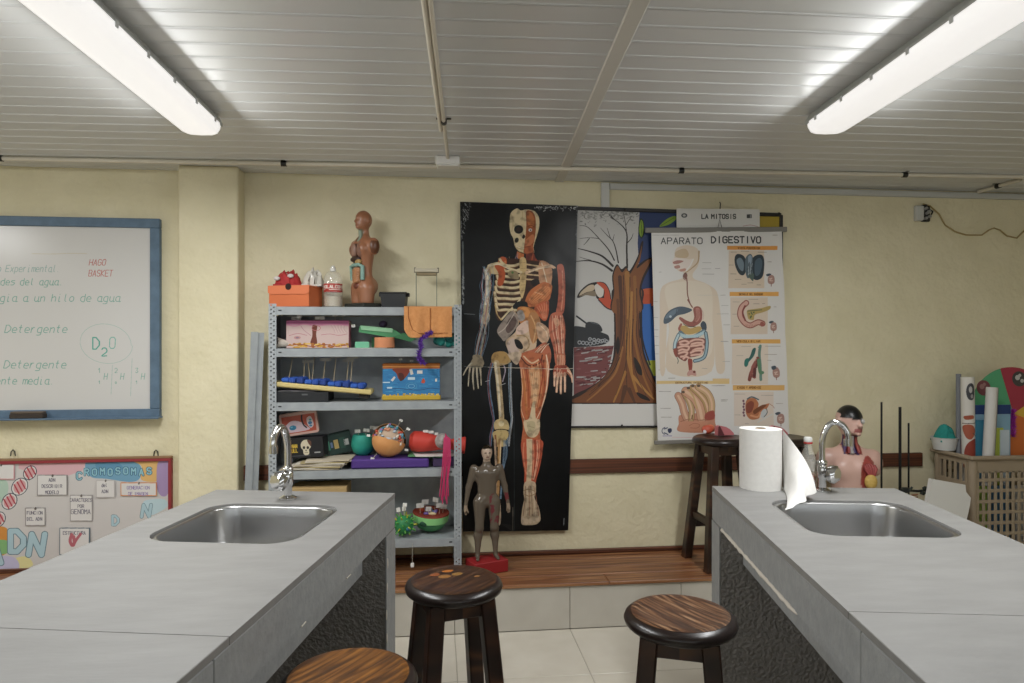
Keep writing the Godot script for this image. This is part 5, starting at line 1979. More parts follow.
	# publisher's mark
	c.oval(192, 505, 40, 38, "c9c7c4")
	c.curve([178, 475, 155, 490, 152, 520, 172, 540], 6, "2d3450")
	c.line([170, 490, 200, 480], 9, "39405a")
	c.line([172, 525, 205, 540], 9, "39405a")
	c.blob([205, 490, 235, 485, 240, 510, 222, 528, 206, 515], "2d3450")
	c.line([160, 553, 240, 553], 6, "7f74a5")
	c.line([245, 565, 420, 568], 4, "cfa7a7")
	var m := print_mat(c, 0.35)
	hang(sheet(c, [Vector2(651, 232), Vector2(781, 231), Vector2(789, 437), Vector2(657.5, 442)], z, 0.0012, 12, 16, 0.012), m, "printed_sheet", t)
	for e in [[Vector2(645, 230.5), Vector2(786.5, 229.5), 0.03], [Vector2(654, 442.5), Vector2(792, 438), 0.024]]:
		var st := ms()
		bar(st, onz(e[0].x, e[0].y, z) + Vector3(0, 0, 0.004), onz(e[1].x, e[1].y, z) + Vector3(0, 0, 0.004), e[2], 0.014, 0.003)
		part(st, "hanging_bar", mat("77746d", 0.5), t)
	var h := onz(720, 224, 0.055)
	var st := ms(false)
	tube(st, [h + Vector3(-0.014, -0.03, 0), h + Vector3(0, 0.03, -0.004), h + Vector3(0.014, -0.03, 0)], 0.002, 5)
	part(st, "hanging_loop", M.dark_metal, t)

func small_gut(c: Canvas, x: float, y: float, k: float) -> void:
	c.blob([x - 35 * k, y - 32 * k, x - 10 * k, y - 42 * k, x + 5 * k, y - 34 * k, x - 20 * k, y - 20 * k], "3f4a55")
	c.blob([x - 20 * k, y - 10 * k, x, y - 30 * k, x + 25 * k, y - 20 * k, x + 28 * k, y + 25 * k, x + 5 * k, y + 40 * k, x - 20 * k, y + 28 * k], "9c7a70")
	c.curve([x - 12 * k, y, x + 10 * k, y - 6 * k, x - 8 * k, y + 12 * k, x + 14 * k, y + 14 * k], 6 * k, "c9ada0")
	c.line([x + 4 * k, y + 36 * k, x + 4 * k, y + 55 * k], 5 * k, "7b4a42")

func perforated() -> StandardMaterial3D:
	# slotted steel: two staggered rows of round holes cut through (image 64 wide = 4 cm, 120 high = 7.5 cm)
	var im := Image.create(64, 120, false, Image.FORMAT_RGBA8)
	im.fill(hexc("989da0"))
	for q in [[20, 12], [44, 30], [20, 48], [44, 66], [20, 84], [44, 102]]:
		for y in range(-8, 9):
			for x in range(-6, 7):
				if (x / 5.5) * (x / 5.5) + (y / 7.5) * (y / 7.5) <= 1.0:
					im.set_pixel(q[0] + x, q[1] + y, Color(0.2, 0.2, 0.2, 0.0))
	var m := StandardMaterial3D.new()
	m.albedo_texture = ImageTexture.create_from_image(im)
	m.transparency = BaseMaterial3D.TRANSPARENCY_ALPHA_SCISSOR
	m.alpha_scissor_threshold = 0.5
	m.roughness = 0.5
	m.cull_mode = BaseMaterial3D.CULL_DISABLED
	return m

# L-shaped slotted angle, base at the origin, corner at the origin, legs along sx*x and sz*z
func angle_iron(h: float, sx: float, sz: float, w := 0.04) -> ArrayMesh:
	var st := ms()
	var n := h / 0.075
	for leg in 2:
		var d := Vector3(sx * w, 0, 0) if leg == 0 else Vector3(0, 0, sz * w)
		var ps := [Vector3.ZERO, d, d + Vector3(0, h, 0), Vector3(0, h, 0)]
		var uv := [Vector2(0, n), Vector2(1, n), Vector2(1, 0), Vector2(0, 0)]
		for i in [0, 1, 2, 0, 2, 3]:
			st.set_uv(uv[i])
			st.add_vertex(ps[i])
	st.generate_normals()
	return st.commit()

func leaning_bars() -> void:
	var p := onz(256.5, 480, 0.16)
	var top := onz(258.5, 332, 0.1)
	var h := top.y - PLINTH
	for k in 2:
		var o := hang(angle_iron(h - 0.004 * k, 1.0, -1.0), M.shelf, "angle_bar")
		o.position = Vector3(p.x - 0.08 + 0.03 * k, PLINTH + 0.003, 0.16 - 0.006 * k)
		o.rotation.x = -0.05
		o.rotation.z = -0.026
		tag(o, ["grey slotted steel bar leaning nearest the pillar", "grey slotted steel bar leaning beside the shelf unit"][k], "steel bar", "spare shelf uprights leaning by the pillar")

# ---------- steel shelf unit and what stands on it ----------
var LV := []      # shelf heights, top first
const SF := 0.29  # front of the shelves

func shelf_unit() -> void:
	for py in [307.0, 348.5, 402.0, 470.0, 541.0]:
		LV.append(onz(365, py, SF).y)
	var a := onz(268.5, 400, SF).x
	var b := onz(461.5, 400, SF).x
	var t := thing("shelf_unit", "grey slotted steel shelf unit full of class models beside the skeleton chart", "shelf", Vector3((a + b) * 0.5, PLINTH, 0))
	var h := (b - a) * 0.5
	var top: float = LV[0] - PLINTH + 0.012
	for sx in [-1.0, 1.0]:
		for sz in [-1.0, 1.0]:
			var o := hang(angle_iron(top, -sx, -sz), M.perforated, "upright", t)
			o.position = Vector3(sx * h, 0.003, SF if sz > 0 else 0.032)
	for k in 5:
		var y: float = LV[k] - PLINTH
		var st := ms()
		box(st, Vector3(0, y - 0.001, (SF + 0.032) * 0.5), Vector3(2.0 * h - 0.006, 0.002, SF - 0.036))
		box(st, Vector3(0, y - 0.0225, SF - 0.004), Vector3(2.0 * h - 0.07, 0.043, 0.004), 0.001)
		box(st, Vector3(0, y - 0.02, 0.041), Vector3(2.0 * h - 0.07, 0.04, 0.004), 0.001)
		for sx in [-1.0, 1.0]:
			box(st, Vector3(sx * (h - 0.004), y - 0.02, (SF + 0.032) * 0.5), Vector3(0.003, 0.04, SF - 0.04))
		var sh := part(st, "shelf_panel", M.shelf, t)
		for sx in [-1.0, 1.0]:
			var bs := ms()
			box(bs, Vector3(sx * (h - 0.058), y - 0.02, SF - 0.0015), Vector3(0.016, 0.006, 0.002))
			part(bs, "slot_bolt", M.black, sh)
	var st := ms()
	box(st, Vector3(0, (top + LV[4] - PLINTH) * 0.5 - 0.03, 0.0365), Vector3(2.0 * h - 0.012, top - (LV[4] - PLINTH) - 0.05, 0.003))
	part(st, "back_sheet", M.shelf_back, t)
	st = ms()
	box(st, Vector3(-h + 0.006, (top + LV[4] - PLINTH) * 0.5 - 0.03, (SF + 0.032) * 0.5), Vector3(0.002, top - (LV[4] - PLINTH) - 0.05, SF - 0.05))  # unseen sheet, added to keep bright wall from showing through the post holes
	part(st, "added_side_sheet", M.shelf_back, t)

# things on shelf k: base point under photo column px, at depth z
func on_shelf(px: float, k: int, z: float) -> Vector3:
	var p := onz(px, 400, z)
	return Vector3(p.x, LV[k] + 0.0008, z)

func mpp(z: float) -> float:   # metres for a photo pixel near the shelf at depth z
	return (onz(380, 400, z).x - onz(370, 400, z).x) / 10.0

func one(called: String, label: String, cat: String, at: Vector3, turn := 0.0, group := "") -> Node3D:
	return thing(called, label, cat, at, turn, group)

func add_box(t: Node, called: String, c: Vector3, s: Vector3, m: Material, bev := 0.003, rot := Basis()) -> MeshInstance3D:
	var st := ms()
	box(st, c, s, bev, rot)
	return part(st, called, m, t)

func add_ball(t: Node, called: String, c: Vector3, r: Vector3, m: Material, segs := 16, rot := Basis()) -> MeshInstance3D:
	var st := ms(false)
	ellipsoid(st, c, r, segs, rot)
	return part(st, called, m, t)

func add_tube(t: Node, called: String, pts: Array, r, m: Material, sides := 8) -> MeshInstance3D:
	var st := ms(false)
	tube(st, pts, r, sides)
	return part(st, called, m, t)

func add_lathe(t: Node, called: String, prof: Array, m: Material, segs := 24, at := Vector3.ZERO, rot := Basis()) -> MeshInstance3D:
	var st := ms(false)
	lathe(st, prof, segs, at, rot)
	return part(st, called, m, t)

# pin with a small paper flag
func flag(t: Node, a: Vector3, b: Vector3, w := 0.03, h := 0.015) -> void:
	var f := add_tube(t, "pin", [a, b], 0.0014, mat("b5aa94", 0.5), 5)
	add_box(f, "paper_flag", b, Vector3(w, h, 0.0015), M.paper, 0.0, Basis(Vector3.UP, rng.randf_range(-0.5, 0.5)) * Basis(Vector3.BACK, rng.randf_range(-0.2, 0.2)))

# lumpy sheet of cloth or film: a grid pushed about by noise
func crumple(w: float, d: float, h: float, sd: int, n := 18) -> SurfaceTool:
	var st := ms(false)
	var f := FastNoiseLite.new()
	f.seed = sd
	f.frequency = 9.0
	var pt := func(i: int, j: int, low: bool) -> Vector3:
		var u := float(i) / n * 2.0 - 1.0
		var v := float(j) / n * 2.0 - 1.0
		var e := clampf(1.0 - pow(u * u + v * v, 0.9), 0.0, 1.0)
		var q := Vector2(u, v) * (0.72 + 0.28 * (1.0 - maxf(absf(u), absf(v)) * 0.6))
		var nn := f.get_noise_3d(u * w * 2.0, v * d * 2.0, 0.3)
		return Vector3(q.x * w * 0.5 + nn * 0.012, 0.0 if low else h * (0.1 + 0.75 * sqrt(e) + 0.5 * nn * sqrt(e)), q.y * d * 0.5 + nn * 0.01)
	for i in n:
		for j in n:
			quad(st, pt.call(i, j, false), pt.call(i + 1, j, false), pt.call(i + 1, j + 1, false), pt.call(i, j + 1, false), Vector3.UP)
	st.set_smooth_group(1)
	for i in n:
		for e in [0, n]:
			quad(st, pt.call(i, e, false), pt.call(i + 1, e, false), pt.call(i + 1, e, true), pt.call(i, e, true), Vector3(0, 0, e - n * 0.5))
			quad(st, pt.call(e, i, false), pt.call(e, i + 1, false), pt.call(e, i + 1, true), pt.call(e, i, true), Vector3(e - n * 0.5, 0, 0))
	return st

func shelf_models() -> void:
	top_shelf()
	second_shelf()
	third_shelf()
	fourth_shelf()
	fifth_shelf()
	muscle_figure()

func top_shelf() -> void:
	var k := mpp(0.18)
	# shoe box
	var og := mat("c96a3c", 0.65)
	var t := one("shoe_box", "orange cardboard shoe box with a hinged lid on the top shelf", "box", on_shelf(296, 0, 0.17), -0.32)
	add_box(t, "carton", Vector3(0, 0.056, 0), Vector3(0.235, 0.11, 0.15), og, 0.002)
	add_box(t, "lid", Vector3(0, 0.111, 0), Vector3(0.243, 0.008, 0.158), mat("d2744a", 0.65), 0.003)
	var lip := ms()
	prism(lip, PackedVector2Array([Vector2(-0.121, 0.115), Vector2(0.121, 0.115), Vector2(0.121, 0.078), Vector2(0.108, 0.068), Vector2(-0.108, 0.068), Vector2(-0.121, 0.078)]), 0.0765, 0.003)
	part(lip, "lid_flap", mat("d2744a", 0.65), t)
	add_lathe(t, "thumb_hole", [Vector2(0.0, 0.0006), Vector2(0.018, 0.0005), Vector2(0.018, 0.0)], mat("2b1712", 0.9), 14, Vector3(0.0, 0.108, 0.0794), Basis(Vector3.RIGHT, PI * 0.5))
	var base: Vector3 = t.position + Vector3(0, 0.1155, 0)
	var cl := crumple(0.17, 0.11, 0.085, 31)
	var o := part(cl, "cloth_bundle", surf(noise_tex(81, 0.03, "8e1c20", "b5302f", 3, 128), 0.75, Vector3.ONE * 3.0))
	o.position = base + Vector3(-0.042, 0.0, -0.005)
	tag(o, "crumpled red cloth bundle lying on the orange shoe box", "cloth")
	for q in [[-0.05, 0.035, 0.03], [0.02, 0.05, 0.022], [-0.02, 0.06, -0.01]]:
		add_ball(o, "white_print", Vector3(q[0], q[1] + 0.004, q[2] + 0.015), Vector3(0.018, 0.012, 0.012), mat("c9c0bc", 0.8), 8)
	cl = crumple(0.13, 0.11, 0.1, 44)
	var film := mat("c9c4ba", 0.3)
	o = part(cl, "plastic_bag", film)
	o.position = base + Vector3(0.088, 0.0, -0.01)
	tag(o, "crumpled pale plastic bag on the orange shoe box", "bag")
	# bottle
	t = one("plastic_bottle", "clear plastic bottle with a red label on the top shelf", "bottle", on_shelf(333, 0, 0.17))
	var clear := StandardMaterial3D.new()
	clear.transparency = BaseMaterial3D.TRANSPARENCY_ALPHA
	clear.albedo_color = Color(0.93, 0.92, 0.88, 0.22)
	clear.roughness = 0.08
	add_lathe(t, "body", [Vector2(0, 0.004), Vector2(0.042, 0.0), Vector2(0.05, 0.008), Vector2(0.05, 0.14), Vector2(0.048, 0.165), Vector2(0.036, 0.19), Vector2(0.016, 0.2), Vector2(0.014, 0.222)], clear, 28)
	add_lathe(t, "cap", [Vector2(0.016, 0.2), Vector2(0.016, 0.215), Vector2(0.013, 0.217), Vector2(0.008, 0.23), Vector2(0.0, 0.231)], mat("cfcdc8", 0.4), 16)
	var c := flat_canvas(3.14, 0.6, 160, "a8332c")
	c.frame(0, 0, 1)
	for i in 3:
		c.text("ALCOHOL", 0.15 + i * 1.05, 0.34, 0.2, 0.05, "d9cfc4", 0.0, 0.8)
		c.rect(0.1 + i * 1.05, 0.42, 0.8, 0.05, "d9cfc4")
	var lb := ms(false)
	for i in 32:
		for q in [[0, 0], [1, 0], [1, 1], [0, 0], [1, 1], [0, 1]]:
			var a: float = TAU * (i + q[0]) / 32.0
			lb.set_uv(Vector2(1.0 - (i + q[0]) / 32.0, 1.0 - q[1]))
			lb.add_vertex(Vector3(cos(a) * 0.0506, 0.085 + q[1] * 0.045, sin(a) * 0.0506))
	lb.generate_normals()
	hang(lb.commit(), print_mat(c, 0.5), "label_band", t)
	add_lathe(t, "liquid", [Vector2(0, 0.006), Vector2(0.045, 0.006), Vector2(0.046, 0.06), Vector2(0, 0.06)], mat("b5aa96", 0.1), 24)
	small_torso()
	# black bin
	t = one("plastic_bin", "small black plastic bin with a rim on the top shelf", "bin", on_shelf(394.5, 0, 0.17), -0.1)
	var st := ms()
	var lo := [Vector2(-0.062, -0.045), Vector2(0.062, -0.045), Vector2(0.062, 0.045), Vector2(-0.062, 0.045)]
	for i in 4:
		var p: Vector2 = lo[i]
		var q: Vector2 = lo[(i + 1) % 4]
		quad(st, Vector3(p.x, 0, p.y), Vector3(q.x, 0, q.y), Vector3(q.x * 1.12, 0.078, q.y * 1.12), Vector3(p.x * 1.12, 0.078, p.y * 1.12), Vector3(p.x + q.x, 0, p.y + q.y))
		quad(st, Vector3(p.x * 0.95, 0.004, p.y * 0.95), Vector3(q.x * 0.95, 0.004, q.y * 0.95), Vector3(q.x * 1.06, 0.078, q.y * 1.06), Vector3(p.x * 1.06, 0.078, p.y * 1.06), -Vector3(p.x + q.x, 0, p.y + q.y))
	box(st, Vector3(0, 0.002, 0), Vector3(0.124, 0.004, 0.09))
	part(st, "tub", mat("17191b", 0.5), t)
	for s in [-1, 1]:
		add_box(t, "rim", Vector3(0, 0.081, s * 0.05), Vector3(0.15, 0.009, 0.01), mat("1d1f21", 0.5))
		add_box(t, "rim", Vector3(s * 0.07, 0.081, 0), Vector3(0.01, 0.009, 0.092), mat("1d1f21", 0.5))
		add_box(t, "handle", Vector3(s * 0.077, 0.073, 0), Vector3(0.012, 0.02, 0.04), mat("1d1f21", 0.5))
	# wire stand with wooden top
	t = one("demonstration_stand", "thin metal frame stand with a wooden crosspiece on the top shelf", "stand", on_shelf(426.5, 0, 0.15))
	var w := 0.057
	for s in [-1, 1]:
		add_tube(t, "post", [Vector3(s * w, 0.0, 0), Vector3(s * w, 0.215, 0)], 0.0022, mat("6d7568", 0.4, 0.6), 6)
	add_box(t, "foot", Vector3(0, 0.004, 0), Vector3(0.125, 0.007, 0.05), mat("c4c0b6", 0.6))
	add_box(t, "crosspiece", Vector3(0, 0.192, 0), Vector3(0.11, 0.016, 0.03), mat("8d7f62", 0.7))
	add_box(t, "top_plate", Vector3(0, 0.212, 0), Vector3(0.132, 0.02, 0.034), mat("bdb49f", 0.6), 0.002)
	for s in [-1, 1]:
		add_tube(t, "screw", [Vector3(s * 0.064, 0.2, 0.0), Vector3(s * 0.064, 0.228, 0.0)], 0.005, mat("55534c", 0.4, 0.7), 8)
	# orange cloth over the front edge
	var p0 := onz(404.0, 305, SF + 0.006)
	var p1 := onz(452.0, 305, SF + 0.006)
	var wd := p1.x - p0.x
	st = ms(false)
	var n := 22
	var hgt := 0.157
	var clothp := func(i: int, j: int, off: float) -> Vector3:
		var u := float(i) / n
		var v := float(j) / n
		var x := p0.x + wd * u + 0.0
		var y: float = LV[0] + 0.004 + off
		var z := SF - 0.06 + v * 0.3
		var over := z - (SF + 0.004)
		if over > 0:
			y -= over * 0.72
			z = SF + 0.006 + off + 0.006 * sin(u * 9.0) * minf(1.0, over * 12.0) + 0.004 * sin(u * 23.0 + 1.0) * minf(1.0, over * 9.0)
			var corner := maxf(0.0, 0.16 - u) / 0.16
			y += corner * corner * 0.05 * (over / 0.25)
			y += 0.006 * u * over / 0.25
		return Vector3(x, y, z)
	for i in n:
		for j in n:
			quad(st, clothp.call(i, j, 0.002), clothp.call(i + 1, j, 0.002), clothp.call(i + 1, j + 1, 0.002), clothp.call(i, j + 1, 0.002), Vector3(0, 1, 1))
			quad(st, clothp.call(i, j, 0.0), clothp.call(i + 1, j, 0.0), clothp.call(i + 1, j + 1, 0.0), clothp.call(i, j + 1, 0.0), Vector3(0, -1, -1))
	var cloth := part(st, "orange_cloth", surf(noise_tex(82, 0.05, "c4844f", "d1955f", 4, 256), 0.95, Vector3.ONE * 3.0, bump_tex(83, 0.15, 3.0, 3, 256), 0.5))
	tag(cloth, "folded orange felt cloth hanging over the front edge of top shelf", "cloth")
	var hem := []
	for q in [[0.13, 0.25], [0.13, 0.5], [0.14, 0.72], [0.22, 0.86], [0.35, 0.92], [0.6, 0.935], [0.85, 0.93], [0.95, 0.92]]:
		var i: float = q[0] * n
		var j: float = q[1] * n
		hem.append(clothp.call(int(i), int(j), 0.0035))
	add_tube(cloth, "stitched_hem", hem, 0.0018, mat("94582c", 0.9), 5)
	add_tube(cloth, "stitched_hem", [clothp.call(int(0.58 * n), int(0.3 * n), 0.0035), clothp.call(int(0.58 * n), int(0.6 * n), 0.0035), clothp.call(int(0.57 * n), int(0.93 * n), 0.0035)], 0.0018, mat("94582c", 0.9), 5)

func torso_prims() -> Array:
	# height 1, facing +z
	var k := 0.03
	return [
		["c", Vector3(0, 0.8, -0.015), Vector3(0, 0.69, -0.025), 0.046, 0.052, 0.03],
		["c", Vector3(-0.15, 0.635, -0.025), Vector3(0.15, 0.635, -0.025), 0.062, 0.062, 0.05],
		["e", Vector3(0, 0.55, 0.0), Vector3(0.165, 0.17, 0.108), 0.05],
		["e", Vector3(-0.075, 0.575, 0.07), Vector3(0.075, 0.06, 0.045), 0.04],
		["e", Vector3(0.075, 0.575, 0.07), Vector3(0.075, 0.06, 0.045), 0.04],
		["e", Vector3(0, 0.37, -0.005), Vector3(0.13, 0.15, 0.085), 0.06],
		["e", Vector3(0, 0.2, -0.01), Vector3(0.165, 0.12, 0.105), 0.06],
		["e", Vector3(-0.07, 0.19, -0.075), Vector3(0.08, 0.085, 0.065), 0.03],
		["e", Vector3(0.07, 0.19, -0.075), Vector3(0.08, 0.085, 0.065), 0.03],
		["c", Vector3(-0.085, 0.16, 0), Vector3(-0.085, 0.035, 0.005), 0.085, 0.075, 0.04],
		["c", Vector3(0.085, 0.16, 0), Vector3(0.085, 0.035, 0.005), 0.085, 0.075, 0.04],
		["e", Vector3(-0.195, 0.6, -0.025), Vector3(0.055, 0.085, 0.06), 0.03],
		["e", Vector3(0.195, 0.6, -0.025), Vector3(0.055, 0.085, 0.06), 0.03],
		["e", Vector3(0, 0.895, -0.01), Vector3(0.077, 0.098, 0.095), 0.03],
		["e", Vector3(0, 0.83, 0.03), Vector3(0.052, 0.05, 0.055), 0.03],
		["c", Vector3(0, 0.9, 0.078), Vector3(0, 0.866, 0.1), 0.01, 0.016, 0.015],
		["c", Vector3(-0.024, 0.832, 0.078), Vector3(0.024, 0.832, 0.078), 0.009, 0.009, 0.01],
		["e", Vector3(0, 0.804, 0.072), Vector3(0.022, 0.018, 0.02), 0.012],
		["e", Vector3(-0.078, 0.875, -0.015), Vector3(0.012, 0.032, 0.022), 0.012],
		["e", Vector3(0.078, 0.875, -0.015), Vector3(0.012, 0.032, 0.022), 0.012],
		["-e", Vector3(-0.032, 0.89, 0.092), Vector3(0.02, 0.013, 0.018), 0.012],
		["-e", Vector3(0.032, 0.89, 0.092), Vector3(0.02, 0.013, 0.018), 0.012],
	]

func slim(pr: Array, k: float) -> void:   # narrower across the shoulders
	for p in pr:
		if p[0] == "c":
			p[1].x *= k
			p[2].x *= k
		elif p[1].y < 0.8:
			p[1].x *= k
			p[2].x *= k

func scaled(prims: Array, s: float) -> Array:
	var out := []
	for p in prims:
		if p[0] == "c":
			out.append(["c", p[1] * s, p[2] * s, p[3] * s, p[4] * s, p[5] * s])
		else:
			out.append([p[0], p[1] * s, p[2] * s, p[3] * s] + ([p[4]] if p.size() > 4 else []))
	return out

func small_torso() -> void:
	var H := 0.52
	var t := one("torso_model", "small brown bald torso model with open belly on the top shelf", "anatomical model", on_shelf(363, 0, 0.17), -PI * 0.5 + 0.78)
	add_box(t, "stand", Vector3(0, 0.012, 0.0), Vector3(0.17, 0.024, 0.13), mat("24251f", 0.6), 0.006)
	var pr := torso_prims()
	slim(pr, 0.8)
	pr.append(["-e", Vector3(0.0, 0.42, 0.14), Vector3(0.105, 0.27, 0.075), 0.02])
	pr.append(["-e", Vector3(0.0, 0.72, 0.06), Vector3(0.03, 0.07, 0.04), 0.02])
	var skin := lin("96664b")
	var dark := lin("5e3826")
	var inside := lin("4a2c22")
	var col := func(p: Vector3, n: Vector3) -> Color:
		var q := p / H
		if pow((q.x) / 0.115, 2) + pow((q.y - 0.42) / 0.28, 2) < 1.0 and q.z > 0.02 and q.z < 0.11 and pow(q.x / 0.105, 2) + pow((q.y - 0.42) / 0.27, 2) + pow((q.z - 0.14) / 0.075, 2) < 1.12:
			return inside
		if q.x > 0.16 and q.y > 0.53 and q.y < 0.66:
			return dark
		if absf(q.x) < 0.035 and q.y > 0.66 and q.y < 0.79 and q.z > 0.01:
			return lin("7d6a55")
		if q.y > 0.822 and q.y < 0.84 and q.z > 0.07 and absf(q.x) < 0.03:
			return lin("74412f")
		return skin
	var mesh := body(scaled(pr, H), Vector3(-0.16, 0.0, -0.12), Vector3(0.16, H + 0.02, 0.12), 0.0062, col)
	var b := hang(mesh, tinted(0.35), "figure", t)
	b.position.y = 0.02
	var y0 := 0.02
	for q in [["lung", -0.05, 0.57, 0.075, 0.048, 0.085, 0.035, "8b6a5a"], ["lung", 0.05, 0.57, 0.075, 0.048, 0.085, 0.035, "7d5a4c"], ["liver", -0.015, 0.47, 0.082, 0.085, 0.035, 0.034, "2e1a15"], ["stomach", 0.035, 0.44, 0.088, 0.045, 0.03, 0.03, "a98a58"], ["pelvic_organ", 0.0, 0.19, 0.075, 0.06, 0.04, 0.03, "6b3a2a"]]:
		add_ball(b, q[0], Vector3(q[1], q[2], q[3]) * H, Vector3(q[4], q[5], q[6]) * H, mat(q[7], 0.4), 14)
	add_tube(b, "windpipe", [Vector3(0, 0.78, 0.035) * H, Vector3(0, 0.7, 0.03) * H, Vector3(0, 0.62, 0.07) * H], 0.011, mat("7f8a78", 0.5), 10)
	add_tube(b, "large_bowel", [Vector3(-0.08, 0.25, 0.075) * H, Vector3(-0.085, 0.4, 0.085) * H, Vector3(-0.03, 0.405, 0.1) * H, Vector3(0.05, 0.41, 0.1) * H, Vector3(0.09, 0.39, 0.08) * H, Vector3(0.085, 0.25, 0.075) * H], 0.0115, mat("7fa095", 0.45), 10)
	var gut := []
	for i in 40:
		var a := i * 0.9
		gut.append(Vector3(sin(a) * 0.058, 0.37 - i * 0.0035, 0.088 + 0.012 * cos(a * 2.0)) * H)
	add_tube(b, "small_bowel", gut, 0.009, mat("a5744f", 0.45), 8)

func second_shelf() -> void:
	# skin section block: printed layers on the front of a foam block
	var z := 0.2
	var a := onz(286, 400, z)
	var b := onz(349, 400, z)
	var w := b.x - a.x
	var h := 0.152
	var t := one("skin_model", "pink foam block model of skin layers with a brown hair follicle", "model", Vector3((a.x + b.x) * 0.5, LV[1] + 0.0008, z - 0.05))
	add_box(t, "foam_block", Vector3(0, h * 0.5, 0), Vector3(w, h, 0.1), mat("b9737f", 0.85), 0.004)
	var c := flat_canvas(430, 200, 1.4, "c9b0aa")
	c.rect(0, 0, 430, 30, "b5658c")
	c.rect(0, 12, 430, 9, "8f4a6d")
	c.curve([0, 30, 60, 40, 120, 28, 200, 38, 300, 30, 430, 36], 9, "c98a9f")
	c.curve([20, 110, 80, 95, 140, 108], 4, "b5727c")
	c.curve([240, 105, 300, 98, 360, 108, 420, 98], 4, "b5727c")
	c.oval(75, 125, 24, 12, "b98a8a")
	c.oval(75, 125, 12, 6, "8a7480")
	c.blob([178, 40, 200, 32, 212, 45, 205, 100, 212, 160, 200, 178, 172, 176, 165, 158, 178, 110], "6d3524")
	c.ring(205, 55, 30, 18, 4, "b56a6f")
	c.curve([100, 40, 120, 70, 150, 95, 168, 110], 4, "b0808a")
	for i in 14:
		c.curve([300 + i * 8, 34, 320 + i * 6, 60, 330 + i * 7, 90], 1.8, ["c9a0a0", "a9808a", "d6c2bc"][i % 3])
	for i in 60:
		c.oval(rng.randf() * 430, 168 + rng.randf() * 30, 11, 7, ["c9973c", "b5832f", "d6b05c", "a9672c"][i % 4])
	c.curve([0, 185, 100, 175, 180, 190, 260, 175, 340, 188, 430, 178], 6, "8d4226")
	var st := ms()
	decal(Vector3(0, h * 0.5, 0.0505), Vector3(w * 0.5 - 0.002, 0, 0), Vector3(0, h * 0.5 - 0.002, 0), Vector3.BACK, st)
	part(st, "painted_face", print_mat(c, 0.7), t)
	for q in [[-0.12, 0.01, 0.05, 0.02], [-0.1, 0.02, 0.025, 0.03], [-0.03, 0.045, 0.045, -0.02], [0.01, 0.012, 0.05, 0.04], [0.09, 0.03, 0.03, 0.03], [0.13, 0.035, 0.03, 0.02], [0.17, -0.03, 0.02, 0.05]]:
		flag(t, Vector3(q[0], h - 0.01, q[3]), Vector3(q[0] + (0.02 if q[0] > 0.15 else 0.0), h + q[1], q[3]), q[2], 0.016)
	# shell cup at the left
	t = one("paper_cup", "small white crumpled paper cup lying on the second shelf", "cup", on_shelf(282, 1, 0.2), 0.5)
	add_lathe(t, "cup_wall", [Vector2(0.017, -0.03), Vector2(0.028, 0.028), Vector2(0.026, 0.028), Vector2(0.015, -0.028), Vector2(0, -0.028)], mat("c9bfb2", 0.85), 14, Vector3(0, 0.028, 0), Basis(Vector3.BACK, 1.45))
	add_ball(t, "paper_wad", Vector3(-0.014, 0.028, 0), Vector3(0.01, 0.02, 0.02), mat("57493f", 0.9), 10)
	# green foam pieces
	t = one("foam_sheet", "folded mint green foam sheet bridging the second shelf", "foam sheet", on_shelf(386, 1, 0.16), 0.0)
	st = ms()
	prism(st, PackedVector2Array([Vector2(-0.14, 0.118), Vector2(0.05, 0.1), Vector2(0.13, 0.05), Vector2(0.125, 0.04), Vector2(0.03, 0.058), Vector2(-0.145, 0.088)]), -0.06, 0.1)
	part(st, "bent_sheet", mat("4f8f63", 0.8), t)
	st = ms()
	prism(st, PackedVector2Array([Vector2(-0.135, 0.125), Vector2(0.04, 0.108), Vector2(0.038, 0.085), Vector2(-0.13, 0.1)]), 0.042, 0.004)
	part(st, "pale_edge", mat("8fbf98", 0.8), t)
	add_box(t, "support", Vector3(-0.02, 0.03, -0.03), Vector3(0.12, 0.06, 0.04), mat("35603f", 0.85))
	st = ms()
	prism(st, PackedVector2Array([Vector2(0.04, 0.062), Vector2(0.135, 0.035), Vector2(0.17, 0.05), Vector2(0.1, 0.085)]), 0.045, 0.006)
	part(st, "fold", mat("417a50", 0.8), t)
	t = one("foam_block", "small mint green foam block on the second shelf", "foam block", on_shelf(362.5, 1, 0.24))
	add_box(t, "block", Vector3(0, 0.018, 0), Vector3(0.076, 0.035, 0.05), mat("6fb391", 0.8), 0.004)
	add_box(t, "paper_sheet", Vector3(0.03, 0.0012, 0.01), Vector3(0.2, 0.0018, 0.06), M.paper, 0.0)
	add_lathe(one("foam_cylinder", "peach foam disc standing on the second shelf", "foam disc", on_shelf(384.5, 1, 0.22) + Vector3(0, 0.0035, 0)), "disc", [Vector2(0, 0), Vector2(0.054, 0.0), Vector2(0.055, 0.003), Vector2(0.054, 0.054), Vector2(0.05, 0.056), Vector2(0, 0.056)], mat("cf8a62", 0.85), 28)
	t = one("paper_ball", "small purple and grey paper ball behind the mint foam sheet", "ball", on_shelf(383, 1, 0.075))
	add_ball(t, "ball", Vector3(0, 0.135, 0), Vector3(0.024, 0.021, 0.022), mat("6d5f7d", 0.8), 12)
	add_box(t, "prop", Vector3(0, 0.057, 0), Vector3(0.03, 0.114, 0.03), mat("2a2f2c", 0.9))
	t = one("foam_piece", "teal foam lump on the second shelf below the orange cloth", "foam piece", on_shelf(446, 1, 0.2))
	var r := RandomNumberGenerator.new()
	r.seed = 9
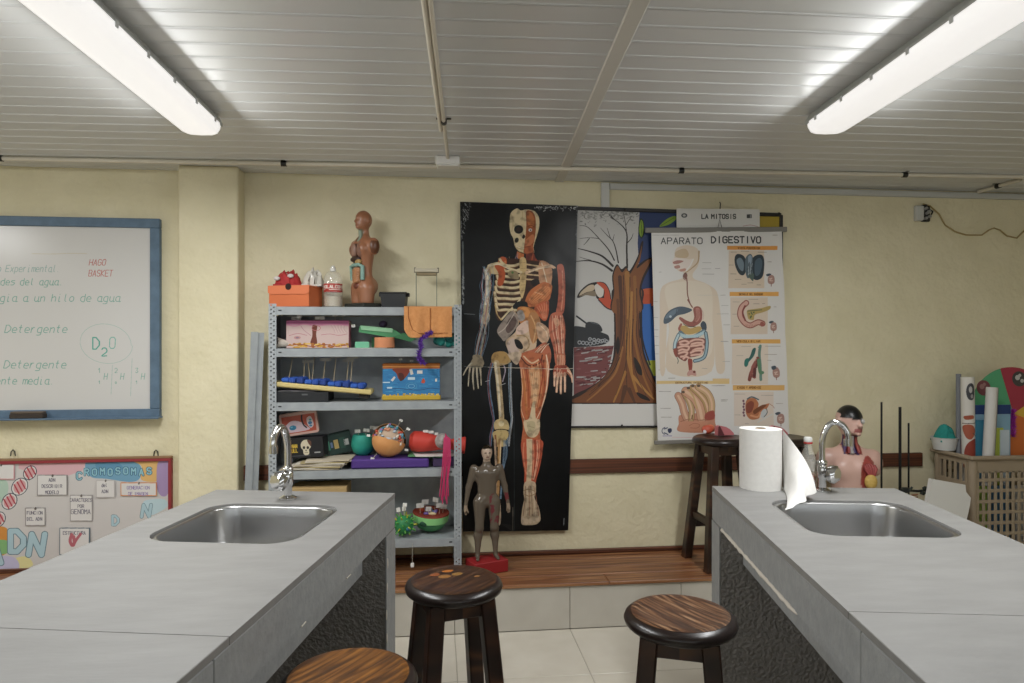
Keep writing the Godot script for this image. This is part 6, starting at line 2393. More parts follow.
	for i in 12:
		add_ball(t, "lump", Vector3(r.randf_range(-0.06, 0.065), 0.03 + r.randf_range(0, 0.028), r.randf_range(-0.03, 0.03)), Vector3.ONE * r.randf_range(0.02, 0.03), mat(["2f8f86", "3aa396", "8fb9b5", "27726f"][i % 4], 0.75), 10)
	# purple garland hanging over the edge
	t = one("garland", "purple tinsel garland hanging from the second shelf", "garland", onz(421, 340, SF + 0.014))
	var pts := []
	for q in [[432, 331], [427, 335], [422, 338], [420, 342], [421.5, 347], [419, 352], [418.5, 357], [421, 361], [424, 363]]:
		pts.append(onz(q[0], q[1], SF + 0.014) - t.position)
	st = ms(false)
	tube(st, pts, 0.003, 5)
	part(st, "cord", mat("4b2a78", 0.7), t)
	st = ms()
	for i in 420:
		var f := r.randf() * (pts.size() - 1.001)
		var p: Vector3 = pts[int(f)].lerp(pts[int(f) + 1], f - int(f))
		var d := Vector3(r.randf_range(-1, 1), r.randf_range(-1, 1), r.randf_range(-1, 1)).normalized() * r.randf_range(0.012, 0.026)
		d.z = absf(d.z) if p.z < 0 else d.z
		var s := d.cross(Vector3(0.3, 0.5, 0.8)).normalized() * 0.005
		tri(st, p - s, p + s, p + d, d)
	part(st, "tinsel", mat("5b3191", 0.5), t).set_meta("kind", "stuff")

func third_shelf() -> void:
	# black box
	var t := one("black_box", "flat black box with a small print under the blue crepe model", "box", on_shelf(304.5, 2, 0.17))
	add_box(t, "carton", Vector3(0, 0.027, 0), Vector3(0.285, 0.053, 0.2), mat("16181b", 0.6), 0.002)
	add_box(t, "print", Vector3(0.02, 0.04, 0.1003), Vector3(0.03, 0.008, 0.0006), mat("57585a", 0.7), 0.0)
	var p := one("loose_papers", "thin stack of grey papers on the flat black box", "papers", on_shelf(298, 2, 0.17) + Vector3(0, 0.0545, 0))
	for i in 3:
		add_box(p, "sheet", Vector3(0.008 * i, 0.001 + i * 0.0025, 0), Vector3(0.2, 0.002, 0.18), mat(["6d6a70", "8d8a88", "77757c"][i], 0.85), 0.0, Basis(Vector3.UP, 0.06 * i))
	# flower-bed model on yellow foam
	var z := 0.2
	var a := onz(274.5, 383, z)
	var b := onz(373, 391.5, z)
	t = one("membrane_model", "yellow foam board with blue crepe blocks and flagged sticks", "model", a.lerp(b, 0.5))
	var tilt := atan2(b.y - a.y, b.x - a.x)
	t.rotation.z = tilt
	var w := a.distance_to(b)
	add_box(t, "foam_board", Vector3(0, 0.0, 0), Vector3(w, 0.026, 0.16), mat("c9b67a", 0.85), 0.006)
	for i in 11:
		for j in 3:
			var s := 0.03 + 0.006 * ((i * 7 + j * 3) % 3)
			add_box(t, "crepe_block", Vector3(-w * 0.5 + 0.065 + i * (w - 0.105) / 10.5, 0.013 + s * 0.4, -0.05 + j * 0.052), Vector3(0.038, s * 0.8, 0.04), mat(["24499a", "1d3a80", "2f5bb0"][(i + j) % 3], 0.7), 0.007, Basis(Vector3.UP, 0.3 * ((i + j) % 3 - 1)))
	var r := RandomNumberGenerator.new()
	r.seed = 15
	for q in [[289, 292.5, 357], [303.5, 305, 357], [312, 314.5, 356], [323, 325.5, 360], [333.5, 336, 357], [346.5, 348.5, 361], [350.5, 352.5, 358], [310, 308, 362]]:
		var s0 := onz(q[0], 379 + (q[0] - 289) * 0.09, z) - t.position
		var s1 := onz(q[1], q[2], z) - t.position
		var st2 := add_tube(t, "stick", [s0.rotated(Vector3.BACK, -tilt), s1.rotated(Vector3.BACK, -tilt)], 0.0026, mat("a39478", 0.7), 6)
		add_box(st2, "paper_flag", s1.rotated(Vector3.BACK, -tilt) + Vector3(0.0, 0.002, 0.003), Vector3(0.06, 0.014, 0.002), mat("a8a49c", 0.85), 0.0, Basis(Vector3.BACK, -tilt + r.randf_range(-0.05, 0.05)))
	# rests on a foam wedge so that the board lies on the box and on the shelf
	add_box(t, "foam_foot", Vector3(w * 0.42, -0.013 - 0.012, 0).rotated(Vector3.BACK, 0.0), Vector3(0.05, 0.024, 0.12), mat("2a2622", 0.9), 0.0)
	# blue sea model
	z = 0.22
	var c0 := onz(382.5, 400, z)
	var c1 := onz(440, 400, z)
	var bw := c1.x - c0.x
	var bh := 0.192
	t = one("sea_model", "blue painted box model with orange top and yellow base", "model", Vector3((c0.x + c1.x) * 0.5, LV[2] + 0.0008, z - 0.045), 0.0)
	add_box(t, "foam_block", Vector3(0, bh * 0.5, 0), Vector3(bw, bh, 0.09), mat("2c6fa3", 0.8), 0.004)
	var c := flat_canvas(400, 260, 1.4, "2e74a5")
	for i in 90:
		var x := rng.randf() * 400
		var y := 30 + rng.randf() * 180
		c.line([x, y, x + 18 + rng.randf() * 40, y + rng.randf_range(-4, 4)], 4, ["2a6a9b", "3a86b5", "256292", "4a93bd"][i % 4])
	c.rect(0, 0, 400, 24, "a5622a")
	c.rect(0, 4, 400, 6, "c98a4a")
	c.blob([70, 24, 190, 24, 180, 60, 140, 110, 110, 100, 95, 60], "7a3420")
	c.blob([110, 60, 140, 60, 150, 100, 120, 115], "4a2018")
	c.poly([55, 110, 80, 80, 90, 90, 70, 120], "c9c2ba")
	c.poly([185, 30, 205, 28, 215, 65, 195, 72], "c4bdb4")
	c.rect(240, 38, 38, 24, "c9c4bc")
	c.rect(175, 88, 50, 20, "b5c9d3")
	c.poly([275, 105, 285, 95, 298, 118, 290, 135, 268, 132], "b5482f")
	c.rect(368, 100, 12, 22, "d9d4c4")
	c.ring(200, 155, 38, 26, 3, "4f90b0")
	c.ring(200, 155, 22, 14, 3, "7fb0c4")
	c.curve([20, 170, 100, 172, 180, 180, 260, 185, 330, 172, 400, 178], 4, "1d3a63")
	c.rect(30, 160, 36, 12, "b9cdd6")
	c.rect(0, 122, 50, 8, "b9cdd6")
	for i in 160:
		c.oval(rng.randf() * 400, 212 + rng.randf() * 48, 7, 5, ["c9a83c", "b5922f", "d6bd5c", "a98a2c"][i % 4])
	var st := ms()
	decal(Vector3(0, bh * 0.5, 0.0455), Vector3(bw * 0.5 - 0.001, 0, 0), Vector3(0, bh * 0.5 - 0.001, 0), Vector3.BACK, st)
	part(st, "painted_face", print_mat(c, 0.7), t)
	add_box(t, "orange_crust", Vector3(0, bh + 0.003, 0), Vector3(bw + 0.004, 0.014, 0.094), mat("a5622a", 0.85), 0.005)
	add_box(t, "sand_edge", Vector3(0, 0.014, 0.002), Vector3(bw + 0.008, 0.028, 0.096), mat("bd9c38", 0.95), 0.006)
	for q in [[-0.06, 0.02], [0.0, 0.012], [0.05, 0.025]]:
		flag(t, Vector3(q[0], bh, 0.02), Vector3(q[0], bh + 0.012 + q[1], 0.02), 0.02, 0.01)

func fourth_shelf() -> void:
	var y := LV[3] as float
	# papers under the boxes
	var t := one("paper_stack", "slumped stack of cream papers on the fourth shelf", "papers", on_shelf(318, 3, 0.18))
	for i in 9:
		add_box(t, "sheet", Vector3(-0.03 + 0.013 * i, 0.0045 + i * 0.0058, 0.0), Vector3(0.31 - i * 0.01, 0.005, 0.2), mat(["b9ad98", "c9c2b4", "a8996f", "c4bbaa"][i % 4], 0.85), 0.0, Basis(Vector3.UP, 0.1 * sin(i * 2.1)))
	# skull game box
	var bz := 0.17
	t = one("skull_box", "black box printed with a white skull and yellow lettering", "box", on_shelf(307, 3, bz) + Vector3(0, 0.057, 0), -0.12)
	t.rotation.z = 0.07
	add_box(t, "carton", Vector3(0, 0.055, 0), Vector3(0.215, 0.108, 0.1), mat("14141a", 0.55), 0.002)
	var c := flat_canvas(330, 160, 2.0, "121216")
	c.text("HUMAN", 30, 75, 26, 7, "c9a93c", 0.0, 0.72)
	c.text("SKULL", 32, 112, 26, 7, "c9a93c", 0.0, 0.72)
	c.blob([145, 50, 165, 22, 200, 15, 225, 35, 228, 75, 212, 95, 210, 130, 185, 142, 165, 130, 160, 95, 148, 80], "c9bfa5")
	c.oval(170, 78, 11, 12, "2a231c")
	c.oval(202, 80, 11, 12, "2a231c")
	c.oval(186, 102, 5, 8, "3a3026")
	c.rect(172, 118, 30, 4, "5d5342")
	c.blob([200, 18, 232, 30, 230, 70, 212, 50], "5a3a2a")
	c.rect(255, 118, 50, 10, "a8a8a8")
	c.rect(20, 140, 200, 4, "57575d")
	var st := ms()
	decal(Vector3(0, 0.055, 0.0505), Vector3(0.1065, 0, 0), Vector3(0, 0.053, 0), Vector3.BACK, st)
	part(st, "printed_face", print_mat(c, 0.5), t)
	# red and white tray on top of it
	var q0 := onz(301, 440, bz)
	t = one("toy_tray", "pale pink plastic tray with coloured pieces leaning on skull box", "tray", Vector3(q0.x, 0, bz))
	var top_of_box := y + 0.057 + 0.11
	t.position.y = top_of_box + 0.014
	t.rotation.z = 0.14
	st = ms()
	prism(st, round_rect(0.2, 0.125, 0.014, 4), -0.012, 0.024, Transform3D(Basis(), Vector3(0, 0.0605, 0.0)))
	part(st, "shell", mat("c9a598", 0.55), t)
	c = flat_canvas(300, 180, 1.6, "b5503a")
	c.blob([20, 110, 80, 60, 150, 70, 210, 120, 230, 165, 20, 165], "cfb9c0")
	c.oval(90, 125, 32, 24, "2f7a9a")
	c.oval(80, 118, 12, 8, "6fa9bd")
	c.curve([185, 10, 180, 60, 190, 110, 212, 140], 14, "1d1216")
	c.blob([225, 50, 265, 40, 280, 120, 250, 150, 225, 110], "cfc2c4")
	c.oval(250, 100, 18, 16, "3a6f9a")
	c.oval(255, 70, 12, 10, "4aa398")
	c.oval(252, 128, 14, 9, "3f7fa5")
	c.rect(0, 0, 300, 10, "c9a598")
	st = ms()
	decal(Vector3(0, 0.0605, 0.0125), Vector3(0.088, 0, 0), Vector3(0, 0.05, 0), Vector3.BACK, st)
	part(st, "coloured_insert", print_mat(c, 0.4), t)
	# green box behind, turned
	t = one("green_box", "dark green box with pale pictures tilted behind the skull box", "box", on_shelf(339, 3, 0.092) + Vector3(0, 0.058, 0), 0.2)
	t.rotation.z = 0.2
	add_box(t, "carton", Vector3(0, 0.06, 0), Vector3(0.16, 0.115, 0.07), mat("17302a", 0.5), 0.002)
	for q in [[-0.072, "2f6b45", 0.014, 0.11], [-0.05, "3d7a63", 0.02, 0.05], [-0.005, "a8925a", 0.024, 0.05], [0.05, "a8aaa6", 0.026, 0.034], [-0.03, "5d6f8a", 0.012, 0.03], [0.03, "24463a", 0.03, 0.06]]:
		add_box(t, "printed_picture", Vector3(q[0], 0.06, 0.0353), Vector3(q[2], q[3], 0.0006), mat(q[1], 0.5), 0.0)
	# teal pot
	t = one("cell_pot", "teal painted round cell model with flags on the fourth shelf", "model", on_shelf(363, 3, 0.112) + Vector3(0, 0.05, 0))
	add_lathe(t, "pot", [Vector2(0, 0), Vector2(0.03, 0.0), Vector2(0.053, 0.02), Vector2(0.065, 0.055), Vector2(0.063, 0.09), Vector2(0.055, 0.115), Vector2(0.04, 0.118), Vector2(0.02, 0.105), Vector2(0, 0.1)], surf(noise_tex(84, 0.03, "1f8574", "2fa08c", 3, 128), 0.6, Vector3.ONE * 3.0), 28)
	add_box(t, "rest", Vector3(0, -0.025, 0), Vector3(0.06, 0.05, 0.06), mat("3f2a57", 0.8))
	for q in [[-0.03, 0.0, 0.135, 0.034], [0.02, 0.01, 0.14, 0.036], [0.05, -0.01, 0.152, 0.03], [0.075, 0.0, 0.15, 0.04]]:
		flag(t, Vector3(q[0] * 0.6, 0.1, q[1]), Vector3(q[0], q[2], q[1]), q[3], 0.018)
	flag(t, Vector3(0.055, 0.06, 0.03), Vector3(0.08, 0.05, 0.06), 0.008, 0.04)
	# purple slab
	t = one("foam_slab", "purple foam slab lying along the fourth shelf", "foam slab", on_shelf(391, 3, 0.19))
	add_box(t, "slab", Vector3(0, 0.026, 0.0), Vector3(0.415, 0.05, 0.16), mat("4b2f7a", 0.75), 0.008)
	# orange cell ball, cut open
	var r := 0.092
	var ob := on_shelf(389, 3, 0.2)
	t = one("cell_ball", "orange ball cell model cut open to show coloured organelles", "model", ob + Vector3(0, 0.0525 + r, 0))
	t.rotation = Vector3(0.0, 0.0, -0.28)
	var shell := ms(false)
	# three quarters of a sphere: the upper front quarter is left out
	var N := 28
	for i in N:
		for j in N:
			var pt := func(a: int, b: int, rr: float) -> Vector3:
				var th := TAU * a / N
				var ph := PI * b / N
				return Vector3(cos(ph), sin(ph) * cos(th), sin(ph) * sin(th)) * rr
			var mid := TAU * (i + 0.5) / N
			if mid > 0.12 and mid < PI * 0.5 - 0.12:
				continue
			quad(shell, pt.call(i, j, r), pt.call(i + 1, j, r), pt.call(i + 1, j + 1, r), pt.call(i, j + 1, r), pt.call(i, j, r))
	part(shell, "shell", surf(noise_tex(85, 0.03, "c98a50", "d69d66", 3, 128), 0.7, Vector3.ONE * 3.0), t)
	add_ball(t, "filling", Vector3(0, 0, -0.004), Vector3.ONE * (r * 0.9), mat("b9a08a", 0.8), 20)
	var rg := RandomNumberGenerator.new()
	rg.seed = 6
	for i in 34:
		var th := rg.randf_range(0.2, PI * 0.5 - 0.1)
		var ph := rg.randf_range(0.35, PI - 0.35)
		var p := Vector3(cos(ph), sin(ph) * cos(th), sin(ph) * sin(th)) * r * 0.93
		add_ball(t, "organelle", p, Vector3(rg.randf_range(0.006, 0.017), rg.randf_range(0.005, 0.009), rg.randf_range(0.006, 0.01)), mat(["b5482f", "c98a6a", "b9c0c4", "3a7a86", "a9b5bd", "c9563a", "8a6a9a", "cfc4b5", "5f93a8"][i % 9], 0.6), 8, Basis(Vector3(rg.randf(), rg.randf(), rg.randf()).normalized(), rg.randf() * 3.0))
	for q in [[0.03, 0.11, 0.02], [0.075, 0.08, 0.03], [-0.1, 0.0, 0.03], [0.095, -0.02, 0.03], [-0.05, -0.1, 0.05]]:
		flag(t, Vector3(q[0], q[1], q[2]) * 0.8, Vector3(q[0], q[1], q[2]) * 1.12, 0.02, 0.012)
	# papers at the right
	t = one("paper_sheets", "green and white paper sheets beside the purple foam slab", "papers", on_shelf(432, 3, 0.17))
	add_box(t, "sheet", Vector3(-0.03, 0.056, 0.0), Vector3(0.2, 0.002, 0.16), mat("5f9a6a", 0.8), 0.0, Basis(Vector3.BACK, -0.05))
	add_box(t, "sheet", Vector3(0.02, 0.06, 0.01), Vector3(0.24, 0.002, 0.16), M.paper, 0.0, Basis(Vector3.UP, 0.15) * Basis(Vector3.BACK, -0.03))
	add_box(t, "folder", Vector3(0.07, 0.026, 0.0), Vector3(0.13, 0.05, 0.15), mat("4a3a5d", 0.8), 0.004)
	# red vase lying down
	t = one("red_vase", "red paper cone vase lying on its side on the fourth shelf", "vase", on_shelf(436.5, 3, 0.17) + Vector3(0, 0.062, 0.0))
	var rot := Basis(Vector3.BACK, -PI * 0.5 - 0.1)
	add_lathe(t, "cone", [Vector2(0.0, -0.15), Vector2(0.035, -0.15), Vector2(0.056, -0.13), Vector2(0.058, -0.09), Vector2(0.046, -0.02), Vector2(0.03, 0.05), Vector2(0.028, 0.08), Vector2(0.04, 0.12), Vector2(0.048, 0.155), Vector2(0.044, 0.16), Vector2(0.02, 0.14), Vector2(0, 0.1)], mat("c03c30", 0.6), 26, Vector3(0, 0.058, 0), rot)
	for q in [[-0.06, 0.115, 0.03], [-0.03, 0.11, 0.03], [0.0, 0.1, 0.02]]:
		flag(t, Vector3(q[0], 0.09, 0), Vector3(q[0], q[1] + 0.01, 0.01), q[2], 0.014)
	# ball with pink strings
	var bp := onz(442.5, 441, 0.25)
	t = one("string_ball", "grey speckled ball with long pink strings hanging off the shelf", "model", bp)
	add_ball(t, "ball", Vector3.ZERO, Vector3.ONE * 0.042, surf(noise_tex(86, 0.06, "77706d", "b5aaa5", 3, 128), 0.8, Vector3.ONE * 5.0), 18)
	for i in 7:
		var o := (i - 3) * 0.0052
		var top := Vector3(0.016 + o * 0.4, 0.04 - absf(o), 0.01)
		add_tube(t, "string", [top, Vector3(0.024 + o, 0.02, 0.045), Vector3(0.022 + o * 1.3, -0.1, 0.056), Vector3(0.012 + o * 1.2 + 0.004 * sin(i * 2.0), -0.2 - 0.02 * (i % 3), 0.058), Vector3(0.008 + o * 1.5, -0.29 - 0.02 * (i % 3), 0.058)], 0.0032, mat("b52a5c", 0.6), 6)

func fifth_shelf() -> void:
	# cardboard box behind the counter
	var t := one("cardboard_box", "brown cardboard box on the lowest shelf behind the counter", "box", on_shelf(322, 4, 0.17))
	add_box(t, "carton", Vector3(0, 0.142, 0), Vector3(0.29, 0.282, 0.2), mat("a98f62", 0.85), 0.003)
	add_box(t, "flap", Vector3(0, 0.287, 0.04), Vector3(0.288, 0.004, 0.1), mat("b79c6d", 0.85), 0.0, Basis(Vector3.RIGHT, 0.05))
	# spiky virus
	var r := 0.053
	var p := on_shelf(404, 4, 0.235)
	t = one("virus_model", "green spiky ball virus model on the lowest shelf", "model", p + Vector3(0, r + 0.012, 0))
	add_ball(t, "core", Vector3.ZERO, Vector3.ONE * r, surf(noise_tex(87, 0.03, "1d6a3a", "2f8a4c", 3, 128), 0.6, Vector3.ONE * 4.0), 22)
	add_ball(t, "blue_patch", Vector3(0.022, -0.012, 0.041), Vector3(0.014, 0.013, 0.012), mat("2f6f86", 0.6), 10)
	for i in 46:
		var yv := 1.0 - 2.0 * (i + 0.5) / 46.0
		var a := i * 2.39996
		var d := Vector3(sqrt(1 - yv * yv) * cos(a), yv, sqrt(1 - yv * yv) * sin(a))
		if d.y < -0.93:
			continue
		add_tube(t, "spike", [d * (r - 0.004), d * (r + 0.012 if d.y < -0.6 else r + 0.02)], [0.0045, 0.003], mat("b5b03c" if i % 3 == 0 else "5fa34a", 0.6), 6)
	for q in [[-0.03, 0.085, 0.02], [0.0, 0.09, 0.03], [0.005, 0.11, 0.015]]:
		flag(t, Vector3(q[0] * 0.6, r * 0.8, 0.01), Vector3(q[0], q[1], 0.01), 0.022, 0.022)
	# green bowl cell
	p = on_shelf(430, 4, 0.14)
	t = one("cell_bowl", "green half-ball cell model with a red rim and paper flags", "model", p)
	t.rotation = Vector3(0.1, 0.0, -0.06)
	t.position.y += 0.008
	var st := ms(false)
	lathe(st, [Vector2(0, 0.0), Vector2(0.04, 0.004), Vector2(0.075, 0.025), Vector2(0.096, 0.065), Vector2(0.1, 0.1)], 30)
	part(st, "bowl", surf(noise_tex(88, 0.012, "236b45", "86c87c", 2, 256), 0.5, Vector3.ONE * 3.0), t)
	add_lathe(t, "pale_band", [Vector2(0.0975, 0.06), Vector2(0.1015, 0.085), Vector2(0.1025, 0.1)], mat("8fcf86", 0.5), 30)
	add_lathe(t, "rim", [Vector2(0.1, 0.099), Vector2(0.103, 0.101), Vector2(0.1, 0.106), Vector2(0.07, 0.1), Vector2(0, 0.095)], mat("7d2f1c", 0.7), 30)
	var rg := RandomNumberGenerator.new()
	rg.seed = 12
	for i in 16:
		var a := rg.randf() * TAU
		var d := rg.randf_range(0.01, 0.075)
		add_ball(t, "organelle", Vector3(cos(a) * d, 0.103, sin(a) * d), Vector3(rg.randf_range(0.01, 0.024), 0.009, rg.randf_range(0.008, 0.014)), mat(["6d5a9a", "b5482f", "8a7ab5", "a9622c", "4a7a9a", "c9b58a"][i % 6], 0.6), 8)
	for q in [[-0.06, 0.145, 0.02, 0.042], [-0.035, 0.16, 0.0, 0.04], [-0.015, 0.13, 0.03, 0.03], [0.02, 0.17, -0.01, 0.034], [0.045, 0.15, 0.02, 0.045], [0.065, 0.135, 0.0, 0.034]]:
		flag(t, Vector3(q[0], 0.1, q[2]), Vector3(q[0] * 1.05, q[1], q[2]), q[3], 0.026)
	add_ball(t, "dark_leaf", Vector3(-0.035, 0.065, 0.087), Vector3(0.026, 0.016, 0.01), mat("1d4a32", 0.6), 12)
	# tag on a thread
	var tp := onz(412.3, 545, SF + 0.004)
	t = one("hanging_tag", "small white tag on a thread hanging from the lowest shelf", "tag", tp)
	add_tube(t, "thread", [Vector3(0, 0.01, 0), Vector3(0, -0.1, 0.0)], 0.0012, mat("b9b4a8", 0.8), 5)
	add_box(t, "paper_tag", Vector3(0, -0.108, 0), Vector3(0.018, 0.024, 0.003), M.paper, 0.001)

func muscle_figure() -> void:
	var bp := ony(487, 572, PLINTH + 0.0)
	var t := one("muscle_figure", "dark glossy standing man anatomy figure on a red base", "anatomical model", Vector3(bp.x, PLINTH, bp.z - 0.02), 0.12)
	add_box(t, "red_base", Vector3(0, 0.034, 0.0), Vector3(0.2, 0.066, 0.13), mat("8e1c1f", 0.55), 0.003, Basis(Vector3.UP, 0.25))
	var H := 0.625
	var u := H / 7.5
	var pr := []
	var cap := func(a: Vector3, b: Vector3, ra: float, rb: float, k: float) -> void:
		pr.append(["c", a * u, b * u, ra * u, rb * u, k * u])
	for s in [-1.0, 1.0]:
		cap.call(Vector3(s * 0.48, 3.75, 0), Vector3(s * 0.5, 2.1, 0.08), 0.44, 0.27, 0.25)
		cap.call(Vector3(s * 0.5, 2.1, 0.05), Vector3(s * 0.56, 1.55, -0.1), 0.26, 0.27, 0.15)
		cap.call(Vector3(s * 0.56, 1.55, -0.08), Vector3(s * 0.6, 0.35, -0.05), 0.27, 0.15, 0.2)
		cap.call(Vector3(s * 0.6, 0.2, -0.1), Vector3(s * 0.68, 0.1, 0.45), 0.15, 0.11, 0.12)
		cap.call(Vector3(s * 0.85, 5.95, -0.02), Vector3(s * 1.2, 4.75, -0.05), 0.28, 0.19, 0.2)
		cap.call(Vector3(s * 1.2, 4.75, -0.05), Vector3(s * 1.4, 3.7, 0.1), 0.2, 0.12, 0.12)
		cap.call(Vector3(s * 1.41, 3.65, 0.1), Vector3(s * 1.44, 3.3, 0.15), 0.12, 0.13, 0.06)
		for f in 4:
			cap.call(Vector3(s * (1.36 + f * 0.05), 3.3, 0.08 + f * 0.06), Vector3(s * (1.34 + f * 0.05), 2.98 + 0.05 * absf(f - 1.5), 0.14 + f * 0.06), 0.05, 0.04, 0.02)
		cap.call(Vector3(s * 1.36, 3.45, 0.2), Vector3(s * 1.26, 3.15, 0.28), 0.055, 0.045, 0.04)
		pr.append(["e", Vector3(s * 0.4, 5.72, 0.27) * u, Vector3(0.42, 0.3, 0.2) * u, 0.12 * u])
		pr.append(["e", Vector3(s * 0.36, 3.75, -0.28) * u, Vector3(0.36, 0.36, 0.28) * u, 0.15 * u])
	pr.append(["e", Vector3(0, 5.45, 0.0) * u, Vector3(0.82, 0.75, 0.46) * u, 0.2 * u])
	pr.append(["e", Vector3(0, 4.6, 0.02) * u, Vector3(0.62, 0.7, 0.4) * u, 0.25 * u])
	pr.append(["e", Vector3(0, 3.95, 0) * u, Vector3(0.72, 0.5, 0.42) * u, 0.2 * u])
	cap.call(Vector3(0, 6.5, -0.02), Vector3(0, 6.1, -0.05), 0.24, 0.3, 0.2)
	pr.append(["e", Vector3(0, 7.02, 0.0) * u, Vector3(0.36, 0.48, 0.43) * u, 0.08 * u])
	pr.append(["e", Vector3(0, 6.72, 0.12) * u, Vector3(0.26, 0.22, 0.26) * u, 0.1 * u])
	cap.call(Vector3(0, 7.0, 0.42), Vector3(0, 6.86, 0.47), 0.05, 0.07, 0.05)
	var fn := FastNoiseLite.new()
	fn.seed = 3
	fn.frequency = 0.8
	var hair := lin("1d1713")
	var face := lin("b09a88")
	var colr := func(p: Vector3, n: Vector3) -> Color:
		var q := p / u
		if q.y > 6.45:
			if q.y > 7.2 + 0.25 * q.z or q.z < -0.02 and q.y > 6.75:
				return hair
			if q.z > 0.3 and absf(q.y - 7.02) < 0.05 and absf(absf(q.x) - 0.14) < 0.07:
				return lin("3a2c24")
			if q.z > 0.25 and absf(q.y - 6.72) < 0.035 and absf(q.x) < 0.11:
				return lin("6b4038")
			return face
		if absf(q.x) > 1.25 and q.y < 3.62 and q.y > 2.5 and absf(q.x) > 1.2:
			return lin("8d7b68")
		var w := fn.get_noise_3d(q.x * 1.6, q.y * 0.8, q.z * 1.6)
		if q.y < 4.3 and q.y > 2.4 and w > 0.12 and q.x > 0.1:
			return lin("6a3436")
		return lin("5f554a")
	var mesh := body(pr, Vector3(-0.16, -0.01, -0.07), Vector3(0.16, H + 0.02, 0.075), 0.0058, colr)
	var f := hang(mesh, tinted(0.12), "figure", t)
	f.position.y = 0.066

# ---------- far side: things round the second counter ----------
func far_side() -> void:
	paper_roll()
	stool_pieces()
	glass_bottle()
	big_torso()
	retort_stands()
	basket()
	foam_panel()

func paper_roll() -> void:
	var p := ony(760.5, 487.5, 0.9)
	var R := 0.083
	var H := 0.243
	var t := one("paper_roll", "thick white paper towel roll with its loose end draped to the sink", "paper roll", p + Vector3(0, 0.0, 0.0))
	var pm := surf(noise_tex(91, 0.08, "d6d4d0", "dedcd8", 3, 128), 0.95, Vector3.ONE * 4.0)
	add_lathe(t, "roll", [Vector2(0.022, 0.0), Vector2(R, 0.0), Vector2(R, H * 0.5), Vector2(R, H), Vector2(0.05, H + 0.001), Vector2(0.022, H)], pm, 40)
	add_lathe(t, "core", [Vector2(0.022, H), Vector2(0.019, H + 0.002), Vector2(0.019, 0.01)], mat("8d7a62", 0.9), 20)
	# loose end: leaves the roll on its far right, falls forward over the counter to the sink
	var st := ms(false)
	var a := Vector3(R * 0.93, H * 0.985, 0.035)
	var b := Vector3(R * 0.93, 0.006, 0.035)
	var c := ony(787, 511, 0.906) - p
	var d := ony(816, 492, 0.93) - p
	var n := 16
	var pt := func(i: int, j: int, off: float) -> Vector3:
		var u := float(i) / n
		var v := float(j) / n
		var q := a.lerp(d, u).lerp(b.lerp(c, u), v)
		var bow := sin(u * PI)
		q += Vector3(0.012, 0.0, 0.02) * bow * (1.0 - v * 0.5)
		q += Vector3(0.004, 0.0, 0.006) * sin(v * 9.0 + u * 3.0) * u
		if j == n:
			q.y = maxf(q.y, 0.004)
		q.y = maxf(q.y, 0.003)
		if u > 0.9:
			q += Vector3(0.003, -0.002, 0.002) * sin(v * 17.0)
		return q + Vector3(off, 0, off)
	for i in n:
		for j in n:
			for e in [[0, 0], [1, 0], [1, 1], [0, 0], [1, 1], [0, 1]]:
				st.add_vertex(pt.call(i + e[0], j + e[1], 0.001))
	part(st, "loose_sheet", pm, t)

func stool_pieces() -> void:
	var y := 0.72 + PLINTH
	var p := ony(707.5, 434, y)
	var t := one("organ_piece", "orange organ model piece with a white hole on the far stool", "model part", Vector3(p.x, y, p.z))
	add_ball(t, "lump", Vector3(0, 0.026, 0), Vector3(0.036, 0.026, 0.026), mat("b5503a", 0.5), 16)
	add_ball(t, "lump", Vector3(0.022, 0.03, -0.01), Vector3(0.026, 0.024, 0.022), mat("c46a48", 0.5), 14)
	add_lathe(t, "socket", [Vector2(0.0, 0.004), Vector2(0.008, 0.004), Vector2(0.011, 0.0)], mat("c9c2c4", 0.5), 12, Vector3(-0.024, 0.016, 0.0195), Basis(Vector3.RIGHT, PI * 0.5 - 0.1))
	var pk := mat("b56a6e", 0.55)
	for q in [[724.0, 435.0, "pink wedge organ model piece beside the orange piece on stool"], [778.0, 435.0, "pink wedge organ model piece on the stool behind the paper roll"]]:
		var w := ony(q[0], q[1], y)
		t = one("organ_piece", q[2], "model part", Vector3(w.x, y + 0.0005, w.z), 0.2)
		var st := ms()
		prism(st, PackedVector2Array([Vector2(-0.05, 0.0), Vector2(-0.046, 0.05), Vector2(-0.03, 0.055), Vector2(0.0, 0.048), Vector2(0.025, 0.035), Vector2(0.05, 0.012), Vector2(0.054, 0.0)]), -0.02, 0.04)
		part(st, "wedge", pk, t)
		st = ms()
		prism(st, PackedVector2Array([Vector2(-0.054, 0.0), Vector2(-0.051, 0.052), Vector2(-0.044, 0.056), Vector2(-0.015, 0.006), Vector2(-0.015, 0.0)]), 0.0202, 0.004)
		part(st, "dark_edge", mat("57262c", 0.5), t)

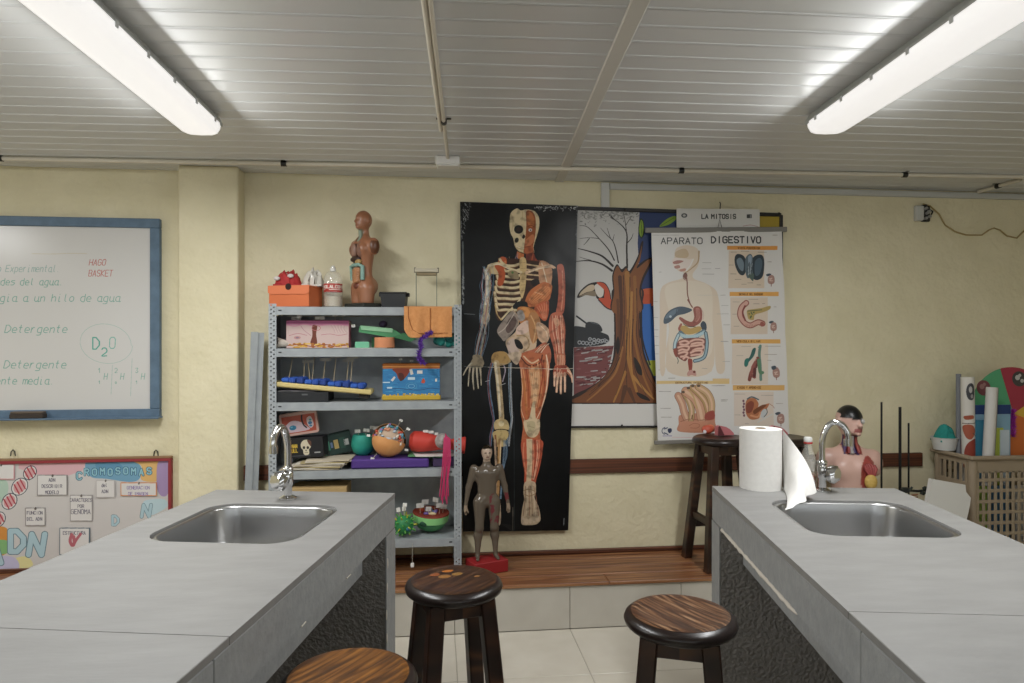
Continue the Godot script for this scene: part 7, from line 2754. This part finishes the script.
func glass_bottle() -> void:
	var p := ony(808, 488.4, 0.9)
	var t := one("glass_bottle", "clear bottle with orange liquid and red ring behind the tap", "bottle", p)
	var g := StandardMaterial3D.new()
	g.transparency = BaseMaterial3D.TRANSPARENCY_ALPHA
	g.albedo_color = Color(0.9, 0.9, 0.86, 0.25)
	g.roughness = 0.06
	add_lathe(t, "glass", [Vector2(0, 0.004), Vector2(0.03, 0.0), Vector2(0.033, 0.006), Vector2(0.033, 0.1), Vector2(0.029, 0.13), Vector2(0.016, 0.165), Vector2(0.0145, 0.19)], g, 24)
	add_lathe(t, "liquid", [Vector2(0, 0.006), Vector2(0.03, 0.006), Vector2(0.031, 0.06), Vector2(0, 0.06)], mat("a8502a", 0.2), 20)
	add_lathe(t, "label_band", [Vector2(0.0335, 0.075), Vector2(0.0337, 0.095), Vector2(0.0335, 0.115)], mat("a8a39a", 0.6), 24)
	add_lathe(t, "neck_ring", [Vector2(0.0155, 0.183), Vector2(0.0175, 0.184), Vector2(0.0175, 0.19), Vector2(0.0155, 0.191)], mat("a8322e", 0.5), 16)
	add_lathe(t, "cap", [Vector2(0.0165, 0.191), Vector2(0.0165, 0.206), Vector2(0.013, 0.21), Vector2(0, 0.21)], mat("b9b9b5", 0.5), 16)

func big_torso() -> void:
	var z := 0.27
	var top := onz(846, 404, z)
	var at := Vector3(onz(850, 450, z).x, PLINTH, z)
	var H := top.y - PLINTH - 0.03
	var t := one("torso_model", "life-size pink torso model with black skullcap behind the sink", "anatomical model", at, -0.3)
	add_box(t, "stand", Vector3(0, 0.016, 0), Vector3(0.24, 0.032, 0.2), mat("c4c0b8", 0.5), 0.006)
	var pr := torso_prims()
	slim(pr, 0.84)
	var look := 0.42   # the head is turned on the neck
	for p in pr:
		if p[1].y > 0.8 and p[0] == "c" and p[2].y > 0.8:
			p[1] = p[1].rotated(Vector3.UP, look)
			p[2] = p[2].rotated(Vector3.UP, look)
		elif p[1].y > 0.8 and p[0] != "c":
			p[1] = p[1].rotated(Vector3.UP, look)
			p.append(Basis(Vector3.UP, look))
	pr.append(["-e", Vector3(0.0, 0.735, 0.055), Vector3(0.05, 0.07, 0.05), 0.02])
	pr.append(["-e", Vector3(0.095, 0.54, 0.13), Vector3(0.055, 0.12, 0.05), 0.015])
	pr.append(["-e", Vector3(0.05, 0.9, 0.1).rotated(Vector3.UP, look), Vector3(0.04, 0.06, 0.03), 0.012, Basis(Vector3.UP, look)])
	var skin := lin("cfaa9d")
	var col := func(p: Vector3, n: Vector3) -> Color:
		var q := p / H
		if q.y > 0.8:
			q = q.rotated(Vector3.UP, -look)
		if q.y > 0.915 + (0.02 if q.z < 0 else 0.0) - q.z * 0.12 and q.y > 0.88:
			return lin("101214")
		if q.y > 0.8 and q.x > 0.022 and q.z > 0.045:
			if pow((q.x - 0.04) / 0.02, 2) + pow((q.y - 0.885) / 0.015, 2) < 1.0:
				return lin("3a4a50")
			return lin("c4bcb4") if q.y > 0.86 else lin("b58a80")
		if q.z > 0.06 and absf(q.y - 0.832) < 0.012 and absf(q.x) < 0.03:
			return lin("a0605c")
		if q.y > 0.67 and q.y < 0.795 and q.z > -0.01 and absf(q.x) < 0.06:
			var s := sin(q.x * 160.0)
			return lin("7a2f2c") if s > 0.2 else lin("3a2a4d") if s < -0.4 else lin("a85a4a")
		if pow((q.x - 0.095) / 0.06, 2) + pow((q.y - 0.54) / 0.125, 2) < 1.0 and q.z > 0.05:
			return lin("a04a44")
		return skin
	var mesh := body(scaled(pr, H), Vector3(-0.27, 0.0, -0.19), Vector3(0.27, H + 0.03, 0.19), 0.0082, col)
	var f := hang(mesh, tinted(0.35), "figure", t)
	f.position.y = 0.03
	add_ball(f, "breast_fat", Vector3(0.1, 0.5, 0.1) * H, Vector3(0.04, 0.05, 0.028) * H, surf(noise_tex(92, 0.06, "b9974a", "d3b468", 3, 128), 0.6, Vector3.ONE * 6.0), 16)
	var mus := ms(false)
	for i in 5:
		tube(mus, [Vector3(0.055 + i * 0.018, 0.63 - i * 0.006, 0.082) * H, Vector3(0.07 + i * 0.015, 0.585, 0.1) * H, Vector3(0.09 + i * 0.008, 0.54, 0.1) * H], [0.006, 0.011, 0.006], 7)
	part(mus, "chest_muscle", mat("9a4644", 0.5), f)
	for q in [[-0.035, "4a2f5d"], [-0.014, "8a3430"], [0.012, "41305a"], [0.034, "96443c"]]:
		add_tube(f, "neck_vessel", [Vector3(q[0] * 0.8, 0.785, 0.025) * H, Vector3(q[0], 0.73, 0.02) * H, Vector3(q[0] * 1.4, 0.675, 0.05) * H], 0.009, mat(q[1], 0.45), 8)
	add_tube(f, "windpipe", [Vector3(0, 0.79, 0.04) * H, Vector3(0, 0.7, 0.032) * H, Vector3(0, 0.67, 0.055) * H], 0.012, mat("9a9490", 0.5), 10)
	add_ball(f, "eyeball", Vector3(0.043, 0.888, 0.066).rotated(Vector3.UP, look) * H, Vector3.ONE * 0.014, mat("c4c2bf", 0.25), 12)

func retort_stands() -> void:
	var rods := [[881.5, 402, 0.455, "tall thin black rod stand beside the torso model"], [900.0, 407, 0.37, "thick black rod stand with a screw clamp near the basket"], [908.6, 423, 0.25, "short black rod stand behind the clamped rod"]]
	for i in 3:
		var q: Array = rods[i]
		var top := onz(q[0], q[1], q[2])
		var t := one("retort_stand", q[3], "stand", Vector3(top.x, PLINTH, q[2]))
		var r: float = 0.008 if i == 1 else 0.0055
		add_tube(t, "rod", [Vector3(0, 0.012, 0), Vector3(0, top.y - PLINTH, 0)], r, mat("151515", 0.4, 0.3), 10)
		add_lathe(t, "foot", [Vector2(0.0, 0.0), Vector2(0.038, 0.0), Vector2(0.038, 0.01), Vector2(0.014, 0.016), Vector2(0.0, 0.016)], mat("1d1d1d", 0.5), 18)
		if i == 1:
			var y := onz(900, 490, q[2]).y - PLINTH
			var cl := add_box(t, "boss_head", Vector3(0.02, y, 0.008), Vector3(0.05, 0.03, 0.03), mat("1a1c1a", 0.5), 0.004)
			add_tube(cl, "clamp_arm", [Vector3(0.03, y, 0.01), Vector3(0.1, y - 0.006, 0.012), Vector3(0.155, y - 0.002, 0.012)], 0.007, mat("232623", 0.5, 0.3), 8)
			for k in 4:
				var a := Vector3(0.13 + 0.014 * k, y - 0.004, 0.012)
				add_box(cl, "clamp_jaw", a + Vector3(0, 0.012 if k % 2 else -0.014, 0), Vector3(0.022, 0.02, 0.018), mat("2a2f2a", 0.5, 0.3), 0.003, Basis(Vector3.BACK, 0.5 if k % 2 else -0.4))
			add_tube(cl, "wing_screw", [Vector3(0.04, y, 0.02), Vector3(0.055, y + 0.022, 0.028)], 0.006, mat("2a2f2a", 0.5, 0.3), 8)
			for k in 2:
				add_tube(cl, "copper_lead", [Vector3(0.055, y - 0.03 - 0.012 * k, 0.01), Vector3(0.1, y - 0.026 - 0.014 * k, 0.012)], 0.004, mat("8a5a3a", 0.5), 6)

func basket() -> void:
	var zb := 0.1
	var zf := 0.4
	var fl := onz(972, 456, zf)
	var H := fl.y - PLINTH
	var W := 0.52
	var D := zf - zb
	var t := one("laundry_basket", "beige plastic lattice basket full of rolled charts and boards", "basket", Vector3(fl.x + W * 0.5, PLINTH, (zb + zf) * 0.5))
	var m := mat("8f806b", 0.5)
	var hw := W * 0.5
	var hd := D * 0.5
	add_box(t, "base", Vector3(0, 0.008, 0), Vector3(W - 0.02, 0.014, D - 0.02), m, 0.004)
	# rim
	for s in [-1, 1]:
		add_box(t, "rim", Vector3(0, H - 0.012, s * (hd + 0.008)), Vector3(W + 0.04, 0.024, 0.026), m, 0.007)
		add_box(t, "rim", Vector3(s * (hw + 0.008), H - 0.012, 0), Vector3(0.026, 0.024, D + 0.0), m, 0.007)
	# rounded corner posts
	for sx in [-1, 1]:
		for sz in [-1, 1]:
			add_tube(t, "corner_post", [Vector3(sx * (hw - 0.022), 0.012, sz * (hd - 0.022)), Vector3(sx * (hw - 0.018), H - 0.02, sz * (hd - 0.018))], 0.024, m, 14)
	# plain bands above the lattice, and the lattice itself
	for s in [-1, 1]:
		var z: float = s * (hd - 0.002)
		add_box(t, "band", Vector3(0, H - 0.06, z), Vector3(W - 0.03, 0.076, 0.006), m, 0.001)
		add_box(t, "band", Vector3(0, 0.035, z), Vector3(W - 0.03, 0.05, 0.006), m, 0.001)
		for i in 13:
			add_box(t, "upright_bar", Vector3(-hw + 0.036 + i * (W - 0.072) / 12.0, H * 0.47, z), Vector3(0.019, H - 0.14, 0.006), m, 0.002)
		for j in 7:
			add_box(t, "cross_bar", Vector3(0, 0.09 + j * (H - 0.2) / 6.5, z), Vector3(W - 0.05, 0.019, 0.007), m, 0.002)
		var x: float = s * (hw - 0.002)
		add_box(t, "side_panel", Vector3(x, H * 0.38, 0), Vector3(0.006, H * 0.72, D - 0.04), m, 0.001)
		add_box(t, "side_band", Vector3(x, H - 0.035, 0), Vector3(0.006, 0.04, D - 0.04), m, 0.001)
		for i in 6:
			add_box(t, "slot_bar", Vector3(x, H - 0.105, -hd + 0.045 + i * (D - 0.09) / 5.0), Vector3(0.006, 0.104, 0.02), m, 0.001)
	# what stands in it; each is a thing of its own, all resting on the base
	var y0 := PLINTH + 0.0155
	var tall := func(px: float, py: float, z: float) -> Vector3:
		return onz(px, py, z)
	# grey tube and white chart roll
	var rolls := [[958.5, 374, 0.2, 0.014, "6f7175", "slim grey plastic tube standing in the basket corner", 0.0, 0.85], [967.5, 377, 0.24, 0.036, "", "white chart roll with red and black print in the basket", 0.01, 0.6], [992.0, 387, 0.3, 0.03, "c4c1bb", "plain white chart roll leaning in the basket front", -0.06, 0.6]]
	for q in rolls:
		var top := onz(q[0], q[1], q[2])
		var h := top.y - y0
		var o := one("chart_roll", q[5], "chart roll", Vector3(top.x + q[6] * h, y0, q[2]))
		o.rotation.z = q[6]
		var r: float = q[3]
		if q[4] != "":
			add_lathe(o, "tube", [Vector2(0, 0.0), Vector2(r, 0.0), Vector2(r, h), Vector2(r * 0.82, h), Vector2(r * 0.8, h - 0.03), Vector2(0, h - 0.04)], mat(q[4], q[7]), 20)
			if q[0] > 980:
				add_tube(o, "paper_edge", [Vector3(r * 0.78, 0.01, r * 0.66), Vector3(r * 0.78, h - 0.002, r * 0.66)], 0.0022, mat("6d6a68", 0.8), 5)
		else:
			var c := flat_canvas(230, 840, 0.8, "c6c2ba")
			for k in 2:
				var x := k * 105.0
				c.oval(x + 60, 70, 26, 42, "35353a")
				c.oval(x + 58, 60, 10, 16, "a9a6a2")
				c.oval(x + 66, 92, 9, 10, "8d8a88")
				c.blob([x + 20, 190, x + 70, 184, x + 74, 200, x + 30, 206], "94472e")
				c.blob([x + 10, 240, x + 60, 230, x + 90, 260, x + 60, 300, x + 30, 290], "9c5038")
				c.blob([x + 40, 320, x + 95, 300, x + 100, 380, x + 60, 410, x + 20, 380], "8a3626")
				c.blob([x + 15, 420, x + 50, 410, x + 60, 430, x + 20, 440], "a86a50")
				c.line([x + 10, 225, x + 95, 222], 4, "6d5f58")
				c.line([x + 70, 270, x + 100, 290], 5, "55423a")
			var st := ms(false)
			for i in 24:
				for v in [[0, 0], [1, 0], [1, 1], [0, 0], [1, 1], [0, 1]]:
					var a: float = TAU * (i + v[0]) / 24.0
					st.set_uv(Vector2(1.0 - (i + v[0]) / 24.0, 1.0 - v[1]))
					st.add_vertex(Vector3(cos(a) * r, v[1] * h, sin(a) * r))
			st.generate_normals()
			hang(st.commit(), print_mat(c, 0.6), "printed_paper", o)
			add_lathe(o, "paper_end", [Vector2(r, h), Vector2(r * 0.6, h), Vector2(r * 0.6, h - 0.02), Vector2(0, h - 0.02)], mat("b9b5ad", 0.8), 20)
	# colour wheel
	var cc := onz(1013, 413.5, 0.19)
	var R := onz(1055, 411.5, 0.19).x - cc.x
	var wh := one("colour_wheel", "round card wheel in green, red, yellow and orange sectors in basket", "card wheel", cc)
	wh.rotation.x = -0.06
	var secs := [[105.0, 205.0, "4f9a6d"], [30.0, 105.0, "9a3040"], [-20.0, 30.0, "c9a53c"], [-110.0, -20.0, "c4692f"], [-155.0, -110.0, "2f5a8f"]]
	for s in secs:
		var poly := PackedVector2Array([Vector2.ZERO])
		for i in 15:
			var a := deg_to_rad(lerpf(s[0], s[1], i / 14.0))
			poly.append(Vector2(cos(a), sin(a)) * R)
		var st := ms()
		prism(st, poly, -0.003, 0.006)
		part(st, "sector", mat(s[2], 0.7), wh)
	for q in [[985, 388, "6d3a40", "94706c"], [1021, 379, "3d3a38", "b5b3ae"]]:
		var p := onz(q[0], q[1], 0.194) - cc
		var pc := add_lathe(wh, "picture", [Vector2(0, 0.0015), Vector2(0.046, 0.0012), Vector2(0.047, 0.0)], mat(q[2], 0.6), 20, Vector3(p.x, p.y, 0.0032), Basis(Vector3.RIGHT, PI * 0.5))
		for e in [[-0.012, 0.008, 0.016], [0.018, -0.012, 0.012], [0.004, 0.022, 0.01]]:
			add_lathe(pc, "detail", [Vector2(0, 0.0012), Vector2(e[2], 0.001), Vector2(e[2], 0.0)], mat(q[3], 0.6), 10, Vector3(p.x + e[0], p.y + e[1], 0.0046), Basis(Vector3.RIGHT, PI * 0.5))
	add_box(wh, "handle_stick", Vector3(0, -(cc.y - y0) * 0.5 - 0.0, -0.008), Vector3(0.03, cc.y - y0 - 0.01, 0.008), mat("8d7a5a", 0.8), 0.002)
	# sheets and folders
	var boards := [[973.0, 1010.0, 405.0, 0.235, "7fa3b9", "light blue folder with a navy top edge standing in basket", "folder"], [989.0, 1003.0, 428.0, 0.262, "a9b54a", "yellow-green folder standing in the basket", "folder"], [975.0, 984.0, 420.0, 0.262, "2f6f86", "narrow teal folder standing beside the white roll", "folder"], [1000.0, 1009.0, 430.0, 0.268, "b9c4cb", "pale blue narrow card standing in the basket", "card"]]
	for q in boards:
		var a := onz(q[0], q[2], q[3])
		var b := onz(q[1], q[2], q[3])
		var o := one("folder", q[5], q[6], Vector3((a.x + b.x) * 0.5, y0, q[3]))
		var h := a.y - y0
		add_box(o, "board", Vector3(0, h * 0.5, 0), Vector3(b.x - a.x, h, 0.008), mat(q[4], 0.7), 0.001)
		if q[0] == 973.0:
			add_box(o, "navy_edge", Vector3(0, h - 0.028, 0.0045), Vector3(b.x - a.x, 0.056, 0.002), mat("1f3a6d", 0.7), 0.0)
	# low things seen through the lattice
	for q in [[0.0, "7d9a3a", 0.12], [0.13, "2f5a78", 0.16], [0.28, "a9a6a0", 0.1]]:
		var o := one("folder", "%s folder low in the basket behind the lattice" % ("green" if q[0] == 0.0 else "dark blue" if q[0] < 0.2 else "grey white"), "folder", Vector3(fl.x + 0.09 + q[0], y0, 0.345))
		add_box(o, "board", Vector3(0, 0.2, 0), Vector3(0.1, 0.4, 0.012), mat(q[1], 0.7), 0.002)
	# white tub with teal cloth on the rim
	var p := onz(947, 452, 0.2)
	var tb := one("white_tub", "small white plastic tub resting on the basket corner", "tub", Vector3(fl.x + 0.02, PLINTH + H + 0.0005, 0.16))
	add_lathe(tb, "tub_wall", [Vector2(0, 0.0), Vector2(0.058, 0.0), Vector2(0.072, 0.07), Vector2(0.077, 0.073), Vector2(0.074, 0.075), Vector2(0.068, 0.07), Vector2(0.054, 0.006), Vector2(0, 0.005)], mat("c4c4c0", 0.5), 26)
	var cl := crumple(0.125, 0.12, 0.105, 52)
	var o2 := part(cl, "teal_cloth", mat("1f8078", 0.85))
	o2.position = tb.position + Vector3(0.0, 0.05, 0.0)
	tag(o2, "crumpled teal cloth in the white tub on the basket", "cloth")
	# magenta garland over the wheel
	var g0 := onz(1013, 409, 0.215)
	var gl := one("garland", "magenta tinsel garland hanging in front of the card wheel", "garland", g0)
	add_tube(gl, "cord", [Vector3(0, 0, 0), Vector3(0.004, -0.06, 0.004), Vector3(-0.004, -0.12, 0), Vector3(0.002, -0.165, 0)], 0.004, mat("8f2a7a", 0.6), 6)
	var r2 := RandomNumberGenerator.new()
	r2.seed = 19
	var st3 := ms()
	for i in 380:
		var pz := Vector3(0, -r2.randf() * 0.165, 0)
		var d := Vector3(r2.randf_range(-1, 1), r2.randf_range(-0.8, 0.8), r2.randf_range(-0.6, 1)).normalized() * r2.randf_range(0.012, 0.025)
		var s := d.cross(Vector3(0.3, 0.5, 0.8)).normalized() * 0.0055
		tri(st3, pz - s, pz + s, pz + d, d)
	part(st3, "tinsel", mat("a832a0", 0.4), gl).set_meta("kind", "stuff")

func foam_panel() -> void:
	var z := 0.46
	var poly := PackedVector2Array()
	var c := onz(945, 500, z)
	for q in [[931, 475], [964.5, 481], [965, 488], [969.5, 494], [968, 502], [966, 510], [963.5, 519], [961, 540], [960, 561], [914, 560], [921, 520]]:
		var p := onz(q[0], q[1], z)
		poly.append(Vector2(p.x - c.x, p.y - c.y))
	var st := ms()
	prism(st, poly, -0.012, 0.024)
	var o := part(st, "polystyrene_offcut", mat("cbc9c3", 0.85))
	var low := 1e9
	for p in poly:
		low = minf(low, p.y)
	o.position = Vector3(c.x, PLINTH - low + 0.002, z)
	o.rotation.x = -0.05
	tag(o, "broken white foam panel leaning against the beige basket", "foam panel")
